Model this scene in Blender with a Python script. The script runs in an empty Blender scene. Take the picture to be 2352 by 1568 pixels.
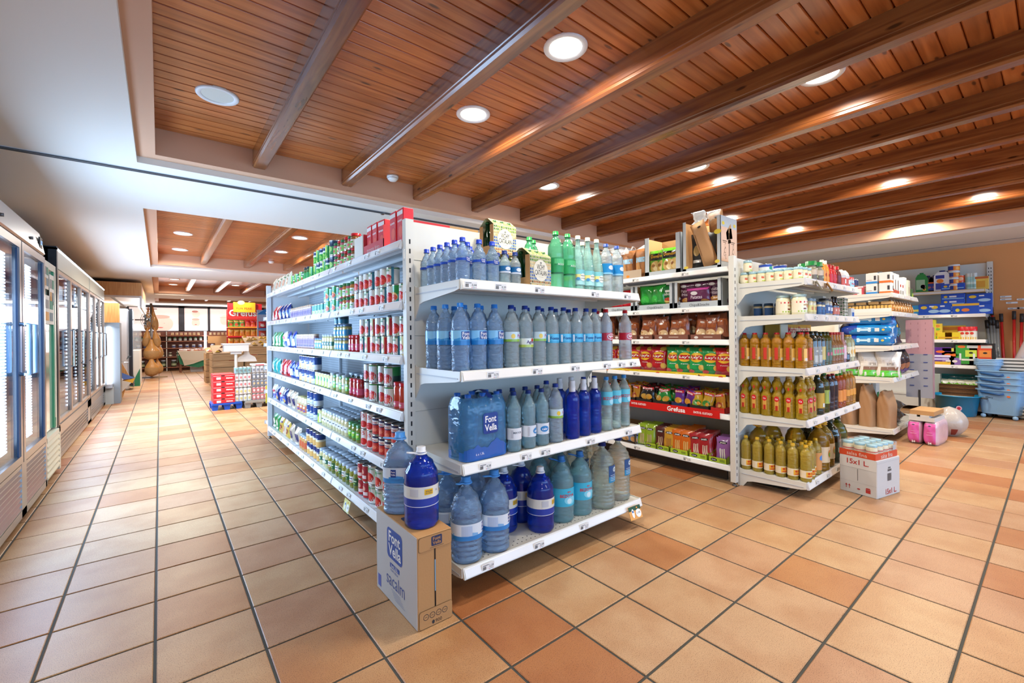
import bpy, math, random
from mathutils import Matrix, Vector
random.seed(7)
PI = math.pi
S = bpy.context.scene
COL = S.collection
# ------------------------------------------------------------------ camera, world, big lights, exposure
F_PX, YAW, CX, CY, ROLL, CAMH = 1009.24, .6758, 1176., 768.59, -.0102, 1.2
cam = bpy.data.cameras.new('camera'); camo = bpy.data.objects.new('camera', cam); COL.objects.link(camo)
cam.sensor_fit = 'HORIZONTAL'; cam.sensor_width = 36; cam.lens = F_PX/2352*36; cam.clip_start = .02; cam.clip_end = 100
cam.shift_y = -(784-CY)/2352
camo.matrix_world = Matrix.Translation((0, 0, CAMH)) @ Matrix.Rotation(-YAW, 4, 'Z') @ Matrix.Rotation(PI/2, 4, 'X') @ Matrix.Rotation(ROLL, 4, 'Z')
S.camera = camo
W = bpy.data.worlds.new('world'); S.world = W; W.use_nodes = True
W.node_tree.nodes['Background'].inputs[0].default_value = (.40, .64, 1.0, 1)
W.node_tree.nodes['Background'].inputs[1].default_value = 4.3
S.view_settings.view_transform = 'Standard'; S.view_settings.look = 'None'; S.view_settings.gamma = 1
S.view_settings.use_curve_mapping = False
S.view_settings.exposure = 0.34
cy = S.cycles
cy.max_bounces = 7; cy.diffuse_bounces = 3; cy.glossy_bounces = 3; cy.transmission_bounces = 6; cy.transparent_max_bounces = 10
cy.caustics_reflective = False; cy.caustics_refractive = False; cy.blur_glossy = 1.0; cy.sample_clamp_indirect = 4
cy.use_adaptive_sampling = True; cy.adaptive_threshold = .05; cy.use_denoising = True; cy.denoiser = 'OPENIMAGEDENOISE'; cy.use_light_tree = True
DOWNLIGHT_W, FRIDGE_W = 18.0, 22.0
def area(name, loc, rot, sx, sy, power, color, disk=False, spread=180):
    l = bpy.data.lights.new(name, 'AREA'); l.shape = 'DISK' if disk else 'RECTANGLE'; l.size = sx
    if not disk: l.size_y = sy
    l.energy = power; l.color = color; l.spread = math.radians(spread)
    o = bpy.data.objects.new(name, l); o.location = loc; o.rotation_euler = rot; COL.objects.link(o); return o
# ------------------------------------------------------------------ pixel rays to real places
_c, _s = math.cos(YAW), math.sin(YAW)
def ray(u, v):
    du, dv = u-CX, v-CY
    a = du*math.cos(ROLL)+dv*math.sin(ROLL); b = -du*math.sin(ROLL)+dv*math.cos(ROLL)
    return (_s*F_PX+_c*a, _c*F_PX-_s*a, -b)
def onZ(u, v, z): r = ray(u, v); t = (z-CAMH)/r[2]; return (r[0]*t, r[1]*t, z)
def onX(u, v, x): r = ray(u, v); t = x/r[0]; return (x, r[1]*t, CAMH+r[2]*t)
def onY(u, v, y): r = ray(u, v); t = y/r[1]; return (r[0]*t, y, CAMH+r[2]*t)
# ------------------------------------------------------------------ materials
def lin(h):
    if not isinstance(h, str): return tuple(h)
    h = h.lstrip('#'); c = [int(h[i:i+2], 16)/255 for i in (0, 2, 4)]
    return tuple((x/12.92 if x <= .04045 else ((x+.055)/1.055)**2.4) for x in c)
MC = {}
def M(col, rough=.5, metal=0., coat=0., trans=0., ior=1.45, emit=0., bump=None, spec=.5, alpha=1.):
    key = (col, rough, metal, coat, trans, ior, emit, bump, spec, alpha)
    if key in MC: return MC[key]
    m = bpy.data.materials.new('m_%d' % len(MC)); m.use_nodes = True; nt = m.node_tree; b = nt.nodes['Principled BSDF']
    b.inputs['Base Color'].default_value = (*lin(col), 1); b.inputs['Roughness'].default_value = rough
    b.inputs['Metallic'].default_value = metal; b.inputs['Coat Weight'].default_value = coat; b.inputs['Coat Roughness'].default_value = .08
    b.inputs['Transmission Weight'].default_value = trans; b.inputs['IOR'].default_value = ior; b.inputs['Specular IOR Level'].default_value = spec
    b.inputs['Alpha'].default_value = alpha
    if emit: b.inputs['Emission Color'].default_value = (*lin(col), 1); b.inputs['Emission Strength'].default_value = emit
    if bump:
        n = nt.nodes.new('ShaderNodeTexNoise'); n.inputs['Scale'].default_value = bump[0]; n.inputs['Detail'].default_value = 4
        t = nt.nodes.new('ShaderNodeTexCoord'); nt.links.new(t.outputs['Object'], n.inputs['Vector'])
        u = nt.nodes.new('ShaderNodeBump'); u.inputs['Strength'].default_value = bump[1]; u.inputs['Distance'].default_value = .01
        nt.links.new(n.outputs['Fac'], u.inputs['Height']); nt.links.new(u.outputs['Normal'], b.inputs['Normal'])
    MC[key] = m; return m
def newmat(name):
    m = bpy.data.materials.new(name); m.use_nodes = True; nt = m.node_tree
    return m, nt, nt.nodes['Principled BSDF'], nt.nodes.new, nt.links.new
def pet(col, tint=.5, bump=(60, .35), rough=.03, body=.29):
    """PET bottle full of water: a see-through tinted film with refraction and sharp highlights"""
    key = ('pet', col, tint, bump, rough, body)
    if key in MC: return MC[key]
    m, nt, b, N, L = newmat('clear_plastic'); out = nt.nodes['Material Output']
    b.inputs['Base Color'].default_value = (*[x**.6 for x in lin(col)], 1); b.inputs['Transmission Weight'].default_value = 1; b.inputs['IOR'].default_value = 1.33
    b.inputs['Roughness'].default_value = rough; b.inputs['Specular IOR Level'].default_value = .9
    tr = N('ShaderNodeBsdfTransparent'); c = lin(col); tr.inputs[0].default_value = (*[x**.6 for x in c], 1)
    df = N('ShaderNodeBsdfPrincipled'); df.inputs['Base Color'].default_value = (*[min(1, x**(.70 if bump and bump[0] > 25 and body == .29 and tint > .3 else .95)) for x in c], 1); df.inputs['Roughness'].default_value = .12; df.inputs['Subsurface Weight'].default_value = 0
    mx = N('ShaderNodeMixShader'); mx.inputs[0].default_value = min(.8, tint+.2); L(b.outputs[0], mx.inputs[1]); L(tr.outputs[0], mx.inputs[2])
    m2 = N('ShaderNodeMixShader'); m2.inputs[0].default_value = body; L(mx.outputs[0], m2.inputs[1]); L(df.outputs[0], m2.inputs[2])
    gl = N('ShaderNodeBsdfGlossy'); gl.inputs['Roughness'].default_value = .06; fr = N('ShaderNodeFresnel'); fr.inputs[0].default_value = 1.32
    m3 = N('ShaderNodeMixShader'); L(fr.outputs[0], m3.inputs[0]); L(m2.outputs[0], m3.inputs[1]); L(gl.outputs[0], m3.inputs[2]); L(m3.outputs[0], out.inputs[0])
    if bump:
        n = N('ShaderNodeTexNoise'); n.inputs['Scale'].default_value = bump[0]; t = N('ShaderNodeTexCoord'); L(t.outputs['Object'], n.inputs['Vector'])
        mp = N('ShaderNodeMapping'); mp.inputs['Scale'].default_value = (.5, .5, 1); L(t.outputs['Object'], mp.inputs[0]); L(mp.outputs[0], n.inputs['Vector'])
        u = N('ShaderNodeBump'); u.inputs['Strength'].default_value = bump[1]; u.inputs['Distance'].default_value = .01
        L(n.outputs['Fac'], u.inputs['Height']); L(u.outputs['Normal'], b.inputs['Normal']); L(u.outputs['Normal'], df.inputs['Normal'])
        u2 = N('ShaderNodeBump'); u2.inputs['Strength'].default_value = min(1, bump[1]*1.6); u2.inputs['Distance'].default_value = .014; L(n.outputs['Fac'], u2.inputs['Height']); L(u2.outputs[0], gl.inputs['Normal'])
    MC[key] = m; return m
def ramp(nt, stops):
    r = nt.nodes.new('ShaderNodeValToRGB'); e = r.color_ramp.elements
    while len(e) < len(stops): e.new(.5)
    for q, (p, c) in zip(e, stops): q.position = p; q.color = (*lin(c), 1)
    return r
def wood(name, stops, axis, rough=.3, coat=.3, knots=True, scale=3.):
    m, nt, b, N, L = newmat(name)
    t = N('ShaderNodeTexCoord'); oi = N('ShaderNodeObjectInfo'); mp = N('ShaderNodeMapping')
    sc = [14., 14., 14.]; sc[axis] = .9; mp.inputs['Scale'].default_value = sc
    ad = N('ShaderNodeVectorMath'); ad.operation = 'ADD'; ml = N('ShaderNodeMath'); ml.operation = 'MULTIPLY'; ml.inputs[1].default_value = 37.
    L(oi.outputs['Random'], ml.inputs[0]); L(t.outputs['Object'], ad.inputs[0]); L(ml.outputs[0], ad.inputs[1]); L(ad.outputs[0], mp.inputs[0])
    n = N('ShaderNodeTexNoise'); n.inputs['Scale'].default_value = scale; n.inputs['Detail'].default_value = 6; n.inputs['Distortion'].default_value = .6
    L(mp.outputs[0], n.inputs['Vector']); r = ramp(nt, stops); L(n.outputs['Fac'], r.inputs[0])
    hs = N('ShaderNodeHueSaturation'); mr = N('ShaderNodeMapRange'); mr.inputs[3].default_value = .82; mr.inputs[4].default_value = 1.15
    L(oi.outputs['Random'], mr.inputs[0]); L(mr.outputs[0], hs.inputs['Value']); L(r.outputs[0], hs.inputs['Color']); col = hs.outputs[0]
    if knots:
        mk = N('ShaderNodeMapping'); s2 = [9., 9., 9.]; s2[axis] = 2.6; mk.inputs['Scale'].default_value = s2; L(ad.outputs[0], mk.inputs[0])
        v = N('ShaderNodeTexVoronoi'); v.inputs['Scale'].default_value = 1.25; L(mk.outputs[0], v.inputs['Vector'])
        kr = ramp(nt, [(0, '#1a0d06'), (.07, '#2c160a'), (.13, '#ffffff'), (1, '#ffffff')]); L(v.outputs['Distance'], kr.inputs[0])
        mm = N('ShaderNodeMixRGB'); mm.blend_type = 'MULTIPLY'; mm.inputs[0].default_value = .75; L(col, mm.inputs[1]); L(kr.outputs[0], mm.inputs[2]); col = mm.outputs[0]
    L(col, b.inputs['Base Color']); b.inputs['Roughness'].default_value = rough; b.inputs['Coat Weight'].default_value = coat; b.inputs['Coat Roughness'].default_value = .18
    return m
TP, TX0, TY0 = .3357, -.3593, 1.5854
def tile_mat():
    m, nt, b, N, L = newmat('terracotta_tile'); g = N('ShaderNodeNewGeometry')
    sx = N('ShaderNodeSeparateXYZ'); L(g.outputs['Position'], sx.inputs[0]); cb = N('ShaderNodeCombineXYZ')
    for k, (o, nm) in enumerate(((TX0, 'X'), (TY0, 'Y'))):
        a = N('ShaderNodeMath'); a.operation = 'SUBTRACT'; a.inputs[1].default_value = o; L(sx.outputs[nm], a.inputs[0])
        d = N('ShaderNodeMath'); d.operation = 'DIVIDE'; d.inputs[1].default_value = TP; L(a.outputs[0], d.inputs[0])
        f = N('ShaderNodeMath'); f.operation = 'FLOOR'; L(d.outputs[0], f.inputs[0]); L(f.outputs[0], cb.inputs[k])
    wn = N('ShaderNodeTexWhiteNoise'); wn.noise_dimensions = '3D'; L(cb.outputs[0], wn.inputs['Vector'])
    r = ramp(nt, [(0, '#a66c42'), (.10, '#b07c4e'), (.3, '#b99066'), (.55, '#bd9a72'), (.8, '#b99472'), (1, '#b08462')]); L(wn.outputs['Value'], r.inputs[0])
    n1 = N('ShaderNodeTexNoise'); n1.inputs['Scale'].default_value = 4.5; n1.inputs['Detail'].default_value = 3; L(g.outputs['Position'], n1.inputs['Vector'])
    r1 = ramp(nt, [(.35, '#f0e4da'), (.6, '#ffffff')]); L(n1.outputs['Fac'], r1.inputs[0])
    n2 = N('ShaderNodeTexNoise'); n2.inputs['Scale'].default_value = 330; n2.inputs['Detail'].default_value = 2; L(g.outputs['Position'], n2.inputs['Vector'])
    r2 = ramp(nt, [(.33, '#8c6c54'), (.45, '#ffffff'), (.7, '#fffaf0')]); L(n2.outputs['Fac'], r2.inputs[0])
    m1 = N('ShaderNodeMixRGB'); m1.blend_type = 'MULTIPLY'; m1.inputs[0].default_value = 1; L(r.outputs[0], m1.inputs[1]); L(r1.outputs[0], m1.inputs[2])
    m2 = N('ShaderNodeMixRGB'); m2.blend_type = 'MULTIPLY'; m2.inputs[0].default_value = .8; L(m1.outputs[0], m2.inputs[1]); L(r2.outputs[0], m2.inputs[2])
    L(m2.outputs[0], b.inputs['Base Color']); b.inputs['Roughness'].default_value = .42; b.inputs['Specular IOR Level'].default_value = .45
    bu = N('ShaderNodeBump'); bu.inputs['Strength'].default_value = .12; bu.inputs['Distance'].default_value = .004; L(n2.outputs['Fac'], bu.inputs['Height']); L(bu.outputs[0], b.inputs['Normal'])
    return m
def perf_mat(col):
    m, nt, b, N, L = newmat('perforated_metal'); t = N('ShaderNodeTexCoord'); v = N('ShaderNodeTexVoronoi'); v.inputs['Randomness'].default_value = 0
    v.inputs['Scale'].default_value = 40; L(t.outputs['Object'], v.inputs['Vector'])
    sp = N('ShaderNodeSeparateXYZ'); L(t.outputs['Object'], sp.inputs[0])
    r = ramp(nt, [(0, '#20262c'), (.24, '#20262c'), (.27, col), (1, col)]); L(v.outputs['Distance'], r.inputs[0]); L(r.outputs[0], b.inputs['Base Color'])
    b.inputs['Roughness'].default_value = .4; return m
WHITE = M('#dcdcd8', .32); WHITE2 = M('#cfd0d0', .4); CREAM = M('#d3d1c4', .38); DARK = M('#15171a', .5); BLACK = M('#0a0a0b', .4)
STEEL = M('#b9b9b9', .28, 1.); STEELD = M('#77787a', .35, 1.); CARD = M('#b98f5f', .75); CARDW = M('#dcdcdc', .6); GROUT = M('#42433f', .8)
PAPER = M('#f2f2ee', .5); RED = M('#c8141c', .35); NAVY = M('#12296e', .35); YEL = M('#f0c020', .4); GREEN = M('#1d8a3c', .35)
FILM = M('#f2f6fa', .12, 0, 0, .0, 1.4, 0, (60, .6), .8, .22)
# ------------------------------------------------------------------ mesh building
_txt = {}
def glyphs(s, bold=0.):
    k = (s, bold)
    if k not in _txt:
        cu = bpy.data.curves.new('t', 'FONT'); cu.body = s; cu.size = 1; cu.align_x = 'CENTER'; cu.align_y = 'CENTER'; cu.resolution_u = 2; cu.offset = bold
        ob = bpy.data.objects.new('t', cu); me = bpy.data.meshes.new_from_object(ob)
        vs = [(v.co.x, v.co.y) for v in me.vertices]; fs = [tuple(p.vertices) for p in me.polygons]
        x0, x1 = min(v[0] for v in vs), max(v[0] for v in vs); y0, y1 = min(v[1] for v in vs), max(v[1] for v in vs)
        vs = [((x-(x0+x1)/2), (y-(y0+y1)/2)) for x, y in vs]
        _txt[k] = (vs, fs, x1-x0, y1-y0); bpy.data.objects.remove(ob); bpy.data.curves.remove(cu); bpy.data.meshes.remove(me)
    return _txt[k]
class MB:
    def __init__(s): s.v = []; s.f = []; s.m = []; s.mi = []; s.sm = []
    def _m(s, m):
        if m not in s.m: s.m.append(m)
        return s.m.index(m)
    def add(s, vs, fs, m, smooth=False):
        b = len(s.v); s.v += vs; i = s._m(m) if not isinstance(m, list) else None
        for k, f in enumerate(fs):
            s.f.append(tuple(b+q for q in f)); s.mi.append(i if i is not None else s._m(m[k])); s.sm.append(smooth)
        return s
    def box(s, x0, x1, y0, y1, z0, z1, m):
        vs = [(x, y, z) for z in (z0, z1) for x, y in ((x0, y0), (x1, y0), (x1, y1), (x0, y1))]
        return s.add(vs, [(0, 3, 2, 1), (4, 5, 6, 7), (0, 1, 5, 4), (1, 2, 6, 5), (2, 3, 7, 6), (3, 0, 4, 7)], m)
    def bbox(s, x0, x1, y0, y1, z0, z1, m, r=.004):
        """box with softened vertical and top/bottom edges"""
        def ring(i, z): return [(x0+i+r if 0 else x0+i, y0+i+r, z), (x0+i+r, y0+i, z), (x1-i-r, y0+i, z), (x1-i, y0+i+r, z), (x1-i, y1-i-r, z), (x1-i-r, y1-i, z), (x0+i+r, y1-i, z), (x0+i, y1-i-r, z)]
        vs = ring(r*.7, z0)+ring(0, z0+r)+ring(0, z1-r)+ring(r*.7, z1); fs = [tuple(reversed(range(8))), tuple(range(24, 32))]
        for k in range(3):
            for j in range(8): a = k*8+j; c = k*8+(j+1) % 8; fs.append((a, c, c+8, a+8))
        return s.add(vs, fs, m)
    def prism(s, poly, a0, a1, m, ax=0):
        """poly of 2D points swept along axis ax (0: points are (y,z), 1: (x,z), 2: (x,y))"""
        n = len(poly); P = lambda p, a: (a, p[0], p[1]) if ax == 0 else ((p[0], a, p[1]) if ax == 1 else (p[0], p[1], a))
        vs = [P(p, a0) for p in poly]+[P(p, a1) for p in poly]
        return s.add(vs, [tuple(range(n))[::-1], tuple(range(n, 2*n))]+[(i, (i+1) % n, n+(i+1) % n, n+i) for i in range(n)], m)
    def lathe(s, prof, seg, m, c=(0, 0), smooth=True, a=(0, 2*PI), cap=True, wob=None):
        full = abs(a[1]-a[0]-2*PI) < 1e-6; n = seg if full else seg+1; vs = []; fs = []; ms = []
        for k, (r, z) in enumerate(prof):
            for i in range(n):
                t = a[0]+(a[1]-a[0])*i/seg; rr = r*(wob(t, z) if wob else 1); vs.append((c[0]+rr*math.sin(t), c[1]-rr*math.cos(t), z))
        for k in range(len(prof)-1):
            for i in range(seg if full else n-1):
                j = (i+1) % n; fs.append((k*n+i, k*n+j, (k+1)*n+j, (k+1)*n+i)); ms.append(m[k] if isinstance(m, list) else m)
        if full and cap:
            fs.append(tuple(range(n))[::-1]); ms.append(ms[0]); fs.append(tuple((len(prof)-1)*n+i for i in range(n))); ms.append(ms[-2] if len(ms) > 1 else ms[0])
        return s.add(vs, fs, ms, smooth)
    def decal(s, F, vs, fs, m): return s.add([F(x, y) for x, y in vs], fs, m)
    def text(s, F, t, x, y, w, m, h=None, bold=0.):
        vs, fs, gw, gh = glyphs(t, bold); k = w/gw; kh = (h/gh) if h else k
        return s.decal(F, [(x+a*k, y+b*kh) for a, b in vs], fs, m)
    def rect(s, F, x0, x1, y0, y1, m, nx=1, ny=1):
        vs = [(x0+(x1-x0)*i/nx, y0+(y1-y0)*j/ny) for j in range(ny+1) for i in range(nx+1)]
        return s.decal(F, vs, [(j*(nx+1)+i, j*(nx+1)+i+1, (j+1)*(nx+1)+i+1, (j+1)*(nx+1)+i) for j in range(ny) for i in range(nx)], m)
    def ell(s, F, x, y, rx, ry, m, n=18):
        vs = [(x, y)]+[(x+rx*q*math.cos(2*PI*i/n), y+ry*q*math.sin(2*PI*i/n)) for q in (.55, 1) for i in range(n)]
        fs = [(0, 1+i, 1+(i+1) % n) for i in range(n)]+[(1+i, 1+n+i, 1+n+(i+1) % n, 1+(i+1) % n) for i in range(n)]
        return s.decal(F, vs, fs, m)
    def poly(s, F, pts, m): return s.decal(F, pts, [tuple(range(len(pts)))], m)
    def tube(s, pts, r, m, seg=8, close=False):
        vs = []; n = len(pts); P = [Vector(p) for p in pts]; ref = None
        for i, p in enumerate(P):
            d = (P[min(i+1, n-1)]-P[max(i-1, 0)]) if not close else (P[(i+1) % n]-P[i-1])
            d.normalize(); ref = ref or (Vector((0, 0, 1)) if abs(d.z) < .9 else Vector((1, 0, 0)))
            a = d.cross(ref).normalized(); b = a.cross(d); rr = r[i] if isinstance(r, (list, tuple)) else r; ref = b if b.length > .1 else ref
            for j in range(seg): q = p+(a*math.cos(2*PI*j/seg)+b*math.sin(2*PI*j/seg))*rr; vs.append(tuple(q))
        fs = [(i*seg+j, i*seg+(j+1) % seg, ((i+1) % n)*seg+(j+1) % seg, ((i+1) % n)*seg+j) for i in range(n if close else n-1) for j in range(seg)]
        if not close: fs += [tuple(range(seg))[::-1], tuple((n-1)*seg+j for j in range(seg))]
        return s.add(vs, fs, m, True)
    def surf(s, f, nu, nv, m, smooth=True, wrap=False):
        vs = [f(i/nu, j/nv) for j in range(nv+1) for i in range(nu+(0 if wrap else 1))]; w = nu if wrap else nu+1
        fs = [(j*w+i, j*w+(i+1) % w, (j+1)*w+(i+1) % w, (j+1)*w+i) for j in range(nv) for i in range(nu)]
        ms = [m((i+.5)/nu, (j+.5)/nv) for j in range(nv) for i in range(nu)] if callable(m) and not hasattr(m, 'node_tree') else m
        return s.add(vs, fs, ms, smooth)
    def mesh(s, name):
        me = bpy.data.meshes.new(name); me.from_pydata(s.v, [], s.f)
        for m in s.m: me.materials.append(m)
        me.polygons.foreach_set('material_index', s.mi); me.polygons.foreach_set('use_smooth', s.sm); me.validate(); me.update(); return me
    def obj(s, name, parent=None, link=True):
        o = bpy.data.objects.new(name, s.mesh(name))
        if link: COL.objects.link(o)
        if parent: o.parent = parent
        return o
def cylF(r, z=0, a0=0, eps=.0008): R = r+eps; return lambda x, y: (R*math.sin(x/r+a0), -R*math.cos(x/r+a0), z+y)
def flatF(y0, z=0, eps=.0008): return lambda x, y: (x, y0-eps, z+y)
def frameF(o, ex, ey, eps=0):
    o, ex, ey = Vector(o), Vector(ex), Vector(ey); n = ex.cross(ey).normalized()*eps
    return lambda x, y: tuple(o+ex*x+ey*y+n)
def tag(o, label=None, cat=None, group=None, kind=None):
    for k, v in (('label', label), ('category', cat), ('group', group), ('kind', kind)):
        if v: o[k] = v
    return o
def empty(name, loc=(0, 0, 0), rz=0, link=True):
    o = bpy.data.objects.new(name, None); o.location = loc; o.rotation_euler = (0, 0, rz); o.empty_display_size = .05
    if link: COL.objects.link(o)
    return o
def struct(name, mb, parent=None):
    o = mb.obj(name, parent)
    if not parent: o['kind'] = 'structure'
    return o
def copy_tree(o, parent=None):
    c = o.copy(); COL.objects.link(c); c.parent = parent
    for ch in o.get('_k', ''), : pass
    for ch in KIDS.get(o.name, ()): copy_tree(ch, c)
    return c
KIDS = {}
def kid(mb, name, root):
    """an unlinked part of an unlinked prototype"""
    o = mb.obj(name, None, link=False); KIDS.setdefault(root.name, []).append(o); return o
def proto(name, mb=None, w=.08, d=.08, h=.1):
    o = mb.obj(name, None, link=False) if mb else empty(name, link=False)
    DIM[o.name] = (w, d, h); return o
DIM = {}
ORD = 'first second third fourth fifth sixth seventh eighth ninth tenth eleventh twelfth thirteenth fourteenth fifteenth sixteenth seventeenth eighteenth nineteenth twentieth'.split()
ORD += ['twenty-'+x for x in ORD[:9]]+['thirtieth']+['thirty-'+x for x in ORD[:9]]
PEND = {}
SHORT = [(f'{k} shelf of {u}', f'{k} {v} shelf') for k in ('top', 'second', 'third', 'fourth', 'fifth', 'bottom') for u, v in (('water unit', 'water'), ('tins unit', 'tins'), ('snack unit', 'snack'), ('oil unit', 'oil-unit'), ('pet unit', 'pet'))]
SHORT += [('shelf at the wall', 'wall shelf'), ('from the near post', 'from post'), ('from the near end', 'from near end'), ('from the post', 'from post'), ('from the oil unit', 'from post'), ('from the orange wall corner', 'from the pet unit'), ('along shelf side', 'side row'), ('along edge and front', 'front edge'), ('in the stack on the blue pallet', 'blue pallet stack'), ('packet on the far end unit', 'packet'), ('from the outer post', 'from outer post'), ('shelf from the top', 'far-unit shelf down'), ('tomato tin with cream band', 'cream-banded tomato tin'), ('golden oil bottle with red cap and yellow label', 'golden red-capped oil bottle with yellow label'), ('wide tin with royal blue lid behind the jars', 'wide blue-lidded tin behind jars'), ('on top of the rear stack, beyond the far shelf post', 'topping the rear can stack'), ('low base wall shelf', 'base wall shelf')]
def put(p, loc, rz, desc, place, cat, group, frm='from the near end', tilt=None):
    """one more copy of a product; the label is finished once all its look-alikes are known"""
    c = copy_tree(p); c.location = loc; c.rotation_euler = (tilt[0], tilt[1], rz) if tilt else (0, 0, rz)
    c.name = p.name.split('.')[0]; c['category'] = cat; c['group'] = group
    PEND.setdefault((desc, place, frm), []).append(c); return c
def finish_labels():
    for (desc, place, frm), L in PEND.items():
        for i, o in enumerate(L):
            t = f'{desc}, {place}' if len(L) == 1 else f'{desc}, {ORD[i]} {frm}, {place}'
            for a, b in SHORT: t = t.replace(a, b)
            o['label'] = t
            if len(t.split()) > 16: print('LONG', len(t.split()), t)
# ------------------------------------------------------------------ floor
TILE = tile_mat()
fl = struct('floor', MB().box(-2.3, 9.6, -4.5, 21.2, -.1, -.004, GROUT))
g = .0048
def tile_mesh():
    a, b = g, TP-g; c = .003; vs = [(x, y, z) for (i, z) in ((0, -.0039), (0, -.002), (c, 0)) for x, y in ((a+i, a+i), (b-i, a+i), (b-i, b-i), (a+i, b-i))]
    return MB().add(vs, [(0, 1, 5, 4), (1, 2, 6, 5), (2, 3, 7, 6), (3, 0, 4, 7), (4, 5, 9, 8), (5, 6, 10, 9), (6, 7, 11, 10), (7, 4, 8, 11), (8, 9, 10, 11)], TILE)
tm = tile_mesh(); tme = tm.mesh('tile')
cells = []
for i in range(-6, 30):
    for j in range(-18, 60):
        x, y = TX0+i*TP, TY0+j*TP
        if x > 9.45 or y > 21 or x < -2.2 or y < -4.4: continue
        xc, yc = x+TP/2, y+TP/2; d = xc*_s+yc*_c; r = xc*_c-yc*_s
        vis = d > .5 and abs(F_PX*r/d) < 1250 and CY+F_PX*1.2/d < 1680
        cells.append(((d if vis else 99+math.hypot(xc, yc)), x, y))
cells.sort(); rest = MB()
for k, (d, x, y) in enumerate(cells):
    if k < 300:
        o = bpy.data.objects.new('tile', tme); o.location = (x, y, 0); o.parent = fl; COL.objects.link(o)
    else: rest.add([(a+x, b+y, c) for a, b, c in tm.v], tm.f, TILE)
rest.obj('floor_tiles', fl)['kind'] = 'stuff'
# ------------------------------------------------------------------ walls
PLASTER = M('#dc9a60', .85, bump=(30, .05)); PLW = M('#e2ddd4', .7, bump=(14, .03)); BEIGE = M('#cfa283', .75); LEDGE = M('#d9c3b2', .7)
wr = struct('wall_right', MB().box(9.45, 9.6, -4.5, 21.2, 0, 3, PLASTER))
wl = struct('wall_left', MB().box(-2.3, -2.15, -4.5, 21.2, 0, 3, M('#d8d2c8', .8)))
struct('baseboard_right', MB().box(9.43, 9.45, -4.5, 21, 0, .08, M('#8a5c3e', .6)))
# the shop front behind the camera is glazed: posts and a lintel, daylight between them
b = MB().box(-2.3, 9.6, -4.5, -4.35, 0, .35, PLW).box(-2.3, 9.6, -4.5, -4.35, 2.3, 3, PLW)
struct('wall_front', b)
b = MB()
for x in (-2.3, -.3, 1.7, 3.7, 5.7, 7.7, 9.4): b.box(x, x+.1, -4.48, -4.38, .35, 2.3, M('#3a3d42', .4))
struct('window_1', b)
# ------------------------------------------------------------------ ceiling with wooden coffers
ZL, ZS, ZB, ZBM = 2.43, 2.475, 2.66, 2.52
CX0, CX1 = -.114, 7.98
COF = [(-3.6, 4.02), (5.41, 9.78), (11.36, 15.84), (17.3, 19.5)]
cl = struct('ceiling', MB().box(-2.3, 9.6, -4.5, 21.2, 2.76, 2.9, PLW))
b = MB(); b.box(-2.15, CX0, -4.4, 21, ZL, 2.76, PLW).box(CX1, 9.45, -4.4, 21, ZL, 2.76, PLW)
ys = [-4.4]+[y for c in COF for y in c]+[21]
for k in range(0, len(ys), 2): b.box(CX0, CX1, ys[k], ys[k+1], ZL, 2.76, PLW)
b.obj('plaster_soffit', cl)
WP = wood('ceiling_board_wood', [(.2, '#80451b'), (.42, '#a25a28'), (.6, '#b46a34'), (.85, '#c27c46')], 0, .3, .25, True, 2.2)
WB = wood('beam_wood', [(.2, '#502611'), (.42, '#773f1c'), (.6, '#915529'), (.85, '#a86a36')], 1, .26, .5, True, 1.8)
PIT = .0865
for ci, (y0, y1) in enumerate(COF):
    a = .1; b = MB()
    for x0, x1, q0, q1 in ((CX0, CX0+a, y0, y1), (CX1-a, CX1, y0, y1), (CX0+a, CX1-a, y0, y0+a), (CX0+a, CX1-a, y1-a, y1)):
        b.box(x0, x1, q0, q1, ZS, 2.75, LEDGE if ci < 0 else BEIGE)
    b.obj('coffer_ledge', cl)
    n = int((y1-y0-2*a)/PIT); vs = None
    prof = lambda y: [(y+.001, ZB+.03), (y+.001, ZB+.008), (y+.005, ZB), (y+PIT-.007, ZB), (y+PIT-.001, ZB+.008), (y+PIT-.001, ZB+.03)]
    pm = MB().prism(prof(0), CX0+a, CX1-a, WP, 0).mesh('plank')
    for k in range(n+1):
        y = y1-a-(k+1)*PIT
        if ci == 0 and y < -1.2: break
        o = bpy.data.objects.new('plank', pm); o.location = (0, y, 0); o.parent = cl; COL.objects.link(o)
    ya, yb = y0+a, y1-a; c = .012; w = .094
    po = [(0, ZB), (0, ZBM+.035), (.004, ZBM+.031), (.004, ZBM+.022), (0, ZBM+.018), (0, ZBM+c), (c, ZBM), (w-c, ZBM), (w, ZBM+c), (w, ZBM+.018), (w-.004, ZBM+.022), (w-.004, ZBM+.031), (w, ZBM+.035), (w, ZB)]
    bm = MB().prism(po, ya, yb, WB, 1).mesh('ceiling_beam')
    for k in range(11):
        o = bpy.data.objects.new('ceiling_beam', bm); o.location = (.575+.676*k, 0, 0); o.parent = cl; COL.objects.link(o)
# curtain track and hairline seams in the soffit
b = MB()
for dy in (-.012, .012): b.box(-2.1, 7.9, 4.20+dy-.006, 4.20+dy+.006, ZL-.012, ZL, M('#4a4d50', .5))
b.box(-2.1, 7.9, 4.178, 4.222, ZL-.003, ZL, M('#c8ccd2', .5))
tag(b.obj('curtain_track'), 'thin double metal curtain track across the white lowered ceiling', 'track')
for x in (1.74,): tag(MB().box(x-.012, x+.012, 4.17, 4.225, ZL-.022, ZL-.011, STEELD).obj('track_clip'), 'small metal clip on the ceiling track above the canned goods', 'clip')
b = MB().box(9.0, 9.02, -4, 20, ZL-.006, ZL, M('#8e8a86', .5)); struct('trim_1', b)
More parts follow.
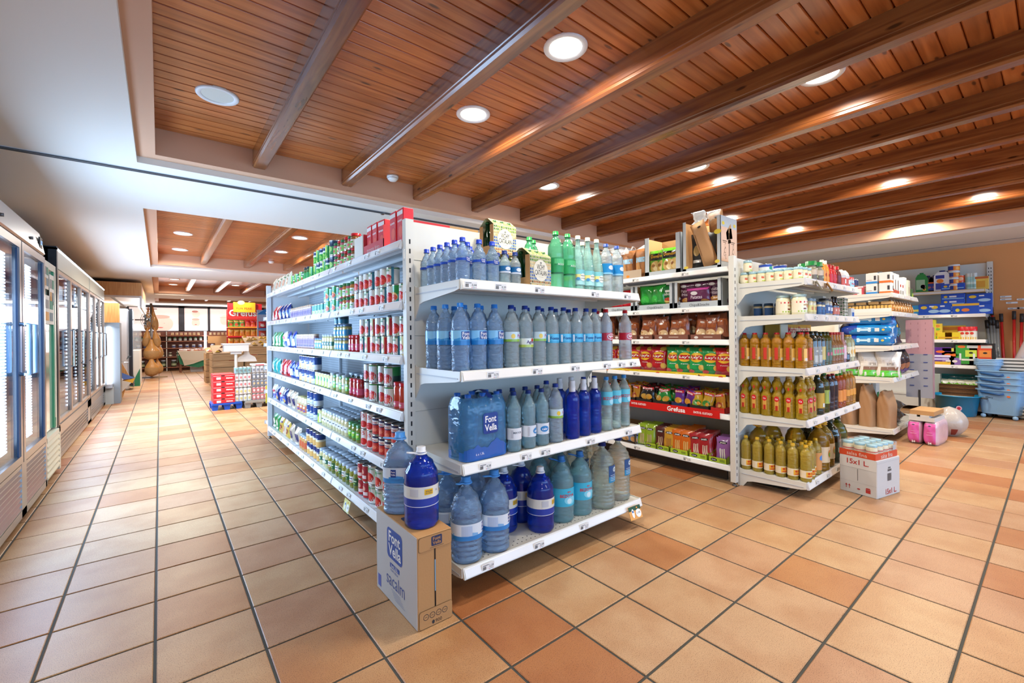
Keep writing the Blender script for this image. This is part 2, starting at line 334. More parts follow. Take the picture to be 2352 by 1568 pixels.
# ------------------------------------------------------------------ recessed lamps
def lamp(x, y, on=True, power=1., label='', warm=(1, .93, .82)):
    t = empty('downlight', (x, y, ZB)); tag(t, label, 'ceiling light', 'round recessed ceiling lights')
    ring = [(.082, -.002), (.085, -.006), (.106, -.010), (.112, -.004), (.112, .002)]
    MB().lathe(ring, 28, M('#dfe2e4', .35), cap=False).obj('trim_ring', t)
    mt = M('#fff6ea', .5, emit=9.) if on else M('#cfd6cf', .4)
    d = MB().lathe([(.0005, -.003), (.083, -.003)], 28, mt, cap=False).obj('diffuser', t)
    if on:
        l = area('downlight_lamp', (x, y, ZB-.02), (0, 0, 0), .16, .16, DOWNLIGHT_W*power, warm, True, 165); l.parent = None
lamp(.284, 3.166, False, label='unlit round ceiling lamp in the corner bay of the wood ceiling')
lamp(1.624, 1.566, label='large round lit lamp with grey ring in second bay, nearest the camera')
lamp(1.628, 2.416, label='round lit ceiling lamp right before the smoke detector in the second bay')
lamp(2.994, 3.142, label='round lit lamp above the green-capped bottles, between fourth and fifth beams')
lamp(3.69, 1.995, label='thin sliver of a lit ceiling lamp above the crisp cartons')
lamp(2.945, .84, label='lit ceiling lamp half hidden by the beam above the oil shelves')
k = 0
for x, y, wh in ((5.0, 1.0, 'fifth bay beyond the jar shelf'), (5.0, 2.6, 'bay over the snack shelves'), (6.4, .5, 'bay above the pet food'), (6.4, 2.3, 'bay behind the snack cartons'), (7.7, 1.2, 'last bay by the wall')):
    lamp(x, y, power=1.35, label='lit ceiling lamp hidden behind beams in the '+wh, warm=(1, .88, .72))
for x, y in ((.3, 1.0), (.3, -1.5), (3.0, -1.5), (5.7, -1.5), (4.3, -.4), (7.7, -.8)):
    k += 1; lamp(x, y, power=.6, label=f'ceiling lamp over the aisle behind the camera, {ORD[k]} lamp from the fridges')
lamp(.268, 7.643, power=1.9, label='lit lamp in the second wooden coffer, corner bay, near one')
lamp(.276, 9.06, power=1.9, label='lit lamp in the second wooden coffer, corner bay, far one')
lamp(1.624, 6.995, power=1.9, label='lit lamp in second coffer between second and third beams, near one')
lamp(1.633, 8.324, power=1.9, label='lit lamp in second coffer between second and third beams, far one')
lamp(3.0, 7.6, power=1.9, label='lit lamp over the far aisle behind the canned goods'); lamp(5.0, 7.6, label='lit lamp over the aisle behind the snack shelves')
lamp(.299, 13.7, power=1.9, label='lit lamp in third wooden coffer near the hams, near one')
lamp(.299, 15.05, power=1.9, label='lit lamp in third wooden coffer near the hams, far one')
lamp(1.663, 14.4, power=1.9, label='lit lamp in the third wooden coffer above the snack display')
lamp(4.4, 14.4, power=1.9, label='lit lamp in third coffer behind the snack display')
lamp(1.7, 18.4, power=1.9, label='lit lamp in the last coffer by the poster windows')
def detector(x, y, label):
    b = MB().lathe([(.034, -.001), (.052, -.001), (.052, -.018), (.046, -.022), (.046, -.03), (.030, -.046), (.0005, -.048)], 24, M('#e8e8e4', .4))
    b.lathe([(.0475, -.0235), (.0475, -.0275)], 24, M('#8a8d90', .6), cap=False)
    o = b.obj('smoke_detector'); o.location = (x, y, ZB); tag(o, label, 'smoke detector')
detector(1.67, 3.80, 'round white smoke detector on the wood ceiling above the water bottles')
detector(1.68, 9.45, 'small white smoke detector in the second wooden coffer')
# ------------------------------------------------------------------ shelving units
PWH = M('#d9d8cf', .3); PCOOL = M('#d5d8db', .3); PERF = perf_mat('#c3ccd4'); PLAS = M('#e9edf2', .15, coat=.5); INK = M('#30343a', .5)
def price_tag(parent, x, y, z, price, w=.07):
    F = flatF(y, z)
    b = MB(); b.rect(F, x-w/2, x+w/2, -.016, .016, PAPER); F = flatF(y-.0007, z)
    for i in range(7): b.rect(F, x-w*.42+i*.0026, x-w*.42+i*.0026+.0015, -.011, .004, INK)
    b.rect(F, x-w*.42, x+w*.05, .007, .0095, INK); b.text(F, price, x+w*.26, -.001, w*.36, INK)
    for i, c in enumerate(('#d02030', '#2050b0', '#208040', '#c05090')): b.rect(F, x+w*.05+i*.0075, x+w*.05+i*.0075+.004, -.0135, -.0105, M(c, .5))
    o = b.obj('price_tag', parent); return o
def shelf(parent, x0, x1, yf, yb, z, mat, lip=.046, thick=.03, tags=(), perf=False, bracket=True, rail=None, notch=.10, baseshelf=False):
    """one shelf facing -Y: top of deck at z; price rail in front; side brackets hooked in the posts"""
    b = MB(); b.box(x0+.004, x1-.004, yf+.012, yb, z-.004, z, mat).box(x0+.004, x1-.004, yf+.012, yf+.02, z-thick, z-.004, mat)
    for k in range(3): yy = yf+.1+k*.12; b.box(x0+.01, x1-.01, yy, yy+.03, z-.022, z-.004, mat)
    sh = b.obj('shelf', parent)
    if perf:
        b = MB(); n = int((x1-x0-.1)/.03)
        for r in range(2):
            for i in range(n): xx = x0+.05+i*.03; b.add([(xx+.004*math.cos(t*PI/3), yf+.05+r*.03+.004*math.sin(t*PI/3), z+.0006) for t in range(6)], [tuple(range(6))], DARK)
        b.obj('shelf_hole', sh)['kind'] = 'stuff'
    zl = z+.006; po = [(yf+.014, zl), (yf+.010, zl+.002), (yf-.004, zl-lip), (yf+.010, zl-lip-.002), (yf+.014, zl-lip+.004)]
    b = MB().prism(po, x0+.002, x1-.002, rail or mat, 0)
    b.prism([(yf+.006, zl-.006), (yf+.0095, zl-.003), (yf-.003, zl-lip+.008), (yf-.0055, zl-lip+.005)], x0+.008, x1-.008, M('#e4e2de', .18, coat=.4), 0)
    rl = b.obj('price_rail', sh)
    for x, p in tags: price_tag(rl, x, yf-.0035, zl-lip/2-.002, p)
    if bracket:
        for x in (x0, x1):
            s = .003; b = MB()
            po = [(yf+.014, zl-.002), (yf+.014, zl-lip+.002), (yf+.05, zl-lip-.006), (yb-.10, z-.075), (yb-.06, z-.085), (yb-.004, z-notch-.06), (yb+.012, z-notch-.055), (yb+.012, z+.012), (yb-.01, z+.012), (yb-.02, z+.004)]
            b.prism(po, x-s, x+s, mat, 0)
            sg = -1 if x == x0 else 1
            b.box(min(x+sg*s, x+sg*.0055), max(x+sg*s, x+sg*.0055), yf+.03, yb-.02, z-.032, z-.027, M('#b6bac0', .4))
            b.obj('shelf_bracket', sh)
    return sh
def post(parent, x, y, h, mat, w=.045, d=.04, face='front', step=.05, foot=True):
    b = MB().box(x-w/2, x+w/2, y, y+d, .03, h, mat)
    n = int((h-.12)/step)
    for i in range(n):
        z = .08+i*step
        if face == 'front':
            for dx in ((0,) if w < .06 else (-.012, .012)): b.box(x+dx-.004, x+dx+.004, y-.0008, y+.002, z, z+.024, DARK)
    if foot: b.lathe([(.018, 0), (.018, .01), (.008, .012), (.008, .03)], 10, STEELD, (x, y+d/2))
    return b.obj('post', parent)
def place_unit(name, label, x, y, rz, cat='shelving'):
    return tag(empty(name, (x, y, 0), rz), label, cat)
pr = lambda n: ['0,44', '0,79', '1,25', '2,38', '0,95', '3,15', '1,09', '0,62', '2,29', '1,55'][n % 10]
# -- water end unit (faces the camera): posts at X 1.0 and 2.41
U1 = place_unit('shelf_unit', 'white end shelving unit loaded with bottled water', 0, 0, 0)
for x in (1.022, 2.412): post(U1, x, 2.12, 1.81, PWH)
b = MB().box(1.045, 2.39, 2.13, 2.145, .1, 1.80, PWH)
for z in (.4, .8, 1.2, 1.6): b.box(1.045, 2.39, 2.128, 2.131, z, z+.002, M('#b5b5ac', .5))
b.obj('back_panel', U1)
MB().box(1.05, 1.27, 2.13, 2.15, 1.80, 1.812, M('#c8242a', .5)).obj('red_edge_strip', U1); MB().box(1.27, 1.46, 2.13, 2.15, 1.80, 1.812, M('#b08a58', .6)).obj('brown_edge_strip', U1)
for z in (1.60, 1.38): MB().tube([(.998, 2.125, z+.05), (.992, 2.125, z+.045), (.992, 2.125, z), (.988, 2.118, z-.01), (.985, 2.11, z)], .0022, WHITE, 6).obj('wire_hook', U1)
EA, EB, EC, ED = 1.447, 1.032, .612, .147
TA = [(1.10, '0,44'), (1.27, '0,39'), (1.52, '2,84'), (1.95, '1,10'), (2.25, '0,35')]
shelf(U1, 1.05, 2.385, 1.67, 2.125, EA, PWH, tags=TA, perf=True)
shelf(U1, 1.05, 2.385, 1.67, 2.125, EB, PWH, tags=[(1.22, '0,75'), (1.5, '0,29'), (1.78, '0,38'), (2.05, '0,30'), (2.19, '0,50'), (2.30, '0,44')], perf=True)
shelf(U1, 1.05, 2.385, 1.67, 2.125, EC, PWH, tags=[(1.17, '4,38'), (1.42, '1,10'), (1.55, '0,78'), (1.9, '0,95'), (2.25, '0,56')], perf=True)
shelf(U1, 1.05, 2.385, 1.67, 2.125, ED, PWH, tags=[(1.18, '2,29'), (1.50, '2,58'), (1.84, '2,21')], perf=True)
# -- canned goods side (faces the aisle with the fridges), sections of 1.25 m
LZ = [1.700, 1.378, 1.090, .792, .486, .150]
LX = .985
U2 = place_unit('shelf_unit', 'long pale blue-white shelving unit full of tins and jars along the fridge aisle', LX, 5.85, -PI/2)
# local x runs 0..3.68 towards the camera (world -Y); local y is world X - LX
for x in (.0, 1.23, 2.46):
    for i, z in enumerate(LZ):
        shelf(U2, x+.003, x+1.225, 0, .46, z, PCOOL, tags=[(x+.12+.27*q+.05*((i+q) % 3), pr(i*3+q)) for q in range(4)], bracket=False, rail=M('#dfe3e8', .25), perf=(i == 5))
MB().box(0, 3.69, .47, .485, .1, 1.78, PERF).obj('back_panel', U2)
for x in (1.23, 2.46): post(U2, x, .445, 1.80, PCOOL, w=.03, d=.02, face='none', foot=False)
for x in (.02, 3.66):
    b = MB().box(x-.015, x+.015, .05, .46, .04, .10, PCOOL); b.obj('base_foot', U2)
for x in (.4, 1.6, 2.9): MB().lathe([(.02, 0), (.02, .012), (.008, .014), (.008, .10)], 10, STEELD, (x, .12)).obj('adjustable_foot', U2)
MB().box(.05, 3.6, .30, .32, .004, .11, M('#4a4e55', .6)).obj('kick_plate', U2)
# far end unit of the same run
U3 = place_unit('shelf_unit', 'far end shelving unit seen edge-on beyond the tins', 0, 0, 0)
for x in (1.015, 2.41): post(U3, x, 5.87, 1.81, PCOOL, face='none')
MB().box(1.04, 2.39, 5.89, 5.90, .1, 1.79, PCOOL).obj('back_panel', U3)
for z in (1.45, 1.12, .83, .53, .14):
    b = MB().box(1.04, 2.39, 5.91, 6.33, z-.03, z, PCOOL); b.prism([(6.33, z+.006), (6.345, z-.04), (6.33, z-.04)], 1.03, 2.39, PCOOL, 0); b.obj('shelf', U3)
# side facing the snack aisle (barely seen from here)
U4 = place_unit('shelf_unit', 'shelving on the snack aisle side behind the water bottles', 2.44, 2.17, PI/2)
for i, z in enumerate(LZ[1:]): shelf(U4, .0, 3.68, 0, .46, z, PCOOL, bracket=False)
MB().box(0, 3.68, .47, .485, .1, 1.70, PCOOL).obj('back_panel', U4)
# -- snack side of second run (faces -X at 3.50)
SZ = [1.718, 1.408, 1.137, .842, .545, .145]
U5 = place_unit('shelf_unit', 'tall white shelving unit stocked with crisps, nuts and breadsticks', 3.49, 5.3, -PI/2)
for x in (.0, 1.23, 2.46):
    for i, z in enumerate(SZ): shelf(U5, x+.003, x+1.225, 0, .46, z, PCOOL, lip=.042, tags=[(x+.35, pr(i)), (x+.85, pr(i+4))], bracket=False, rail=M('#d9dde0', .3))
MB().box(0, 3.66, .47, .485, .1, 1.78, PWH).obj('back_panel', U5)
MB().box(.05, 3.6, .10, .12, .004, .10, M('#3a3430', .6)).obj('kick_plate', U5)
# -- oil end unit
OZ = [1.578, 1.322, .934, .565, .125]
U6 = place_unit('shelf_unit', 'white end shelving unit with mayonnaise jars above and cooking oil below', 0, 0, 0)
for x in (3.507, 4.875): post(U6, x, 1.584, 1.80, PWH)
b = MB().box(3.53, 4.85, 1.60, 1.615, .1, 1.79, PWH)
for z in (.38, .78, 1.18): b.box(3.53, 4.85, 1.598, 1.601, z, z+.002, M('#b0aea4', .5))
b.obj('back_panel', U6)
for i, z in enumerate(OZ): shelf(U6, 3.56, 4.855, 1.115, 1.59, z, PWH, lip=.05, tags=[(3.7+.24*q+.03*(i % 3), pr(i+q)) for q in range(5)], perf=(i in (0, 4)), rail=M('#cfd0d4', .25))
MB().box(3.7, 4.7, 1.30, 1.56, .003, .05, DARK).obj('kick_plate', U6)
# -- pet food end unit
PZ = [1.606, 1.404, 1.036, .690, .135]
U7 = place_unit('shelf_unit', 'white end shelving unit with pet food sacks before the wall shelves', 0, 0, 0)
for x in (6.08, 7.52): post(U7, x, 1.584, 1.62, PWH)
MB().box(6.10, 7.5, 1.60, 1.615, .1, 1.58, PWH).obj('back_panel', U7)
for i, z in enumerate(PZ): shelf(U7, 6.11, 7.45, 1.115, 1.59, z, PWH, lip=.05, tags=[(6.4+.3*q, pr(i+q)) for q in range(3)], rail=M('#dcdad2', .25))
U8 = place_unit('shelf_unit', 'side shelving behind the pet food end unit', 7.55, 1.70, PI/2)
for z in (.14, .6, 1.0, 1.3): shelf(U8, 0, 3.4, 0, .44, z, PWH, bracket=False)
MB().box(0, 3.4, .45, .465, .0, 1.55, PWH).obj('back_panel', U8)
# -- wall unit along wall_right: faces -X, from Y .63 to 3.2+
WZ = [1.775, 1.425, 1.060, .690, .255]
U9 = place_unit('shelf_unit', 'wide white shelving against the orange wall with cleaning goods', 8.98, 4.42, -PI/2)
def wpost(x): return post(U9, x, .405, 2.19, PWH, w=.06, d=.04, foot=False)
L9 = 4.42-.60
for k, x in enumerate((L9-.03, L9-1.28, L9-2.53, .03)): wpost(x)
MB().box(0, L9, .43, .44, .1, 2.18, PWH).obj('back_panel', U9)
for a0, a1 in ((L9-1.26, L9-.05), (L9-2.51, L9-1.30), (.05, L9-2.55)):
    for i, z in enumerate(WZ):
        if i == 4: continue
        shelf(U9, a0, a1, 0, .41, z, PWH, lip=.045, notch=.06, rail=M('#e3b95a', .4) if (i == 0 and a0 > L9-1.3) else M('#e6e5e0', .25), tags=[] if i == 0 else [(a0+.3+.3*q, pr(i+q)) for q in range(3)])
    b = MB().box(a0-.02, a1+.02, -.04, .41, .225, .255, PWH).box(a0-.015, a1+.015, -.03, -.012, .06, .225, PWH); b.obj('base_shelf', U9)
# ------------------------------------------------------------------ fridges along the left side
GL = newmat('cabinet_glass'); m_, nt_, b_, N_, L_ = GL; GLASS = m_
tr = N_('ShaderNodeBsdfTransparent'); tr.inputs[0].default_value = (.84, .92, 1, 1); gs = N_('ShaderNodeBsdfGlossy'); gs.inputs['Roughness'].default_value = .02
lw = N_('ShaderNodeFresnel'); lw.inputs[0].default_value = 1.55; mx = N_('ShaderNodeMixShader')
ma = N_('ShaderNodeMath'); ma.operation = 'MULTIPLY_ADD'; ma.inputs[1].default_value = .55; ma.inputs[2].default_value = .05; L_(lw.outputs[0], ma.inputs[0])
L_(ma.outputs[0], mx.inputs[0]); L_(tr.outputs[0], mx.inputs[1]); L_(gs.outputs[0], mx.inputs[2]); L_(mx.outputs[0], nt_.nodes['Material Output'].inputs[0])
LED = M('#dfeaff', .5, emit=5.); LEDS = M('#eef4ff', .5, emit=7.)
BR = M('#a6a7a8', .3, 1.); FRB = M('#1b2530', .35); FRIN = M('#b7cbe6', .45)
def louvre(b, x, y0, y1, z0, z1, n, m, slot):
    """a louvred grille facing +X at plane x"""
    b.box(x-.012, x-.008, y0, y1, z0, z1, slot); h = (z1-z0)/n
    for k in range(n):
        z = z0+k*h; b.prism([(x-.008, z+h*.95), (x-.008, z+h*.55), (x+.002, z+h*.05), (x+.004, z+h*.35)], y0, y1, m, 1)
def xz(b, poly, y0, y1, m): return b.prism(poly, y0, y1, m, 1)
# stainless two-door display fridge, doors hinged; X front -.70
fr = place_unit('display_fridge', 'stainless steel upright fridge with two tall glass doors and vertical light strips', 0, 0, 0, 'fridge')
y0, y1, xf = 3.52, 5.0, -.70
b = MB(); b.box(xf-.72, xf-.05, y0, y1, .10, .14, BR).box(xf-.72, xf-.05, y0, y0+.03, .14, 1.84, FRIN).box(xf-.72, xf-.05, y1-.03, y1, .14, 1.84, BR).box(xf-.72, xf-.69, y0, y1, .14, 1.84, FRIN).box(xf-.72, xf-.05, y0, y1, 1.84, 1.86, BR)
b.obj('cabinet', fr)
b = MB(); xz(b, [(xf-.72, 1.86), (xf-.01, 1.86), (xf, 1.87), (xf-.03, 2.03), (xf-.72, 2.03)], y0, y1, STEEL); hd = b.obj('header', fr)
b = MB().box(xf-.012, xf-.004, 4.84, 4.93, 1.90, 1.98, DARK); b.text(frameF((xf-.002, 4.885, 1.94), (0, 1, 0), (0, 0, 1), .001), '3.2', 0, 0, .05, M('#7fb6ff', .5, emit=3.)); b.obj('thermostat_display', hd)
MB().tube([(xf-.01, 4.55, 1.92), (xf+.006, 4.55, 1.92)], .011, STEELD, 12).obj('lock', hd)
MB().tube([(xf-.01, 3.8, 1.92), (xf+.006, 3.8, 1.92)], .011, STEELD, 12).obj('lock', hd)
for a, c in ((y0+.005, 4.235), (4.255, y1-.005)):
    fw = .05; b = MB()
    for q in ((a, a+fw, .40, 1.845), (c-fw, c, .40, 1.845), (a+fw, c-fw, .40, .40+fw), (a+fw, c-fw, 1.845-fw, 1.845)): b.box(xf-.035, xf, *q, BR)
    d = b.obj('door', fr)
    b = MB()
    for q in ((a+fw, a+fw+.008, .45, 1.79), (c-fw-.03, c-fw, .45, 1.79)): b.box(xf-.014, xf-.004, *q, M('#34547e', .4))
    b.obj('door_seal', d)
    MB().box(xf-.022, xf-.016, a+fw, c-fw, .45, 1.795, GLASS).obj('glass_pane', d)
    hy = c-.075 if a < 4 else a+.075
    MB().tube([(xf, hy, .98), (xf+.045, hy, .98), (xf+.045, hy, 1.30), (xf, hy, 1.30)], .014, M('#5d738a', .3, .6), 8).obj('handle', d)
    for yy in ((3.925, 4.0) if a < 4 else (4.60, 4.69)):
        b = MB().box(xf-.060, xf-.045, yy, yy+.065, .50, 1.74, M('#dfe8f2', .3))
        for q in range(62): b.box(xf-.044, xf-.040, yy, yy+.065, .505+q*.02, .516+q*.02, LEDS)
        b.obj('light_strip', fr)
    for z in (.62, .86, 1.1, 1.34, 1.58):
        b = MB()
        for q in range(16): b.box(xf-.66, xf-.24, a+.06+q*.038, a+.064+q*.038, z, z+.004, WHITE)
        b.box(xf-.245, xf-.24, a+.05, c-.05, z-.004, z+.008, WHITE); b.obj('wire_shelf', fr)
b = MB(); b.box(xf-.72, xf-.02, y0, y1, .03, .10, STEELD)
for a, c in ((y0+.02, 4.22), (4.27, y1-.02)): louvre(b, xf-.004, a+.05, c-.03, .10, .37, 8, BR, DARK)
for q in ((y0, y0+.07), (4.19, 4.32), (y1-.05, y1)): b.box(xf-.02, xf, *q, .05, .40, BR)
b.box(xf-.02, xf, y0, y1, .05, .10, BR).box(xf-.02, xf-.001, y0, y1, .37, .395, BR); b.obj('louvred_plinth', fr)
area('fridge_light', (xf-.30, 4.25, 1.5), (0, 0, 0), .5, 1.2, FRIDGE_W*.5, (.66, .82, 1)); area('fridge_glow', (xf+.02, 4.25, 1.1), (0, -PI/2, 0), 1.2, 1.3, FRIDGE_W*3.2, (.45, .68, 1))
# cream glass-fronted fridge between
fr = place_unit('display_fridge', 'narrow cream fridge with green-edged glass and notices, between steel and black fridges', 0, 0, 0, 'fridge')
xf = -.735; CR = M('#d9dccf', .4)
b = MB().box(xf-.6, xf-.03, 5.06, 5.72, .05, 1.86, CR).box(xf-.03, xf, 5.06, 5.12, .40, 1.86, CR).box(xf-.03, xf, 5.66, 5.72, .4, 1.86, CR).box(xf-.03, xf, 5.12, 5.66, 1.80, 1.86, CR); b.obj('cabinet', fr)
d = MB().box(xf-.02, xf-.012, 5.12, 5.66, .42, 1.80, M('#c5d6c6', .1, coat=1)).obj('door', fr)
MB().box(xf-.012, xf+.003, 5.58, 5.60, .42, 1.80, M('#4aa27c', .3)).obj('green_edge', d)
MB().box(xf-.012, xf+.003, 5.62, 5.66, .42, .50, M('#0f8a78', .4)).obj('green_corner', d)
b = MB(); louvre(b, xf+.02, 5.12, 5.68, .06, .36, 6, M('#d8d8c4', .5), M('#8f8f80', .6)); b.box(xf-.03, xf+.02, 5.06, 5.12, .03, .40, CR).box(xf-.03, xf+.02, 5.67, 5.73, .03, .40, CR).box(xf-.03, xf+.02, 5.06, 5.73, .36, .40, CR); b.obj('louvred_plinth', fr)
for k, (ya, z, w, h, c) in enumerate(((5.16, 1.62, .2, .22, '#e9e6dc'), (5.40, 1.50, .2, .26, '#efece4'), (5.18, 1.33, .40, .24, '#e2e0d8'))):
    b = MB().box(xf+.0005, xf+.0035, ya, ya+w, z, z+h, M(c, .7)); F = frameF((xf+.004, ya, z), (0, 1, 0), (0, 0, 1), .001)
    for i, cc in enumerate(('#d8a468', '#7a8a92', '#9a9a9a', '#4f8f7a')): b.rect(F, w*.08+(i % 2)*w*.46, w*.08+(i % 2)*w*.46+w*.36, h*(.12+.42*(i//2)), h*(.12+.42*(i//2))+h*.3, M(cc, .7))
    tag(b.obj('notice'), f'{("small upper", "tall upper", "wide lower")[k]} paper notice with pictures stuck on the cream fridge', 'notice', 'notices on the cream fridge')
# black framed multi-door fridge
fr = place_unit('display_fridge', 'long black-framed fridge with five glass doors and dotted light strips', 0, 0, 0, 'fridge')
xf = -.78; y0, y1 = 6.13, 10.85
b = MB().box(xf-.75, xf-.06, y0, y0+.04, .05, 2.10, FRB).box(xf-.75, xf, y0, y0+.06, .36, 2.10, FRB).box(xf-.75, xf, y0, y0+.05, .02, .36, FRB).box(xf-.75, xf-.70, y0, y1, .3, 2.1, M('#8d979f', .5)).box(xf-.75, xf-.04, y1-.04, y1, .05, 2.1, FRB).box(xf-.75, xf, y0, y1, 2.08, 2.11, FRB).box(xf-.75, xf-.04, y0, y1, .02, .36, M('#4a4d50', .5)); b.obj('cabinet', fr)
for a, c in ((y0+.06, 8.66), (8.72, y1-.01)):
    MB().box(xf-.03, xf, a, c, 1.90, 2.08, M('#a8ada4', .3, emit=.12)).obj('header_panel', fr)
    MB().box(xf-.008, xf+.004, a, c, 2.08, 2.095, LEDS).obj('light_strip', fr)
    b = MB().box(xf-.035, xf-.01, a, c, .34, .36, STEELD); louvre(b, xf-.004, a+.06, c-.3, .06, .25, 5, BR, DARK); b.box(xf-.02, xf, a, c, .25, .35, BR).box(xf-.02, xf, a, c, .02, .06, BR).box(xf-.02, xf, a, a+.05, .02, .36, BR).box(xf-.02, xf, c-.28, c, .02, .36, BR); b.obj('louvred_plinth', fr)
drs = (6.20, 7.08, 7.94, 8.70, 9.50, 10.40); drs = (6.2, 7.0, 7.8, 8.66, 8.72, 9.42, 10.12, 10.83)
for a, c in ((6.2, 7.01), (7.02, 7.83), (7.84, 8.66), (8.72, 9.42), (9.43, 10.12), (10.13, 10.83)):
    fw = .035; b = MB()
    for q in ((a, a+fw, .37, 1.89), (c-fw, c, .37, 1.89), (a+fw, c-fw, .37, .37+fw), (a+fw, c-fw, 1.855, 1.89)): b.box(xf-.03, xf, *q, M('#b8a698', .35, .6))
    d = b.obj('door', fr); MB().box(xf-.02, xf-.015, a+fw, c-fw, .40, 1.86, GLASS).obj('glass_pane', d)
    MB().tube([(xf, c-.06, .9), (xf+.03, c-.06, .9), (xf+.03, c-.06, 1.3), (xf, c-.06, 1.3)], .01, STEELD, 6).obj('handle', d)
    b = MB(); yy = {6.2: 6.93, 7.02: 7.62, 7.84: 8.32, 8.72: 9.10, 9.43: 9.87, 10.13: 10.6}[a]
    for k in range(34): b.box(xf-.033, xf-.028, yy-.012, yy+.012, .46+k*.041, .478+k*.041, LEDS)
    b.box(xf-.045, xf-.034, yy-.02, yy+.02, .42, 1.86, M('#9fb3c4', .4)); b.obj('light_strip', fr)
    for z in (.6, .85, 1.1, 1.35, 1.6): MB().box(xf-.66, xf-.12, a+.02, c-.02, z-.01, z, M('#a9b6c0', .4)).obj('inner_shelf', fr)
area('fridge_glow', (xf+.02, 8.4, 1.15), (0, -PI/2, 0), 1.3, 4.2, FRIDGE_W*5.5, (.48, .70, 1)); area('fridge_light', (xf-.35, 8.4, 1.85), (0, 0, 0), .4, 4.2, FRIDGE_W*1.4, (.8, .9, 1))
# ------------------------------------------------------------------ product prototypes (front faces -Y, stands on z=0)
TIN = M('#b9bdc0', .25, 1.)
def G(c, r=.35): return M(c, r, coat=.2)
def can(name, d, h, bands, dec=(), text=None, lidring=True, seg=20):
    """tin: bands = [(fraction, colour)] from bottom; dec = flat printed shapes"""
    r = d/2; b = MB(); pr_ = [(r*.92, 0), (r, .003), (r, .006)]; ms = [TIN, TIN]; z = .006; H = h-.014
    for f_, c in bands: z += H*f_; pr_.append((r*.985, z-.0001)); ms.append(G(c))
    pr_ += [(r, h-.007), (r, h-.002), (r*.95, h), (r*.9, h-.004), (r*.88, h-.004)]; ms += [TIN]*5
    b.lathe(pr_, seg, ms)
    F = cylF(r*.985)
    for q in dec:
        k, x, y, w, hh, c = q[:6]
        if k == 'e': b.ell(F, x*d, y*h, w*d/2, hh*h/2, G(c), 14)
        if k == 'r': b.rect(F, (x-w/2)*d, (x+w/2)*d, (y-hh/2)*h, (y+hh/2)*h, G(c), 6)
        F = cylF(r*.985, 0, 0, .0008+.0004*len(b.m)*.2)
    if text: b.text(cylF(r*.985, 0, 0, .0022), text[0], text[5]*d if len(text) > 5 else 0, text[1]*h, text[2]*d, M(text[3], .5), h=text[4]*h if len(text) > 4 else None, bold=.01)
    return proto(name, b, d, d, h)
def jar(name, d, h, content, lid, label=None, dec=(), lidh=.018, text=None, seg=18, neck=.86):
    r = d/2; b = MB().lathe([(r*.9, 0), (r, .006), (r, h*.72), (r*.97, h*.78), (r*neck, h-lidh-.004), (r*neck, h-lidh)], seg, M(content, .12, coat=1.))
    p = proto(name, b, d, d, h)
    kid(MB().lathe([(r*neck+.003, h-lidh), (r*neck+.003, h-.002), (r*neck+.001, h), (.001, h-.001)], seg, M(lid, .3, coat=.3), cap=False), 'lid', p)
    if label:
        y0, y1, c = label[:3]; b = MB(); b.lathe([(r+.0006, h*y0), (r+.0006, h*y1)], seg, G(c), cap=False, a=(-2.3, 2.3)); F = cylF(r, 0, 0, .0014)
        for k, x, y, w, hh, cc in dec:
            if k == 'e': b.ell(F, x*d, y*h, w*d/2, hh*h/2, G(cc), 14)
            else: b.rect(F, (x-w/2)*d, (x+w/2)*d, (y-hh/2)*h, (y+hh/2)*h, G(cc), 5)
        if text: b.text(cylF(r, 0, 0, .0022), text[0], text[4]*d if len(text) > 4 else 0, text[1]*h, text[2]*d, M(text[3], .5), bold=.012)
        kid(b, 'label', p)
    return p
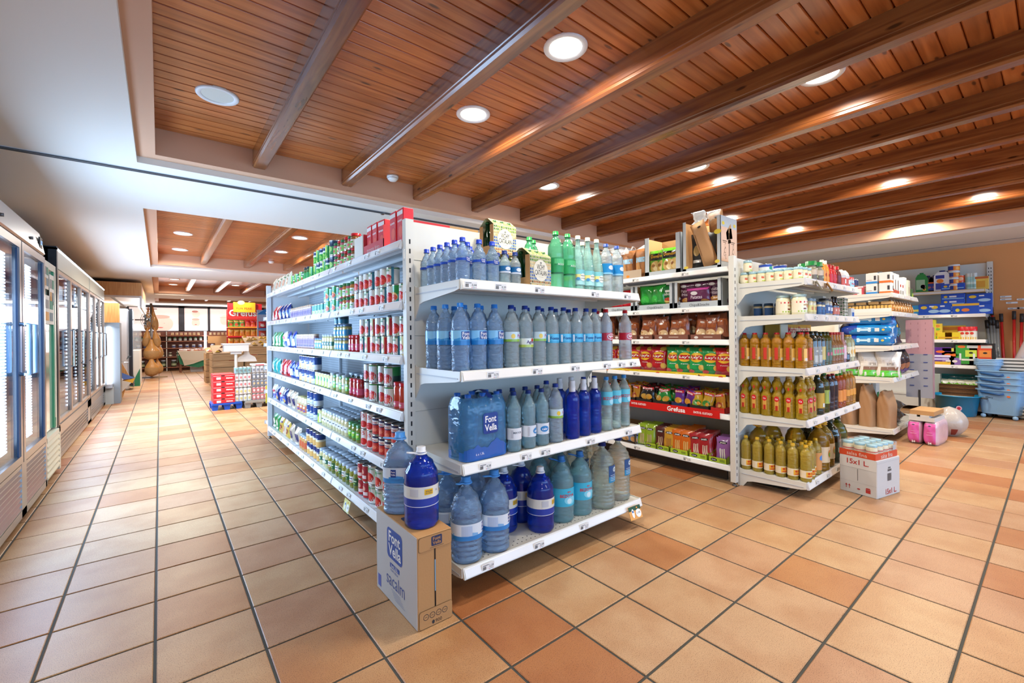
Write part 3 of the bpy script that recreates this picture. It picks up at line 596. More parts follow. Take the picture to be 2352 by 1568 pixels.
def bottle(name, d, h, mat, cap, prof, capr=.016, caph=.018, seg=24, ribs=None, lab=None, handle=None, capprof=None, wob=None, neckring=None, n=46):
    """prof = [(radius fraction, height fraction)]; ribs = [(z0,z1,count,depth)] fractions"""
    r = d/2; H = h-caph*.8; pts = []
    def R(z):
        for (ra, za), (rb, zb) in zip(prof, prof[1:]):
            if za <= z <= zb: t = (z-za)/max(zb-za, 1e-6); t = t*t*(3-2*t); return ra+(rb-ra)*t
        return prof[-1][0]
    for i in range(n+1):
        z = i/n; q = R(z)*r
        for z0, z1, c, dp in (ribs or ()):
            if z0 <= z <= z1: q -= dp*(.5-.5*math.cos(2*PI*c*(z-z0)/(z1-z0)))*r
        pts.append((q, z*H))
    b = MB().lathe([(r*.6, .004)]+pts, seg, mat, wob=wob); p = proto(name, b, d, d, h)
    cp = capprof or [(capr*1.12, H-.006), (capr*1.12, H-.003), (capr, H-.002), (capr, h-.002), (capr*.9, h), (.001, h)]
    kid(MB().lathe(cp, 16, M(cap, .35), cap=False), 'cap', p)
    if lab:
        z0, z1, c, dec, txts = lab; rl = max(R((z0+z1)/2), R(z0), R(z1))*r+.0012; b = MB()
        bands = c if isinstance(c, list) else [(1, c)]; pz = [(rl, z0*H)]; ms = []; z = z0
        for f_, cc in bands: z += (z1-z0)*f_; pz.append((rl, z*H)); ms.append(G(cc, .3))
        b.lathe(pz, seg, ms, cap=False, wob=wob); Hh = (z1-z0)*H; e = .0008
        for q in dec:
            k, x, y, w, hh, cc = q[:6]; e += .0003; F = cylF(rl, z0*H, 0, e)
            if k == 'e': b.ell(F, x*d, y*Hh, w*d/2, hh*Hh/2, G(cc, .3), 16)
            elif k == 'r': b.rect(F, (x-w/2)*d, (x+w/2)*d, (y-hh/2)*Hh, (y+hh/2)*Hh, G(cc, .3), 6)
            elif k == 'm':   # mountain silhouette
                pts2 = [(x*d-w*d/2, y*Hh)]+[(x*d-w*d/2+w*d*i/12, y*Hh+hh*Hh*(.25+.75*abs(math.sin(i*.9+1)))*(.6+.4*math.sin(i*.52))) for i in range(13)]+[(x*d+w*d/2, y*Hh)]
                for i in range(12): a0, a1 = pts2[i+1], pts2[i+2]; b.poly(F, [(a0[0], y*Hh), (a1[0], y*Hh), a1, a0], G(cc, .3))
        for t, x, y, w, cc, *hh in txts: b.text(cylF(rl, z0*H, 0, e+.0006), t, x*d, y*Hh, w*d, M(cc, .5), h=hh[0]*Hh if hh else None, bold=.012)
        kid(b, 'label', p)
    if handle:
        hc, = handle; q = [(-capr*.9, -.004, H-.012), (-capr*2.1, -.006, H-.004), (-capr*3.4, -.008, H+.002), (-capr*3.6, 0, H+.003), (-capr*3.4, .008, H+.002), (-capr*2.1, .008, H-.004), (-capr*.9, .006, H-.012)]
        b = MB().tube(q, .0035, M(hc, .35), 6); b.lathe([(capr*1.3, H-.016), (capr*1.3, H-.010)], 14, M(hc, .35)); kid(b, 'carry_handle', p)
    return p
def carton(name, w, d, h, col, dec=(), txts=(), r=.003, extra=None):
    b = MB().bbox(-w/2, w/2, -d/2, d/2, 0, h, col if hasattr(col, 'node_tree') else G(col, .5), r); e = .0008
    for q in dec:
        k, x, y, ww, hh, c = q[:6]; e += .0002; F = flatF(-d/2, 0, e); c = G(c, .5)
        if k == 'e': b.ell(F, x*w, y*h, ww*w/2, hh*h/2, c)
        elif k == 'r': b.rect(F, (x-ww/2)*w, (x+ww/2)*w, (y-hh/2)*h, (y+hh/2)*h, c)
        elif k == 's':  # on the flank seen from the camera
            F = frameF((-w/2-e, 0, 0), (0, -1, 0), (0, 0, 1)); b.rect(F, (x-ww/2)*d, (x+ww/2)*d, (y-hh/2)*h, (y+hh/2)*h, c)
    for t, x, y, ww, c in txts: b.text(flatF(-d/2, 0, e+.0006), t, x*w, y*h, ww*w, M(c, .5), bold=.01)
    if extra: extra(b)
    return proto(name, b, w, d, h)
def bag(name, w, h, t, col, dec=(), txts=(), col2=None, lean=0., stand=False, seed=1, top=None, nu=12, nv=14, gloss=.22, cr=.5):
    """a filled pouch with crimped seams; printed shapes follow the bulging front"""
    rn = random.Random(seed); ph = [rn.uniform(0, 6) for _ in range(4)]
    mat = col if hasattr(col, 'node_tree') else M(col, gloss, coat=.5); mat2 = M(col2, gloss, coat=.5) if col2 else mat
    def S_(x, y, side=-1, e=0.):
        u = max(-1, min(1, 2*x/w)); v = max(0, min(1, y/h))
        pu = (1-abs(u)**3)**.6 if abs(u) < 1 else 0
        pv = (min(1, (v+.02)/.10)**.5*min(1, (1-v)/.35)**.7) if stand else min(1, v/.16, 1)**.7*min(1, (1-v)/.16)**.7
        th = t/2*pu*pv*(1+cr*.12*math.sin(9*v+ph[0]+4*u)+cr*.10*math.sin(7*u+ph[1]+11*v))
        xx = x*(1-.07*math.sin(PI*v))+.004*math.sin(12*v+ph[2])*cr; 
        return (xx, side*(th+e)+.010*math.sin(5*v+ph[3])*cr-lean*v, y)
    b = MB()
    for side in (-1, 1):
        f = lambda i, j, sd=side: S_((i-.5)*w*(-sd), j*h, sd)
        b.surf(f, nu, nv, (lambda i, j: mat2 if (j > .9 or j < .07) else (top if (top and j > .62) else mat)) if (col2 or top) else mat)
    e = .0012
    for q in dec:
        k, x, y, ww, hh, c = q[:6]; e += .0004; F = lambda a, c_, e=e: S_(a, c_, -1, e); c = M(c, gloss, coat=.5)
        if k == 'e': b.ell(F, x*w, y*h, ww*w/2, hh*h/2, c, 20)
        else: b.rect(F, (x-ww/2)*w, (x+ww/2)*w, (y-hh/2)*h, (y+hh/2)*h, c, 6, 4)
    F = lambda a, c_, e=e+.001: S_(a, c_, -1, e)
    for t_, x, y, ww, c, *hh in txts: b.text(F, t_, x*w, y*h, ww*w, M(c, .4), h=hh[0]*h if hh else None, bold=.015)
    return proto(name, b, w, t, h)
# --- placing helpers -------------------------------------------------------------------------
def rowL(protos, ya, yb, z, desc, place, cat, group, tiers=1, rows=1, gap=.003, x0=1.02, rise=None, jit=.003, frm='from the near end', maxn=99, tierword=True):
    """tins aisle: facing -X, running away from the camera from ya to yb"""
    if not isinstance(protos, list): protos = [protos]
    w, d, h = DIM[protos[0].name]; n = min(maxn, max(1, int((yb-ya+gap)/(w+gap)))); pitch = (yb-ya)/n
    for r_ in range(rows):
        for t_ in range(tiers):
            for i in range(n):
                pl = place
                if tiers > 1: pl = ('lower tier, ', 'upper tier, ', 'top tier, ')[t_]+pl
                if rows > 1: pl = ('front row, ', 'second row, ', 'third row, ', 'fourth row, ')[r_]+pl
                p = protos[(i+(t_ if len(protos) > 2 else 0)) % len(protos)]
                put(p, (x0+d/2+r_*(d+gap)+random.uniform(-jit, jit), ya+pitch*(i+.5), z+t_*h), -PI/2+random.uniform(-.08, .08), desc, pl, cat, group, frm)
def putE(p, x, y, z, desc, place, cat, group, rz=0., frm='from the near post', tilt=None):
    return put(p, (x, y, z), rz+random.uniform(-.06, .06), desc, place, cat, group, frm, tilt)
# ------------------------------------------------------------------ bottled water on the near end unit
BL = '#bcd8f4'; PB = pet('#9accff', .36, (60, .8)); PB2 = pet('#b0d8ff', .40, (90, .8)); PC = pet('#d4ecf2', .4, (60, .7)); PCG = pet('#c9e6d6', .4, (90, .3))
PG = pet('#6fd6a0', .35, None); PLG = pet('#aeeee0', .4, (120, .3)); PDB = pet('#1a4cf0', .22, (30, .12), .03, .18); PTEAL = pet('#a8dcec', .42, (40, .5))
PCL = pet('#e2f0e2', .4, (45, .7), .03, .24); PDKG = pet('#1d5a33', .2, None)
FV = '#1c3f8f'
P05 = [(.86, 0), (1, .04), (1, .55), (.94, .58), (1, .62), (.97, .70), (.62, .84), (.34, .92), (.34, 1)]
P15 = [(.85, 0), (1, .035), (1, .36), (.95, .40), (.97, .58), (1, .64), (.98, .76), (.62, .88), (.33, .95), (.33, 1)]
sq = lambda t, z: 1+.07*math.cos(4*t+PI) if z > .0 else 1
fv05 = bottle('water_bottle', .066, .205, PB2, '#1d47c8', P05, .0135, .018, ribs=[(.66, .86, 3, .03)], lab=(.50, .56, '#2250c0', [('r', 0, .5, .42, 1.9, '#1b3f9e')], [('Font', 0, .95, .3, '#ffffff'), ('Vella', 0, .2, .3, '#ffffff')]))
fv33 = bottle('water_bottle', .058, .17, PC, '#15347a', P05, .0135, .016, ribs=[(.06, .5, 5, .03)], lab=(.36, .58, [(.25, '#e8eef2'), (.75, '#1c6fa8')], [('e', 0, .6, .5, .55, '#e9eef0')], []))
fv15 = bottle('water_bottle', .086, .318, PB, '#2f86dc', P15, .0155, .017, ribs=[(.05, .34, 5, .07), (.66, .80, 3, .05)], wob=None,
    lab=(.405, .625, [(.32, '#1c7ac4'), (.68, '#86c8f0')], [('m', 0, .30, 2.2, .22, '#3a95d6'), ('r', 0, .66, .58, .56, FV)], [('Font', 0, .78, .46, '#ffffff'), ('Vella', 0, .52, .5, '#ffffff')]))
def plain15(lab, cap='#1d3f96', mat=PC): return bottle('water_bottle', .084, .318, mat, cap, P15, .0155, .017, ribs=[(.05, .38, 6, .07), (.62, .84, 5, .06)], lab=lab)
agua1 = plain15((.44, .60, [(.25, '#8fc046'), (.75, '#cfe6ee')], [('e', -.2, .55, .25, .5, '#f2cf3a'), ('e', .3, .6, .4, .3, '#ffffff')], [('Agua', .3, .6, .45, '#8a2a8a')]))
agua2 = plain15((.34, .49, [(.3, '#b8cf5a'), (.7, '#e8efe4')], [('e', .15, .8, .2, .4, '#c8402a')], [('Agua', 0, .55, .55, '#4a2a7a')]))
fon = plain15((.40, .56, [(.22, '#35a8d8'), (.78, '#4fc0ea')], [('r', -.35, .5, .12, .8, '#ffffff')], [('Fonter', .12, .52, .72, '#1c3f90')]))
redw = bottle('water_bottle', .082, .318, pet('#d5e2ee', .4), '#c01828', P15, .0155, .017, ribs=[(.05, .38, 5, .035), (.62, .84, 4, .03)], lab=(.42, .57, '#c22038', [('e', 0, .5, .7, .8, '#d8dde4'), ('e', 0, .5, .6, .6, '#c22038')], [('agua', 0, .5, .45, '#ffffff')]))
mayor = bottle('water_bottle', .078, .30, PTEAL, '#15357a', P15, .0150, .016, ribs=[(.05, .9, 12, .02)], lab=(.22, .42, '#e9ecef', [('r', -.45, .5, .15, .7, '#c9ccd2'), ('e', .4, .3, .12, .5, '#d8502a')], [('MAYOR', -.08, .62, .6, '#5a6a7a')]))
solf = bottle('water_bottle', .078, .30, PTEAL, '#15357a', P15, .0150, .016, ribs=[(.05, .9, 12, .02)], lab=(.22, .42, '#e4ebf2', [('e', .1, .5, .62, .55, '#2a86c8'), ('r', -.5, .5, .12, .8, '#c9ccd2')], [('cabreiroa'[:4], .1, .5, .4, '#ffffff')]))
PSOL = [(.9, 0), (1, .03), (1, .72), (.95, .78), (.5, .86), (.34, .89), (.34, 1)]
solan = bottle('water_bottle', .082, .325, PDB, '#eef0f2', PSOL, .0165, .03, ribs=[(.30, .50, 6, .03)], capprof=[(.0165, .26), (.0185, .264), (.0185, .293), (.0165, .294), (.0165, .323), (.015, .325), (.001, .325)])
bez15 = bottle('water_bottle', .078, .325, pet('#bfe4e4', .42), '#2f86c8', P15, .0155, .017, ribs=[(.04, .46, 8, .08)], lab=(.50, .76, '#5fc4da', [('e', .25, .3, .5, .5, '#a9e0ee')], [('BEZOYA', 0, .5, .95, '#cf1f2e', .22)]))
GRN = bottle('water_bottle', .088, .325, PG, '#1a9c48', P15, .0165, .018, lab=(.30, .56, '#2f9c5a', [('r', 0, .75, .9, .35, '#57c07a')], [('AGUA', 0, .55, .5, '#dff5e4')]))
vch = bottle('water_bottle', .076, .325, PLG, '#e6dcb4', [(.9, 0), (1, .04), (1, .45), (.85, .62), (.5, .82), (.34, .9), (.34, 1)], .0145, .02, ribs=[(.05, .8, 14, .012)], lab=(.12, .40, [(.4, '#a8dcd8'), (.3, '#e6dc8a'), (.3, '#7fc8cc')], [('e', 0, .5, .5, .5, '#eef2e4'), ('e', -.4, .4, .3, .2, '#4a8fc8')], [('VICHY', 0, .6, .4, '#1c1c1c'), ('CATALAN', 0, .42, .45, '#1c1c1c')]))
blu15 = bottle('water_bottle', .080, .31, PC, '#1f4aa0', P15, .0155, .017, ribs=[(.05, .36, 7, .035), (.66, .86, 4, .03)], lab=(.40, .62, [(.15, '#8cc8ea'), (.85, '#1e86c4')], [('e', 0, .62, .5, .42, '#d8e4e8')], []))
g6 = 'water bottles on the end unit'
def wb(p, x, y, z, desc, sh, rz=0., row='front row'): return putE(p, x, y, z, desc, f'{row}, {sh}', 'water bottle', g6, rz)
A_, B_, C_, D_ = ('top shelf of water unit', 'second shelf of water unit', 'third shelf of water unit', 'bottom shelf of water unit')
d = 'small blue-capped bottle with thin blue band'
for y in (2.075, 2.005, 1.935, 1.865, 1.795, 1.725): wb(fv05, 1.095, y, EA, d, A_, .3, 'along shelf edge')
for x, y in ((1.17, 1.80), (1.168, 1.875), (1.17, 1.95), (1.24, 1.885), (1.30, 1.96), (1.24, 1.97), (1.17, 2.03)): wb(fv05, x, y, EA, d, A_, 0, 'inner rows')
for x in (1.185, 1.262): wb(fv05, x, 1.722, EA, d, A_)
wb(fv33, 1.335, 1.718, EA, 'short clear bottle with teal label', A_); wb(fv33, 1.405, 1.722, EA, 'short clear bottle with teal label', A_)
wb(fv33, 1.345, 1.79, EA, 'short clear bottle with teal label', A_, 0, 'second row'); wb(fv33, 1.41, 1.80, EA, 'short clear bottle with teal label', A_, 0, 'second row')
# six-bottle carriers printed with a mosaic
def vichy(x, y, z, rz, label):
    t = empty('bottle_carrier', (x, y, z), rz); tag(t, label, 'bottle pack', 'mosaic printed bottle packs'); w, dd, h = .17, .125, .205
    rn = random.Random(int(z*1000)); b = MB().box(-w/2, w/2, -dd/2, -dd/2+.003, 0, .165, M('#cfc7a4', .6)).box(-w/2, w/2, dd/2-.003, dd/2, 0, .165, M('#cfc7a4', .6)).box(-w/2, w/2, -dd/2, dd/2, 0, .003, CARD)
    for sg in (-1, 1): b.add([(-w/2, sg*dd/2, .165), (w/2, sg*dd/2, .165), (w/2, sg*.012, h), (-w/2, sg*.012, h)], [(0, 1, 2, 3)], M('#c9c38e', .6))
    b.box(-w/2, w/2, -.012, .012, h-.002, h, CARD); b.box(-w/2, -w/2+.0025, -dd/2, dd/2, .0, .05, CARD).box(-w/2-.001, -w/2+.002, -dd/2, -dd/2+.03, 0, .165, CARD).box(-w/2-.001, -w/2+.002, dd/2-.03, dd/2, 0, .165, CARD); b.obj('carton_sleeve', t)
    F = flatF(-dd/2, 0, .0012); b = MB()
    cols = [['#b06a3a', '#c8a040', '#4a3a1a'], ['#2a56a8', '#3a6ac0', '#7aa4d8'], ['#e8c080', '#e9d4a0', '#d8b070'], ['#6a9a3a', '#9ab84a', '#3a7a3a']]
    n = 13; q = 10
    for j in range(q):
        for i in range(n):
            cx_, cy_ = (-.5+(i+.5)/n)*w, (j+.5)/q*.16+.003; k = 3 if j > 7 else (2 if j > 5 else (1 if j > 1 else 0))
            s_ = w/n*.52; pts = [(cx_+s_*rn.uniform(.7, 1.1)*math.cos(a), cy_+s_*rn.uniform(.7, 1.25)*math.sin(a)) for a in (.6, 2.2, 3.9, 5.4)]
            b.poly(F, pts, M(rn.choice(cols[k]), .5))
    b.ell(flatF(-dd/2, 0, .0018), 0, .088, .056, .056, M('#e8e3cf', .5), 28); F = flatF(-dd/2, 0, .0024)
    b.text(F, 'VICHY', 0, .106, .062, BLACK, h=.026); b.text(F, 'CATALAN', 0, .076, .092, BLACK, h=.026); b.ell(F, 0, .128, .007, .005, M('#8a8a80', .5)); b.rect(F, -.02, .02, .0535, .0545, M('#9a9480', .5))
    Ft = frameF((0, -dd/2-.001, .165), (1, 0, 0), Vector((0, dd/2-.012, h-.165)).normalized(), .001)
    for i in range(16):
        for j in range(4):
            cx_, cy_ = (-.5+(i+.5)/16)*w, .008+j*.0145; pts = [(cx_+.0045*math.cos(a), cy_+.006*math.sin(a)) for a in (.6, 2.2, 3.9, 5.4)]; b.poly(Ft, pts, M(rn.choice(cols[3]+['#e8e0b0']), .5))
    b.obj('mosaic_print', t)
    for i in range(3):
        for j in range(2):
            xx, yy = (i-1)*.054, (j-.5)*.058
            bb = MB().lathe([(.02, .004), (.0255, .008), (.0255, .10), (.012, .15), (.0105, .19)], 12, PDKG, (xx, yy)); bb.obj('glass_bottle', t)
            MB().lathe([(.0125, .182), (.0125, .193), (.001, .194)], 12, M('#20602c', .4), (xx, yy), cap=False).obj('crown_cap', t)
vichy(1.555, 1.765, EA, .12, 'large mosaic carrier of green glass bottles on front edge of top shelf')
vichy(1.53, 2.035, EA, 0, 'mosaic bottle carrier standing under the raised one at the back panel')
vichy(1.535, 2.035, EA+.208, .05, 'raised mosaic bottle carrier behind, standing on top of another carrier')
for x, y in ((1.70, 1.95), (1.775, 2.0), (1.725, 1.755), (1.825, 1.76)): wb(GRN, x, y, EA, 'large green water bottle with bright green cap', A_, 0, 'behind carrier' if y > 1.9 else 'front row')
for x in (1.905, 1.99, 2.07): wb(vch, x, 1.755, EA, 'tall slim pale green bottle with cream cap', A_)
for x in (2.165, 2.27): wb(blu15, x, 1.76, EA, 'clear ribbed bottle with blue label', A_)
for x, y in ((1.95, 1.86), (2.06, 1.86)): wb(vch, x, y, EA, 'tall slim pale green bottle with cream cap', A_, 0, 'second row')
d = 'large pale blue bottle with blue logo label'
for x, y, rz in ((1.085, 1.985, .5), (1.085, 1.87, .4), (1.085, 1.735, .1), (1.185, 1.74, .25), (1.285, 1.74, .4)): wb(fv15, x, y, EB, d, B_, rz, 'along edge and front')
for x, y in ((1.18, 1.85), (1.28, 1.85), (1.19, 1.96)): wb(fv15, x, y, EB, d, B_, 0, 'second row')
for k, (x, p, dd) in enumerate(((1.39, agua1, 'clear bottle with green and yellow label'), (1.482, agua2, 'clear bottle with low pale label'), (1.575, agua1, 'clear bottle with green and yellow label'))): wb(p, x, 1.74, EB, dd, B_)
for x in (1.672, 1.768, 1.864, 1.956, 2.03): wb(fon, x, 1.742, EB, 'clear bottle with bright blue label', B_, -.35)
for x, y in ((2.125, 1.735), (2.2, 1.80), (2.325, 1.742)): wb(redw, x, y, EB, 'clear bottle with red cap and red label', B_)
for x in (1.39, 1.5, 1.6, 1.71, 1.82, 1.93): wb(plain15(None) if x == 1.39 else PLN, x, 1.86, EB, 'unlabelled looking clear bottle with navy cap', B_, 0, 'second row') if x != 1.39 else globals().__setitem__('PLN', plain15(None))
for x in (2.03, 2.13, 2.24): wb(redw, x, 1.90, EB, 'clear bottle with red cap and red label', B_, 0, 'second row')
# shrink wrapped six pack
t = empty('water_six_pack', (1.215, 1.795, EC), .05); tag(t, 'shrink-wrapped pack of six large blue water bottles with a mountain print', 'bottle pack')
FVF = pet('#5fb4f0', .30, (25, .5), .10)
six = copy_tree
for i in range(3):
    for j in range(2):
        x, y = (i-1)*.087, (j-.5)*.088
        mb = MB().lathe([(.034, .004), (.043, .012), (.043, .24), (.03, .275), (.014, .295)], 18, PB, (x, y)); o = mb.obj('bottle', t)
        MB().lathe([(.0155, .290), (.0155, .308), (.001, .309)], 12, M('#2466c0', .35), (x, y), cap=False).obj('cap', o)
def wrapF(u, v):
    a = 2*PI*u; zz = .002+v*.292; hw, hd = .133, .091; q = 5.
    cx_, sx_ = math.sin(a), -math.cos(a); rr = 1/((abs(cx_)**q+abs(sx_)**q)**(1/q)); k = 1 if v < .8 else 1-.22*((v-.8)/.2)**1.5
    pn = 1+.016*math.cos(cx_*rr*hw/.0435*PI)*(1 if abs(sx_) > .5 else 0)
    sag = .014*math.sin(a*3)*max(0, v-.75)*4*.3
    return (cx_*rr*hw*(k**.4), sx_*rr*hd*k*pn, zz+sag)
b = MB(); b.surf(wrapF, 96, 22, lambda u, v: M('#2a6fc0', .2, coat=.6) if (.30 < u < .70 or u < .2 or u > .8) and v < .14 else FVF, wrap=True); b.obj('shrink_film', t)
def wf(x, y, e=.001):
    u = .5+0; X = max(-.128, min(.128, x)); pn = 1+.016*math.cos(X/.0435*PI); k = 1 if y < .236 else 1-.22*((y-.236)/.058)**1.5; Y = (1-abs(X/.133)**5)**.2*.091*k*pn
    return (X, -Y-e, y)
b = MB(); pts = [(-.128+.256*i/28) for i in range(29)]; mh = lambda x: .055+.035*math.exp(-((x-.045)/.04)**2)+.018*math.exp(-((x+.07)/.03)**2)+.004*math.sin(x*160)
for i in range(28): a0, a1 = pts[i], pts[i+1]; b.decal(lambda x, y: wf(x, y, .002), [(a0, .008), (a1, .008), (a1, mh(a1)), (a0, mh(a0))], [(0, 1, 2, 3)], M('#1d5fb4', .25, coat=.5))
def rrect(b, F, x0, x1, y0, y1, r, m):
    n = 6; pts = []
    for (cx_, cy_, a) in ((x1-r, y1-r, 0), (x0+r, y1-r, PI/2), (x0+r, y0+r, PI), (x1-r, y0+r, 3*PI/2)): pts += [(cx_+r*math.cos(a+PI/2*i/n), cy_+r*math.sin(a+PI/2*i/n)) for i in range(n+1)]
    c = ((x0+x1)/2, (y0+y1)/2); k = len(pts); vs = [c]+[(c[0]+(p[0]-c[0])*.5, c[1]+(p[1]-c[1])*.5) for p in pts]+pts
    b.decal(F, vs, [(0, 1+i, 1+(i+1) % k) for i in range(k)]+[(1+i, 1+k+i, 1+k+(i+1) % k, 1+(i+1) % k) for i in range(k)], m)
rrect(b, lambda x, y: wf(x, y, .003), -.035, .055, .120, .218, .014, M(FV, .3))
b.text(lambda x, y: wf(x, y, .0042), 'Font', .010, .189, .068, M('#ffffff', .4), bold=.02, h=.032); b.text(lambda x, y: wf(x, y, .0042), 'Vella', .010, .149, .074, M('#ffffff', .4), bold=.02, h=.032)
b.text(lambda x, y: wf(x, y, .003), '6 x 1,5L', -.055, .032, .05, M('#ffffff', .4)); b.obj('printed_front', t)
b = MB(); b.surf(lambda u, v: ((v-.5)*.03+.02, (u-.5)*.17, .288+.032*math.sin(PI*u)), 14, 2, M('#1c3f8f', .4)); b.text(lambda x, y: (.02+y, x, .3215), 'ÚNICO', 0, 0, .05, M('#ffffff', .4)); b.obj('carry_strap', t)
for x, p, dd, rz in ((1.398, mayor, 'slim clear bottle with white label', 0), (1.497, solf, 'clear bottle, white label with blue oval', .3), (1.59, solf, 'clear bottle, white label with blue oval', -.5), (1.695, agua1, 'clear bottle with green and yellow label', 0)): wb(p, x, 1.738, EC, dd, C_, rz)
for x, y in ((1.825, 1.735), (1.93, 1.745), (2.035, 1.752)): wb(solan, x, y, EC, 'deep blue bottle with white cap', C_)
for x, y in ((2.135, 1.745), (2.225, 1.75), (2.318, 1.752)): wb(bez15, x, y, EC, 'clear bottle with turquoise label and red word', C_, -.4)
for x in (1.40, 1.49, 1.58, 1.67): wb(mayor, x, 1.86, EC, 'slim clear bottle with white label', C_, 0, 'second row')
for x in (1.87, 1.97): wb(solan, x, 1.88, EC, 'deep blue bottle with white cap', C_, 0, 'second row')
for x in (1.76, 2.08, 2.18): wb(fon, x, 1.88, EC, 'clear bottle with bright blue label', C_, 0, 'second row')
# large garrafas
PBIG = [(.88, 0), (1, .04), (1, .60), (.99, .64), (.80, .78), (.42, .89), (.23, .93), (.23, 1)]
fv6 = bottle('water_jug', .150, .385, PB, '#4f9ae0', PBIG, .023, .02, seg=32, ribs=[(.06, .30, 4, .08), (.52, .58, 1, .05)], handle=('#4f9ae0',), wob=lambda t, z: 1+.03*math.cos(4*t), n=60,
    lab=(.30, .50, [(.28, '#2f86cc'), (.72, '#dde8f0')], [('m', 0, .27, 2.0, .22, '#7fb4e0'), ('r', -.55, .6, .4, .6, '#b9cde6'), ('r', .12, .64, .28, .52, FV)], [('Font', .12, .76, .22, '#ffffff'), ('Vella', .12, .54, .24, '#ffffff')]))
sl5 = bottle('water_jug', .148, .335, PDB, '#e8eaec', [(.9, 0), (1, .05), (1, .30), (.99, .32), (.99, .56), (1, .58), (.97, .70), (.72, .84), (.36, .93), (.22, .95), (.22, 1)], .020, .02, seg=32, handle=('#e8eaec',), n=56,
    lab=(.30, .565, [(.03, '#dfe3ea'), (.38, '#1a3ca0'), (.59, '#dcdcd4')], [('r', -.12, .74, .26, .28, '#e9b818'), ('r', .38, .62, .10, .18, '#e9b818'), ('r', .38, .76, .09, .14, '#8aa0cc'), ('r', -.55, .72, .25, .36, '#c3c6cc')], [('SOLAN', -.12, .78, .2, '#1c2a6a'), ('DE CABRAS', -.12, .68, .2, '#1c2a6a'), ('5L', .14, .75, .07, '#3a4a8a'), ('LALIGA', .38, .9, .17, '#30343a')]))
bz5 = bottle('water_jug', .142, .36, pet('#8fd6e2', .4), '#2a70b4', [(.9, 0), (1, .05), (1, .56), (.97, .66), (.70, .82), (.34, .92), (.22, .94), (.22, 1)], .020, .02, seg=32, handle=('#2a70b4',), n=50, ribs=[(.03, .15, 2, .02)],
    lab=(.27, .56, '#35b4d4', [('e', .25, .35, .55, .5, '#7fd6ea'), ('e', .2, .3, .22, .3, '#cfeef6')], [('agua', .18, .80, .16, '#cf1f2e'), ('BEZOYA', .12, .60, .62, '#cf1f2e', .17)]))
cl5 = bottle('water_jug', .150, .39, PCL, '#1c2a6a', [(.88, 0), (1, .05), (1, .64), (.95, .74), (.70, .86), (.34, .92), (.22, .94), (.22, 1)], .022, .02, seg=32, n=70, ribs=[(.08, .44, 6, .06), (.64, .92, 4, .05)])
b = MB(); F = cylF(.0735, .16, .25, .003); b.rect(F, -.04, .04, 0, .10, M('#1f4f86', .35), 6, 1); F = cylF(.0735, .16, .25, .004); b.rect(F, -.04, .04, .0, .035, M('#2a8cba', .35), 6, 1); b.ell(F, .008, .075, .017, .015, M('#cfe0e8', .35)); b.text(cylF(.0735, .16, .25, .005), 'agua', .008, .075, .024, INK)
for i in range(4): b.rect(cylF(.0735, .16, .25, .005), -.03, .02, .012+i*.01, .015+i*.01, M('#bcd4e4', .4), 3)
kid(b, 'label', cl5)
def jg(p, x, y, z, desc, sh, rz=0., row='front row'): return putE(p, x, y, z, desc, f'{row}, {sh}', 'water jug', 'large water jugs', rz)
jg(fv6, 1.128, 1.768, ED, 'pale blue jug with white and blue label', D_, .5); jg(fv6, 1.292, 1.765, ED, 'pale blue jug with white and blue label', D_, .25)
jg(sl5, 1.610, 1.775, ED, 'dark blue jug with cream and yellow label', D_, .75)
jg(bz5, 1.785, 1.79, ED, 'turquoise-labelled jug with red word', D_, -.5); jg(bz5, 1.94, 1.79, ED, 'turquoise-labelled jug with red word', D_, -.4)
jg(cl5, 2.115, 1.765, ED, 'clear ribbed jug with dark blue square label', D_); jg(cl5, 2.30, 1.79, ED, 'clear ribbed jug with dark blue square label', D_)
jg(sl5, 1.455, 1.90, ED, 'dark blue jug with cream and yellow label', D_, .5, 'second row'); jg(sl5, 1.61, 1.94, ED, 'dark blue jug with cream and yellow label', D_, .2, 'second row')
jg(fv6, 1.13, 1.95, ED, 'pale blue jug with white and blue label', D_, .3, 'second row'); jg(fv6, 1.295, 1.95, ED, 'pale blue jug with white and blue label', D_, .3, 'second row')
for x, p, dd in ((1.77, bz5, 'turquoise-labelled jug with red word'), (1.94, bz5, 'turquoise-labelled jug with red word'), (2.1, cl5, 'clear ribbed jug with dark blue square label'), (2.27, cl5, 'clear ribbed jug with dark blue square label')): jg(p, x, 1.96, ED, dd, D_, 0, 'second row')
# carton standing on the floor with two jugs on it
BX0, BX1, BY0, BY1, BH = .806, .966, 1.633, 2.060, .380
t = empty('water_carton', (0, 0, 0)); tag(t, 'tall cardboard water carton on the tiles with white side and slit front', 'cardboard box')
CDB = M('#b88a58', .75, bump=(120, .05)); CDW = M('#c4c2be', .6)
b = MB().bbox(BX0, BX1, BY0, BY1, 0, BH, CDB, .003); b.obj('carton_body', t)
b = MB().box(BX0-.0012, BX0, BY0+.003, BY1-.003, .003, BH-.002, CDW)
F = frameF((BX0-.0012, (BY0+BY1)/2, 0), (0, -1, 0), (0, 0, 1), .0008); F2 = frameF((BX0-.0012, (BY0+BY1)/2, 0), (0, -1, 0), (0, 0, 1), .0016); IB = M('#3f5fae', .5)
rrect(b, F, -.085, .075, .200, .335, .022, M('#1f4a9c', .4)); b.text(F2, 'Font', -.005, .298, .12, PAPER, h=.050, bold=.02); b.text(F2, 'Vella', -.003, .240, .13, PAPER, h=.050, bold=.02)
b.rect(F, -.055, .045, .160, .180, M('#1f4a9c', .4)); b.text(F2, '6x6,25L', -.005, .170, .07, PAPER)
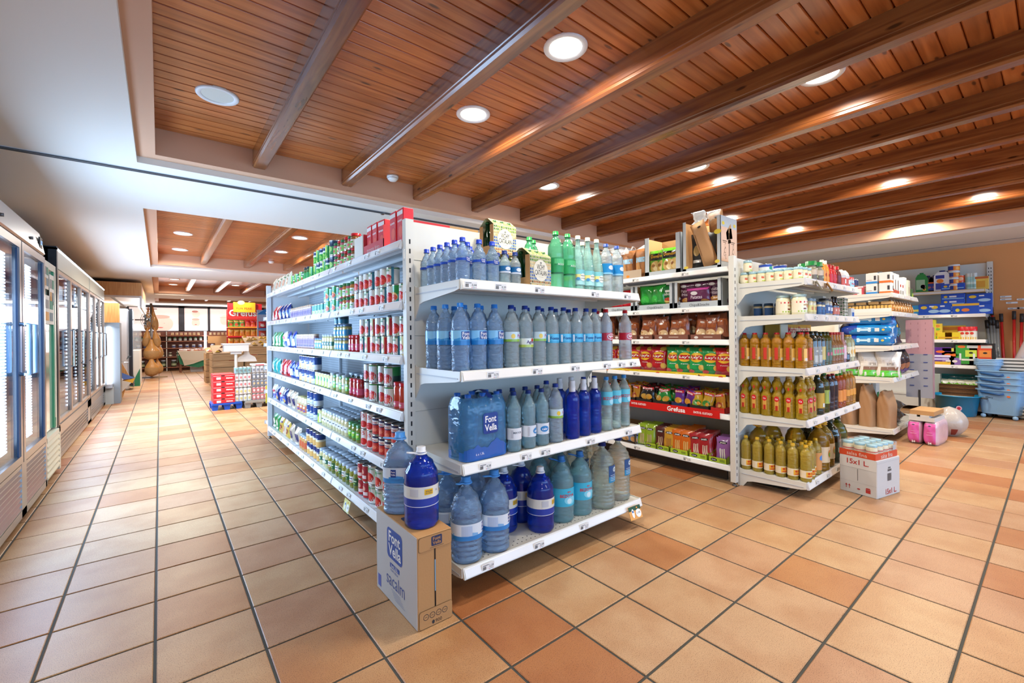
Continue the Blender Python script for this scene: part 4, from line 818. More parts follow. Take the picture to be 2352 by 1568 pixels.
b.text(F, 'FONT VELLA', -.01, .148, .08, IB); b.text(F, 'sacalm', .0, .105, .19, M('#4d5f9a', .5), h=.06)
for i in range(5): b.rect(F, -.045+.01*i, .05+.012*i, .062-i*.008, .0635-i*.008, M('#8090b8', .5))
b.rect(F, -.195, -.160, .02, .075, M('#5a69b4', .5)); b.obj('white_side_print', t)
b = MB().box(BX0+.077, BX0+.083, BY0-.0012, BY0, .075, BH-.06, BLACK).box(BX0+.078, BX0+.082, BY0-.0018, BY0-.001, .14, BH-.11, M('#7aa8c4', .4)); b.obj('front_slit', t)
for z0, z1 in ((BH-.062, BH-.004), (.004, .075)):
    b = MB(); F = flatF(BY0-.001, 0, .001); rrect(b, lambda x, y: (x, BY0-.0035, y), BX0+.006, BX1-.002, z0, z1, .010, CDB); rrect(b, lambda x, y: (x, BY0-.0015, y), BX0+.004, BX1-.001, z0-.002, z1+.001, .010, M('#8d6840', .8)); Fx = lambda x, y: (x, BY0-.0045, y)
    if z0 > .2:
        rrect(b, Fx, BX0+.062, BX0+.112, BH-.050, BH-.010, .006, M('#2a3558', .5)); Fy = lambda x, y: (x, BY0-.0055, y); b.text(Fy, 'Font', BX0+.087, BH-.021, .036, CDB, h=.014, bold=.02); b.text(Fy, 'Vella', BX0+.087, BH-.038, .039, CDB, h=.014, bold=.02); b.rect(Fx, BX0+.055, BX0+.12, BH-.056, BH-.0545, INK)
    else:
        for i in range(4):
            cx_ = BX0+.035+i*.029; vs = [(cx_+r_*math.cos(a*PI/12), .048+r_*math.sin(a*PI/12)) for r_ in (.0105, .0125) for a in range(24)]
            b.decal(Fx, vs, [(k, (k+1) % 24, 24+(k+1) % 24, 24+k) for k in range(24)], INK); b.rect(Fx, cx_-.006, cx_+.006, .0470, .0485, INK)
        b.ell(Fx, BX0+.068, .018, .006, .008, INK); b.text(Fx, '900', BX0+.093, .018, .03, M('#4a3a2c', .6))
    b.obj('flap', t)
b = MB(); Fz = lambda x, y: (x, y, BH+.0012); rrect(b, Fz, BX0+.03, BX0+.12, 1.77, 1.86, .01, M('#2a3558', .5)); b.text(lambda x, y: (x, y, BH+.002), 'Vella', BX0+.075, 1.80, .07, CDW, h=.025, bold=.02); b.rect(Fz, BX0+.002, BX1-.002, 1.845, 1.8465, M('#8d6840', .8)); b.obj('top_print', t)
fv8 = bottle('water_jug', .156, .365, PB, '#5aa6ea', PBIG, .023, .022, seg=32, ribs=[(.06, .42, 6, .08)], handle=('#7ab8f0',), wob=lambda t, z: 1+.05*math.cos(4*t), n=60,
    lab=(.42, .62, [(.30, '#3a8fd6'), (.70, '#d6e4f0')], [('m', 0, .28, 2.0, .22, '#3a8fd6'), ('r', -.45, .66, .16, .5, FV), ('r', .30, .70, .14, .4, '#8090c0')], [('Font', -.45, .76, .12, '#ffffff'), ('Vella', -.45, .58, .13, '#ffffff')]))
jg(fv8, .884, 1.955, BH+.002, 'pale blue handled jug on the floor carton', 'behind the dark blue one', 0, 'standing').location = (.884, 1.958, BH+.0012)
jg(sl5, .886, 1.755, BH+.002, 'dark blue jug with yellow label on the floor carton', 'nearest the camera', .15, 'standing').location = (.888, 1.752, BH+.0012)
# price cards hung on rails
def card(x, y, z, rx, rz, label, cols):
    b = MB().box(-.055, .055, -.001, .001, -.075, 0, M(cols[0], .5)); F = flatF(-.001, 0, .0006)
    b.rect(F, -.055, .055, -.025, 0, M(cols[1], .5)); b.ell(flatF(-.001, 0, .001), -.022, -.04, .011, .026, PAPER); b.ell(flatF(-.001, 0, .001), .026, -.045, .024, .024, PAPER); b.text(flatF(-.001, 0, .0016), '1,15€', .026, -.043, .034, INK); b.ell(flatF(-.001, 0, .0016), -.022, -.030, .007, .007, M('#2a6ab0', .5)); b.ell(flatF(-.001, 0, .001), .02, -.012, .006, .005, M('#e0902a', .5))
    o = b.obj('price_card'); o.location = (x, y, z); o.rotation_euler = (rx, 0, rz); tag(o, label, 'price card', 'hanging price cards'); return o
card(2.275, 1.655, ED-.012, -.35, -.05, 'orange and green price card hanging from the bottom water shelf', ('#e0a050', '#1f4a30'))
c_ = card(.962, 2.95, LZ[5]-.03, -.25, -PI/2, 'pale yellow price card hanging from the bottom shelf of jars', ('#d8d49a', '#cfc87a'))
card(3.70, 1.10, OZ[0]-.01, -.5, .35, 'pale folded price card under the top mayonnaise shelf', ('#d8d4c4', '#3a3a34')); card(3.93, 1.10, OZ[0]-.01, -.5, .35, 'orange price card under the top mayonnaise shelf', ('#d89a4a', '#c88a3a'))
# ------------------------------------------------------------------ tins, jars and bags in the fridge aisle
SH = ['top shelf of tins unit', 'second shelf of tins unit', 'third shelf of tins unit', 'fourth shelf of tins unit', 'fifth shelf of tins unit', 'bottom shelf of tins unit']
gT = 'groceries on the long tins unit'
TG, TR, TD = '#1f8f46', '#d4242c', '#123f36'
tom_g = can('tin', .076, .110, [(1, TG)], [('r', .25, .5, 1.0, .98, '#e9ebe6'), ('e', .2, .38, .75, .55, TR), ('e', .2, .30, .55, .3, '#f0503c'), ('r', -.55, .5, .5, .98, TD)], ('Apis', .82, .45, '#ffffff', .12, -.25))
tom_w = can('tin', .076, .110, [(.95, '#e8e9e6'), (.05, TG)], [('e', 0, .36, .95, .5, TR), ('e', .1, .3, .5, .24, '#ef5a46'), ('r', -.42, .5, .22, .98, TG), ('r', .5, .5, .2, .98, '#2a7f9e')], ('tomate', .8, .5, TG, .1))
tom_y = can('tin', .076, .110, [(1, '#d4303a')], [('r', 0, .5, .6, .98, '#e7dfa8'), ('e', 0, .45, .5, .35, '#d83c3a'), ('r', -.1, .85, .4, .18, '#6fae3c'), ('e', 0, .18, .6, .2, '#f4f2ea')])
tom_d = can('tin', .098, .118, [(.5, TD), (.5, TG)], [('r', .15, .45, .9, .85, '#dfe6e2'), ('e', .15, .36, .8, .5, TR), ('e', .2, .3, .4, .25, '#f0705a'), ('r', -.5, .5, .5, .96, '#173f39')], ('Apis', .8, .35, '#ffffff', .1))
fruit = can('tin', .080, .112, [(.5, '#2d9cb0'), (.5, TG)], [('e', 0, .35, .9, .5, '#e8c07a'), ('e', .1, .33, .6, .3, '#d8543a'), ('r', -.4, .6, .3, .6, '#dfe8e4')])
pea = can('tin', .074, .108, [(.6, '#2c9a3a'), (.15, '#dfe6dc'), (.25, '#14305e')], [('e', 0, .3, .9, .4, '#7fc04a'), ('r', -.4, .5, .25, .9, '#e6e8e2')], ('verde', .62, .5, '#ffffff', .1))
pea2 = can('tin', .074, .108, [(1, '#1f8a3c')], [('r', 0, .5, .5, .95, '#a8cf62'), ('e', 0, .32, .5, .35, '#3f9a3a')])
cht = can('tin', .080, .118, [(.42, '#d8a860'), (.16, '#e8d8b0'), (.42, '#14306e')], [('r', -.35, .72, .3, .4, '#24509a')], ('LACHE', .62, .6, '#ffffff', .10))
bean = can('tin', .080, .118, [(.42, '#cfd2d6'), (.58, '#14407e')], [('r', -.35, .72, .3, .4, '#2f6ab4'), ('e', .2, .18, .5, .14, '#aeb4b8')], ('LACHE', .55, .6, '#ffffff', .10))
orr = can('tin', .092, .108, [(.58, '#c22a2a'), (.42, '#16295a')], [('e', 0, .3, .95, .4, '#d84a34'), ('e', .15, .3, .4, .2, '#ee7a5a'), ('r', 0, .72, .9, .20, '#f2efe4')], ('Orrio', .72, .72, '#c22020', .16))
sol = can('tin', .090, .112, [(1, '#f0efea')], [('r', -.35, .5, .7, .98, '#c8141c'), ('e', .25, .3, .6, .4, '#d42a2a'), ('e', -.2, .75, .5, .3, '#c8141c')], ('5', .78, .2, '#c8141c', .2, .3))
big = can('tin', .104, .120, [(1, '#efefea')], [('e', -.35, .7, .9, .6, '#1f8f46'), ('e', .05, .38, .75, .5, '#c8201f'), ('e', .1, .36, .4, .25, '#e0442f')], ('Orlando'[:5], .84, .45, '#1f8f46', .1, .2))
yel = can('tin', .080, .112, [(.5, '#b9d04a'), (.5, '#e4e2a0')], [('e', 0, .6, .5, .3, '#3f9a4a'), ('r', .35, .4, .2, .6, '#f2f2ea')])
cup = can('tin', .070, .080, [(.4, '#7fb04a'), (.35, '#e8ebe2'), (.25, '#1f6f34')], [('e', 0, .4, .6, .4, '#c83a2c'), ('e', .4, .5, .3, .4, '#4f9a3a')])
teal = can('tin', .070, .095, [(.45, '#dfe6e2'), (.55, '#1f8f86')], [('e', 0, .3, .6, .3, '#8fae6a')])
j_amb = jar('jar', .066, .100, '#c07a34', '#3a7a46', (.1, .55, '#e4e6e2'), [('r', 0, .4, .8, .08, '#5aa04a'), ('e', 0, .25, .5, .12, '#7a8fb0')])
j_pick = jar('jar', .072, .135, '#6b7a2e', '#aebac6', (.28, .62, '#1d5a34'), [('r', .1, .5, .5, .06, '#c9d8b0'), ('e', 0, .38, .5, .08, '#8fb04a')])
j_pick2 = jar('jar', .072, .135, '#8a8a30', '#b4c0cc', (.30, .60, '#e8eae6'), [('r', .1, .5, .5, .05, '#5a6a7a'), ('r', 0, .36, .6, .06, '#c87a3a')])
j_asp = jar('jar', .066, .130, '#d6cc9c', '#a8b6c4', (.25, .55, '#eceae4'), [('r', 0, .42, .5, .06, '#3a4a5a'), ('r', -.3, .3, .2, .05, '#8a9aaa')])
j_asp2 = jar('jar', .066, .130, '#cfc890', '#9fb0c0', (.30, .55, '#1f5f4a'), [('e', 0, .42, .5, .12, '#e0e6d8')])
j_grn = jar('jar', .064, .118, '#7f8a3a', '#3f8a4a', (.2, .6, '#4fae4a'), [('e', 0, .4, .7, .25, '#a8d84a'), ('r', .2, .5, .3, .08, '#f0f2ea')])
j_yb = jar('jar', .064, .100, '#c0b46a', '#5a7a96', (.15, .6, '#2a86b4'), [('r', 0, .38, .5, .2, '#e4e8ea')])
j_big = jar('jar', .100, .150, '#8f8a4a', '#8fa4b4', (.25, .62, '#2f6a8a'), [('r', 0, .45, .5, .2, '#dfe4e4')])
j_drk = jar('jar', .100, .140, '#38402e', '#8496a6', (.2, .6, '#1f5a6a'), [('r', .2, .4, .5, .2, '#a8c4c8')])
j_red = jar('jar', .056, .120, '#b4262c', '#c8202a', (.15, .5, '#d4486a'), [('r', 0, .35, .5, .1, '#e9d8da')])
j_red2 = jar('jar', .060, .150, '#c23a22', '#c8202a', (.1, .3, '#d8607a'), [('e', 0, .2, .6, .08, '#e9c8b0')])
j_sl = jar('jar', .060, .105, '#9a6a5a', '#c4a488', (.12, .82, '#8a6a86'), [('r', 0, .75, .8, .08, '#e8d4b4'), ('r', .2, .4, .4, .3, '#5a3f7a'), ('e', -.2, .3, .4, .12, '#d09a6a')])
j_sl2 = jar('jar', .058, .135, '#a87a60', '#cfb79a', (.1, .85, '#a07a80'), [('r', 0, .8, .8, .06, '#ecdcc0'), ('r', .1, .5, .5, .3, '#6a4a86'), ('r', 0, .25, .7, .12, '#4a3a6a')])
j_lid = jar('jar', .072, .100, '#8f5a30', '#c8202a', (.12, .58, '#dcd8c8'), [('r', 0, .4, .6, .1, '#5a9a3a'), ('e', 0, .25, .5, .12, '#c83a2a')])
j_lid2 = jar('jar', .072, .095, '#c06070', '#1f7a4a', (.12, .6, '#8fc06a'), [('e', 0, .35, .5, .2, '#d84a5a')])
j_wht = jar('jar', .098, .150, '#c8b890', '#d0c484', (.15, .55, '#c06a3a'), [('r', 0, .45, .6, .12, '#f0e8dc'), ('r', 0, .25, .7, .1, '#6a4a8a')])
jd = can('tin', .075, .12, [(.3, '#1f6f8a'), (.4, '#143a4a'), (.3, '#0f2a38')], [('r', 0, .4, .4, .3, '#7ab0c0')])
bq = lambda n, c, dd, tx=(), **k: bag(n, .15, .17, .07, c, dd, tx, stand=True, nu=8, nv=9, **k)
b_blu = bq('pouch', '#1f3f8f', [('r', 0, .35, .8, .4, '#c9d2dc'), ('e', 0, .6, .5, .2, '#3a6ac0')], seed=2)
b_red = bq('pouch', '#c0202c', [('e', 0, .5, .6, .4, '#e8d8d4'), ('r', 0, .2, .8, .15, '#8a1820')], seed=3)
b_tea = bq('pouch', '#2fa8a4', [('e', 0, .45, .5, .4, '#d8eeea')], seed=4)
b_gre = bq('pouch', '#1f8a4a', [('e', 0, .5, .5, .4, '#cfe0d0'), ('r', 0, .2, .7, .15, '#e0e4dc')], seed=5)
b_nav = bq('pouch', '#1a2c6a', [('r', 0, .4, .8, .3, '#2f56a8'), ('e', .1, .25, .5, .25, '#c9a860')], seed=6)
b_wht = bq('pouch', '#dfe2e8', [('r', 0, .25, .9, .3, '#1f56b4'), ('e', .1, .6, .5, .2, '#c83a4a')], [('cous', 0, .62, .6, '#c8304a')], seed=7)
b_bei = bq('pouch', '#d2c2aa', [('e', 0, .45, .6, .4, '#c88a6a'), ('r', 0, .75, .6, .1, '#3a7a4a')], seed=8)
b_yel = bq('pouch', '#c9a84a', [('e', 0, .4, .6, .35, '#8a4a2a'), ('r', 0, .75, .7, .12, '#4a2a6a')], seed=9)
b_ptt = bq('pouch', '#b9a894', [('r', 0, .45, .7, .4, '#2a2f5a'), ('r', 0, .12, .7, .1, '#e8e4dc')], seed=10)
R = rowL; z = LZ[0]
brick_ = carton('tomato_carton', .085, .06, .19, '#cf2030', [('e', .1, .35, .6, .35, '#e0503a'), ('r', 0, .88, .9, .12, '#e8e0dc'), ('s', 0, .5, .6, .3, '#e89a90')], [('tomate', 0, .66, .7, '#ffffff')])
R(brick_, 2.19, 2.37, z, 'tall red tomato carton', SH[0], 'carton', gT)
t = empty('display_tray', (1.02, 2.62, z), -PI/2); tag(t, 'red cut-open display tray of tomato cartons near the post, top shelf of tins unit', 'tray')
RT = M('#c23440', .5); b = MB().box(-.16, .16, 0, .004, 0, .07, RT).box(-.16, .16, .2, .204, 0, .15, RT).box(-.16, -.156, 0, .2, 0, .15, RT).box(.156, .16, 0, .2, 0, .15, RT).box(-.16, .16, 0, .2, 0, .003, RT); b.text(flatF(0), 'tomate frito', 0, .035, .2, M('#e8b8b4', .5)); b.obj('tray', t)
R(brick_, 2.49, 2.76, z+.003, 'red tomato carton inside the display tray', SH[0], 'carton', gT, x0=1.035)
o = MB().bbox(-.08, .08, 0, .2, 0, .15, M('#d8cfc0', .6)).obj('carton'); o.location = (1.02, 2.87, z); o.rotation_euler.z = -PI/2; tag(o, 'plain beige carton beside the red tray, top shelf of tins unit', 'carton')
R([j_lid, j_lid2], 2.97, 3.42, z, 'small jar with colourful label', SH[0], 'jar', gT, tiers=2, rows=1)
R(can('tin', .10, .118, [(.6, '#4a8f5a'), (.4, '#1a2f4a')], [('e', 0, .4, .7, .4, '#9ac86a')]), 3.43, 3.54, z, 'wide green tin with dark lid', SH[0], 'tin', gT, tiers=2)
R([pea, pea2, pea], 3.55, 3.98, z, 'green pea tin', SH[0], 'tin', gT, tiers=2)
R(pea2, 3.99, 4.14, z, 'plain green pea tin', SH[0], 'tin', gT, tiers=1)
R(jar('jar', .07, .125, '#4f6a3a', '#22303a', (.15, .6, '#2f8f4a')), 4.15, 4.30, z, 'green jar with black lid', SH[0], 'jar', gT)
R([cup, pea2], 4.31, 4.80, z, 'short green vegetable tin', SH[0], 'tin', gT, rows=2)
R(b_bei, 4.86, 5.74, z, 'beige pouch with pictures', SH[0], 'pouch', gT)
z = LZ[1]
R([tom_w, fruit], 2.20, 2.37, z, 'tin with pink fruit print by the post', SH[1], 'tin', gT)
R([tom_g, tom_w, tom_g], 2.375, 3.0, z, 'green and red tomato tin', SH[1], 'tin', gT, tiers=2)
R([j_amb, j_lid2], 3.01, 3.30, z, 'amber bean jar', SH[1], 'jar', gT, tiers=2)
R([teal, fruit], 3.31, 3.70, z, 'white and teal vegetable tin', SH[1], 'tin', gT, tiers=2)
R(teal, 3.71, 4.06, z, 'white tin with teal top', SH[1], 'tin', gT)
R(j_sl, 4.07, 4.85, z, 'purple and brown spread jar', SH[1], 'jar', gT)
R(b_nav, 4.88, 5.40, z, 'navy and silver pouch', SH[1], 'pouch', gT); R(b_red, 5.42, 5.76, z, 'red and white pouch', SH[1], 'pouch', gT)
z = LZ[2]
R([tom_y, tom_w, tom_g], 2.20, 2.90, z, 'tomato tin with red fruit print', SH[2], 'tin', gT, tiers=2)
R(j_red, 2.91, 3.12, z, 'small red pepper jar', SH[2], 'jar', gT)
R(j_big, 2.93, 3.16, z, 'large olive jar behind the red ones', SH[2], 'jar', gT, x0=1.09)
R(j_yb, 3.17, 3.44, z, 'small yellow jar with blue label', SH[2], 'jar', gT, tiers=2, rows=1)
R(jd, 3.30, 3.46, z+.2, 'dark blue tin stacked above the yellow jars', SH[2], 'tin', gT, x0=1.03)
R(j_asp2, 3.47, 3.75, z, 'pale asparagus jar with green label', SH[2], 'jar', gT, rows=1)
R(j_yb, 3.76, 3.96, z, 'small yellow jar with blue label farther on', SH[2], 'jar', gT)
R(j_sl2, 3.97, 4.60, z, 'tall purple and tan spread jar', SH[2], 'jar', gT)
R(b_blu, 4.62, 5.05, z, 'silver and blue pouch', SH[2], 'pouch', gT); R(b_wht, 5.06, 5.22, z, 'big white pouch with blue base', SH[2], 'pouch', gT); R(b_gre, 5.26, 5.78, z, 'green and white pouch', SH[2], 'pouch', gT)
z = LZ[3]
R(j_red2, 2.22, 2.37, z, 'tall slim red sauce jar', SH[3], 'jar', gT)
R([tom_d, tom_g], 2.40, 2.88, z, 'wide dark green tomato tin', SH[3], 'tin', gT, tiers=2)
R(j_red, 2.89, 3.10, z, 'small red jar with pink label', SH[3], 'jar', gT); R(j_drk, 2.90, 3.36, z, 'large dark jar with grey lid', SH[3], 'jar', gT, x0=1.09)
R([j_grn, j_asp], 3.12, 3.55, z, 'vegetable jar with green label', SH[3], 'jar', gT)
R(yel, 3.56, 3.98, z, 'yellow and green tin', SH[3], 'tin', gT)
R([bean, cht], 3.99, 4.50, z, 'blue and silver pulse tin', SH[3], 'tin', gT, tiers=2)
R(b_blu, 4.52, 4.95, z, 'blue and silver pouch', SH[3], 'pouch', gT); R(b_red, 4.96, 5.36, z, 'red and white pouch', SH[3], 'pouch', gT); R(b_tea, 5.38, 5.78, z, 'turquoise pouch', SH[3], 'pouch', gT)
z = LZ[4]
R(orr, 2.22, 2.70, z, 'blue and red tomato tin with cream band', SH[4], 'tin', gT, tiers=2, rows=1)
R(sol, 2.71, 2.90, z, 'white and red tomato tin', SH[4], 'tin', gT, tiers=2)
R(j_grn, 2.91, 3.14, z, 'pickle jar with green label', SH[4], 'jar', gT, rows=2)
R(j_asp, 3.15, 3.78, z, 'white asparagus jar', SH[4], 'jar', gT, rows=3)
R(yel, 3.79, 3.93, z, 'green and red printed tin', SH[4], 'tin', gT, tiers=1)
R(bean, 3.94, 4.26, z, 'blue and silver pulse tin', SH[4], 'tin', gT, tiers=2)
R(j_wht, 4.28, 4.60, z, 'large bean jar with orange label', SH[4], 'jar', gT)
R(b_ptt, 4.63, 5.05, z, 'brown and white pouch', SH[4], 'pouch', gT); R([b_nav, b_wht], 5.06, 5.78, z, 'navy patterned pouch', SH[4], 'pouch', gT)
z = LZ[5]
R(big, 2.22, 2.78, z, 'big white tomato tin with green arc', SH[5], 'tin', gT, tiers=2)
R(can('tin', .074, .108, [(.5, '#c02a30'), (.5, '#b83040')], [('r', 0, .3, .9, .2, '#f0d8d4'), ('e', 0, .6, .5, .3, '#e8a08a')]), 2.79, 2.96, z, 'small red and white tin', SH[5], 'tin', gT, tiers=2)
R([j_pick, j_pick2], 2.97, 3.62, z, 'pickle jar with pale lid', SH[5], 'jar', gT, rows=4)
R([j_asp2, j_asp], 3.63, 3.86, z, 'pale vegetable jar', SH[5], 'jar', gT, rows=2)
R(cht, 3.87, 4.28, z, 'blue and gold chickpea tin', SH[5], 'tin', gT, tiers=2, rows=1)
R(jar('jar', .074, .14, '#c89a5a', '#8a9aaa', (.2, .6, '#c8603a')), 4.29, 4.52, z, 'chickpea jar with orange label', SH[5], 'jar', gT)
R(b_ptt, 4.53, 4.95, z, 'brown and navy pulse pouch', SH[5], 'pouch', gT, rows=1); R([b_yel, b_bei], 4.96, 5.42, z, 'golden yellow pouch', SH[5], 'pouch', gT); R(b_gre, 5.43, 5.78, z, 'dark green pouch', SH[5], 'pouch', gT)
# ------------------------------------------------------------------ snack aisle shelves (face the camera's left)
gS = 'snacks on the crisps unit'; QS = ['top shelf of snack unit', 'second shelf of snack unit', 'third shelf of snack unit', 'fourth shelf of snack unit', 'fifth shelf of snack unit', 'bottom shelf of snack unit']
def RS(p, ya, yb, z, desc, k, cat='snack bag', **kw): rowL(p, ya, yb, z, desc, QS[k], cat, gS, x0=kw.pop('x0', 3.535), frm='from the oil unit', **kw)
GREYB = M('#b4bcc0', .6); INKB = M('#2c3034', .6)
def display_box(y0, y1, z, h, label, col, front=.10, txt=None, dd=.30, ends=.022, lean=0., left_win=0., deco=None, inner=CARD):
    """open-fronted shelf carton facing -X; local x runs from y1 down to y0"""
    w = y1-y0; t = empty('display_carton', (3.522, (y0+y1)/2, z), -PI/2); tag(t, label, 'display carton', 'open display cartons on the snack unit')
    b = MB().box(-w/2, w/2, 0, dd, 0, .003, col).box(-w/2, w/2, dd, dd+.003, 0, h, inner)
    for sg in (-1, 1): x = sg*w/2; b.box(min(x, x-sg*.004), max(x, x-sg*.004), 0, dd, 0, h, col); b.box(min(x, x-sg*ends), max(x, x-sg*ends), 0, .003, 0, h, col); b.box(min(x-sg*.004, x-sg*.005), max(x-sg*.004, x-sg*.005), .003, dd, .003, h, inner)
    b.box(-w/2, w/2, 0, .003, 0, front, col); b.obj('carton_tray', t); b = MB()
    if txt: b.text(flatF(0), txt, w*.05, front*.45, w*.42, INKB)
    if deco:
        for k, x, y, rx, ry, c in deco:
            b.ell(flatF(0), x, y, rx, ry, M(c, .5)) if k == 'e' else b.rect(flatF(0), x-rx, x+rx, y-ry, y+ry, M(c, .5))
    if txt or deco: b.obj('carton_print', t)
    return t
def sb(p, y, z, k, desc, dx=.05, rz=0., cat='snack bag', tilt=None): return put(p, (3.522+dx, y, z), -PI/2+rz, desc, QS[k], cat, gS, 'from the oil unit', tilt)
# top: tall carton with paper bags, crisp carton, bread bags
DB = [('e', -.135, .04, .02, .012, '#d8c040'), ('e', .135, .06, .02, .014, '#d8c040'), ('e', .14, .30, .03, .02, '#d8c040')]
t = display_box(1.70, 2.03, SZ[0], .43, 'tall pale grey display carton holding long paper bags', GREYB, .03, None, .28, .03, deco=DB)
b = MB().box(-.165, .165, 0, .28, .43, .433, M('#c9a888', .6)); bpy.data.objects  # lid flaps stay open; the flank shown to the camera carries drawings
b = MB(); F = frameF((.1655, .14, 0), (0, 1, 0), (0, 0, 1), .001); PK = M('#d9b49a', .6)
b.rect(F, -.135, -.008, .06, .34, PK); b.rect(F, .008, .135, .06, .34, PK); b.rect(F, -.006, .006, .02, .30, M('#6a5a50', .6)); b.poly(F, [(-.05, .30), (.03, .38), (.06, .26), (-.04, .24)], CARD); b.poly(F, [(-.02, .24), (.03, .25), (.03, .22), (-.02, .21)], M('#6a4424', .7))
for sx in (-.07, .07):
    for q in ((0, .15, .016, .022), (.005, .19, .012, .02), (-.012, .12, .014, .016), (.012, .10, .012, .02)): b.ell(F, sx+q[0], q[1], q[2], q[3], INKB, 12); b.ell(frameF((.1655, .14, 0), (0, 1, 0), (0, 0, 1), .0016), sx+q[0], q[1], q[2]*.82, q[3]*.82, PK, 12)
    b.rect(F, sx-.04, sx+.03, .225, .23, INKB); b.rect(F, sx-.035, sx+.02, .213, .217, INKB); b.ell(F, sx*1.4, .37, .022, .014, M('#d8c040', .5))
b.obj('flank_print', t)
PBG = M('#b58a5e', .6, bump=(60, .1)); pb1 = bag('paper_bag', .13, .40, .07, PBG, [('e', .15, .86, .22, .05, '#15181a'), ('r', -.3, .5, .05, .5, '#8a6440')], top=None, seed=21, nu=10, nv=14, cr=.3)
pb2 = bag('paper_bag', .12, .30, .07, M('#1d1f22', .5), [('e', 0, .5, .5, .3, '#b89a5a'), ('r', 0, .2, .6, .08, '#c9c9c4')], seed=22, nu=10, nv=12); pb3 = bag('paper_bag', .13, .30, .08, M('#4a5058', .5), seed=23)
sb(pb2, 1.93, SZ[0]+.03, 0, 'black snack bag with golden crisps', .08); sb(pb3, 1.83, SZ[0]+.03, 0, 'slate grey bag between paper bags', .10); sb(pb2, 1.76, SZ[0]+.03, 0, 'black snack bag with golden crisps', .14)
o = sb(pb1, 1.80, SZ[0]+.04, 0, 'long brown paper bag leaning across the tall carton', .05, 0, tilt=(0, -.33)); o = sb(pb1, 1.76, SZ[0]+.10, 0, 'upper brown paper bag standing in the tall carton', .12, 0, tilt=(.0, -.12))
cf = M('#dfe6ea', .1, 0, 0, 0, 1.4, 0, (50, .8), .9, .55)
for y, dz in ((1.93, .42), (1.80, .40)): o = bag('film', .12, .10, .05, cf, seed=int(y*100), nu=8, nv=6, cr=2); c = copy_tree(o); c.location = (3.62, y, SZ[0]+dz); c.rotation_euler = (0, 0, -PI/2); c.name = 'plastic_sleeve'; tag(c, f'crumpled clear plastic sleeve top above the {"lower" if y > 1.9 else "upper"} paper bags', 'plastic film')
display_box(2.05, 2.41, SZ[0], .36, 'grey display carton with green and black snack bags', GREYB, .045, None, .28, .045)
dom = bag('snack_bag', .15, .24, .07, '#5aa82a', [('r', 0, .74, .8, .26, '#16181a'), ('e', 0, .36, .7, .45, '#c9a860'), ('e', .1, .3, .4, .25, '#dcc48a'), ('e', -.15, .4, .2, .12, '#8a5a2a')], [('Domo', 0, .76, .6, '#e8b030', .12)], seed=31)
for y, rz in ((2.12, -.2), (2.19, .2), (2.27, 0), (2.34, .2)): sb(dom, y, SZ[0]+.01, 0, 'green and black nut snack bag', .09 if y > 2.2 else .06, rz)
bread = bag('bread_bag', .17, .30, .11, M('#a06a3c', .6, bump=(20, .6)), [('e', -.2, .4, .3, .6, '#c49058'), ('e', .2, .35, .3, .6, '#b47a48'), ('r', 0, .62, .7, .16, '#9cc4dc')], [('', 0, .6, .1, '#000000')][:0], seed=33)
for i in range(6): sb(bread, 2.50+i*.16, SZ[0], 0, 'clear bag of bread rolls with pale blue label', .12, .1)
b = MB()
for i in range(26):
    rn = random.Random(i); y, x, zz = 2.44+rn.random()*.95, 3.55+rn.random()*.25, SZ[0]+.24+rn.random()*.09
    pts = [(x+rn.uniform(-.07, .07), y+rn.uniform(-.09, .09), zz+rn.uniform(-.05, .07)) for _ in range(4)]; b.add(pts+[(sum(p[0] for p in pts)/4, sum(p[1] for p in pts)/4, zz+.05)], [(0, 1, 4), (1, 2, 4), (2, 3, 4), (3, 0, 4)], cf)
o = b.obj('plastic_film'); tag(o, 'crumpled clear film over the bread rolls, top of the snack unit', 'plastic film', None, 'stuff')
o = MB().box(3.523, 3.526, 2.45, 3.3, SZ[0], SZ[0]+.085, M('#b8a48c', .6)).obj('tray_front'); b = MB().ell(frameF((3.5228, 2.6, SZ[0]+.03), (0, -1, 0), (0, 0, 1), .0005), 0, 0, .02, .012, M('#e88a2a', .5)); b.obj('sticker', o); tag(o, 'beige cardboard strip with orange sticker below the bread bags', 'tray')
z = SZ[1]
fr_ = [('e', -.16, .05, .012, .02, '#6a7076'), ('e', -.155, .09, .01, .012, '#6a7076'), ('r', -.16, .02, .012, .004, '#6a7076')]
display_box(1.70, 2.115, z, .235, 'grey crisps-and-snacks carton with purple crisp bags', GREYB, .055, 'Chips&Snacks', .3, .03, deco=fr_)
display_box(2.13, 2.525, z, .235, 'grey crisps-and-snacks carton with green crisp bags', GREYB, .055, 'Chips&Snacks', .3, .03, deco=fr_)
display_box(2.54, 2.93, z, .235, 'grey crisps-and-snacks carton with red bags, half hidden by water bottles', GREYB, .055, 'Chips&Snacks', .3, .03, deco=fr_)
pur = bag('crisp_bag', .17, .20, .07, '#4a1a3a', [('e', -.2, .82, .35, .12, '#c9c4c4'), ('e', 0, .2, .6, .25, '#c98a3a')], [('Patatas', -.1, .62, .6, '#dcc8d8'), ('fritas', -.15, .47, .45, '#dcc8d8')], seed=41)
purh = bag('crisp_bag', .22, .13, .07, '#5a1e46', [('r', 0, .88, .9, .16, '#c84a9a'), ('e', -.1, .6, .3, .25, '#cfcaca'), ('e', .3, .1, .3, .2, '#c98a3a')], [('Patatas', 0, .35, .5, '#dcc8d8')], seed=42)
for y in (1.78, 1.90, 2.03): sb(pur, y, z+.035, 1, 'dark purple crisp bag', .10, .1)
sb(purh, 1.92, z+.05, 1, 'purple crisp bag lying sideways with pink edge', .055)
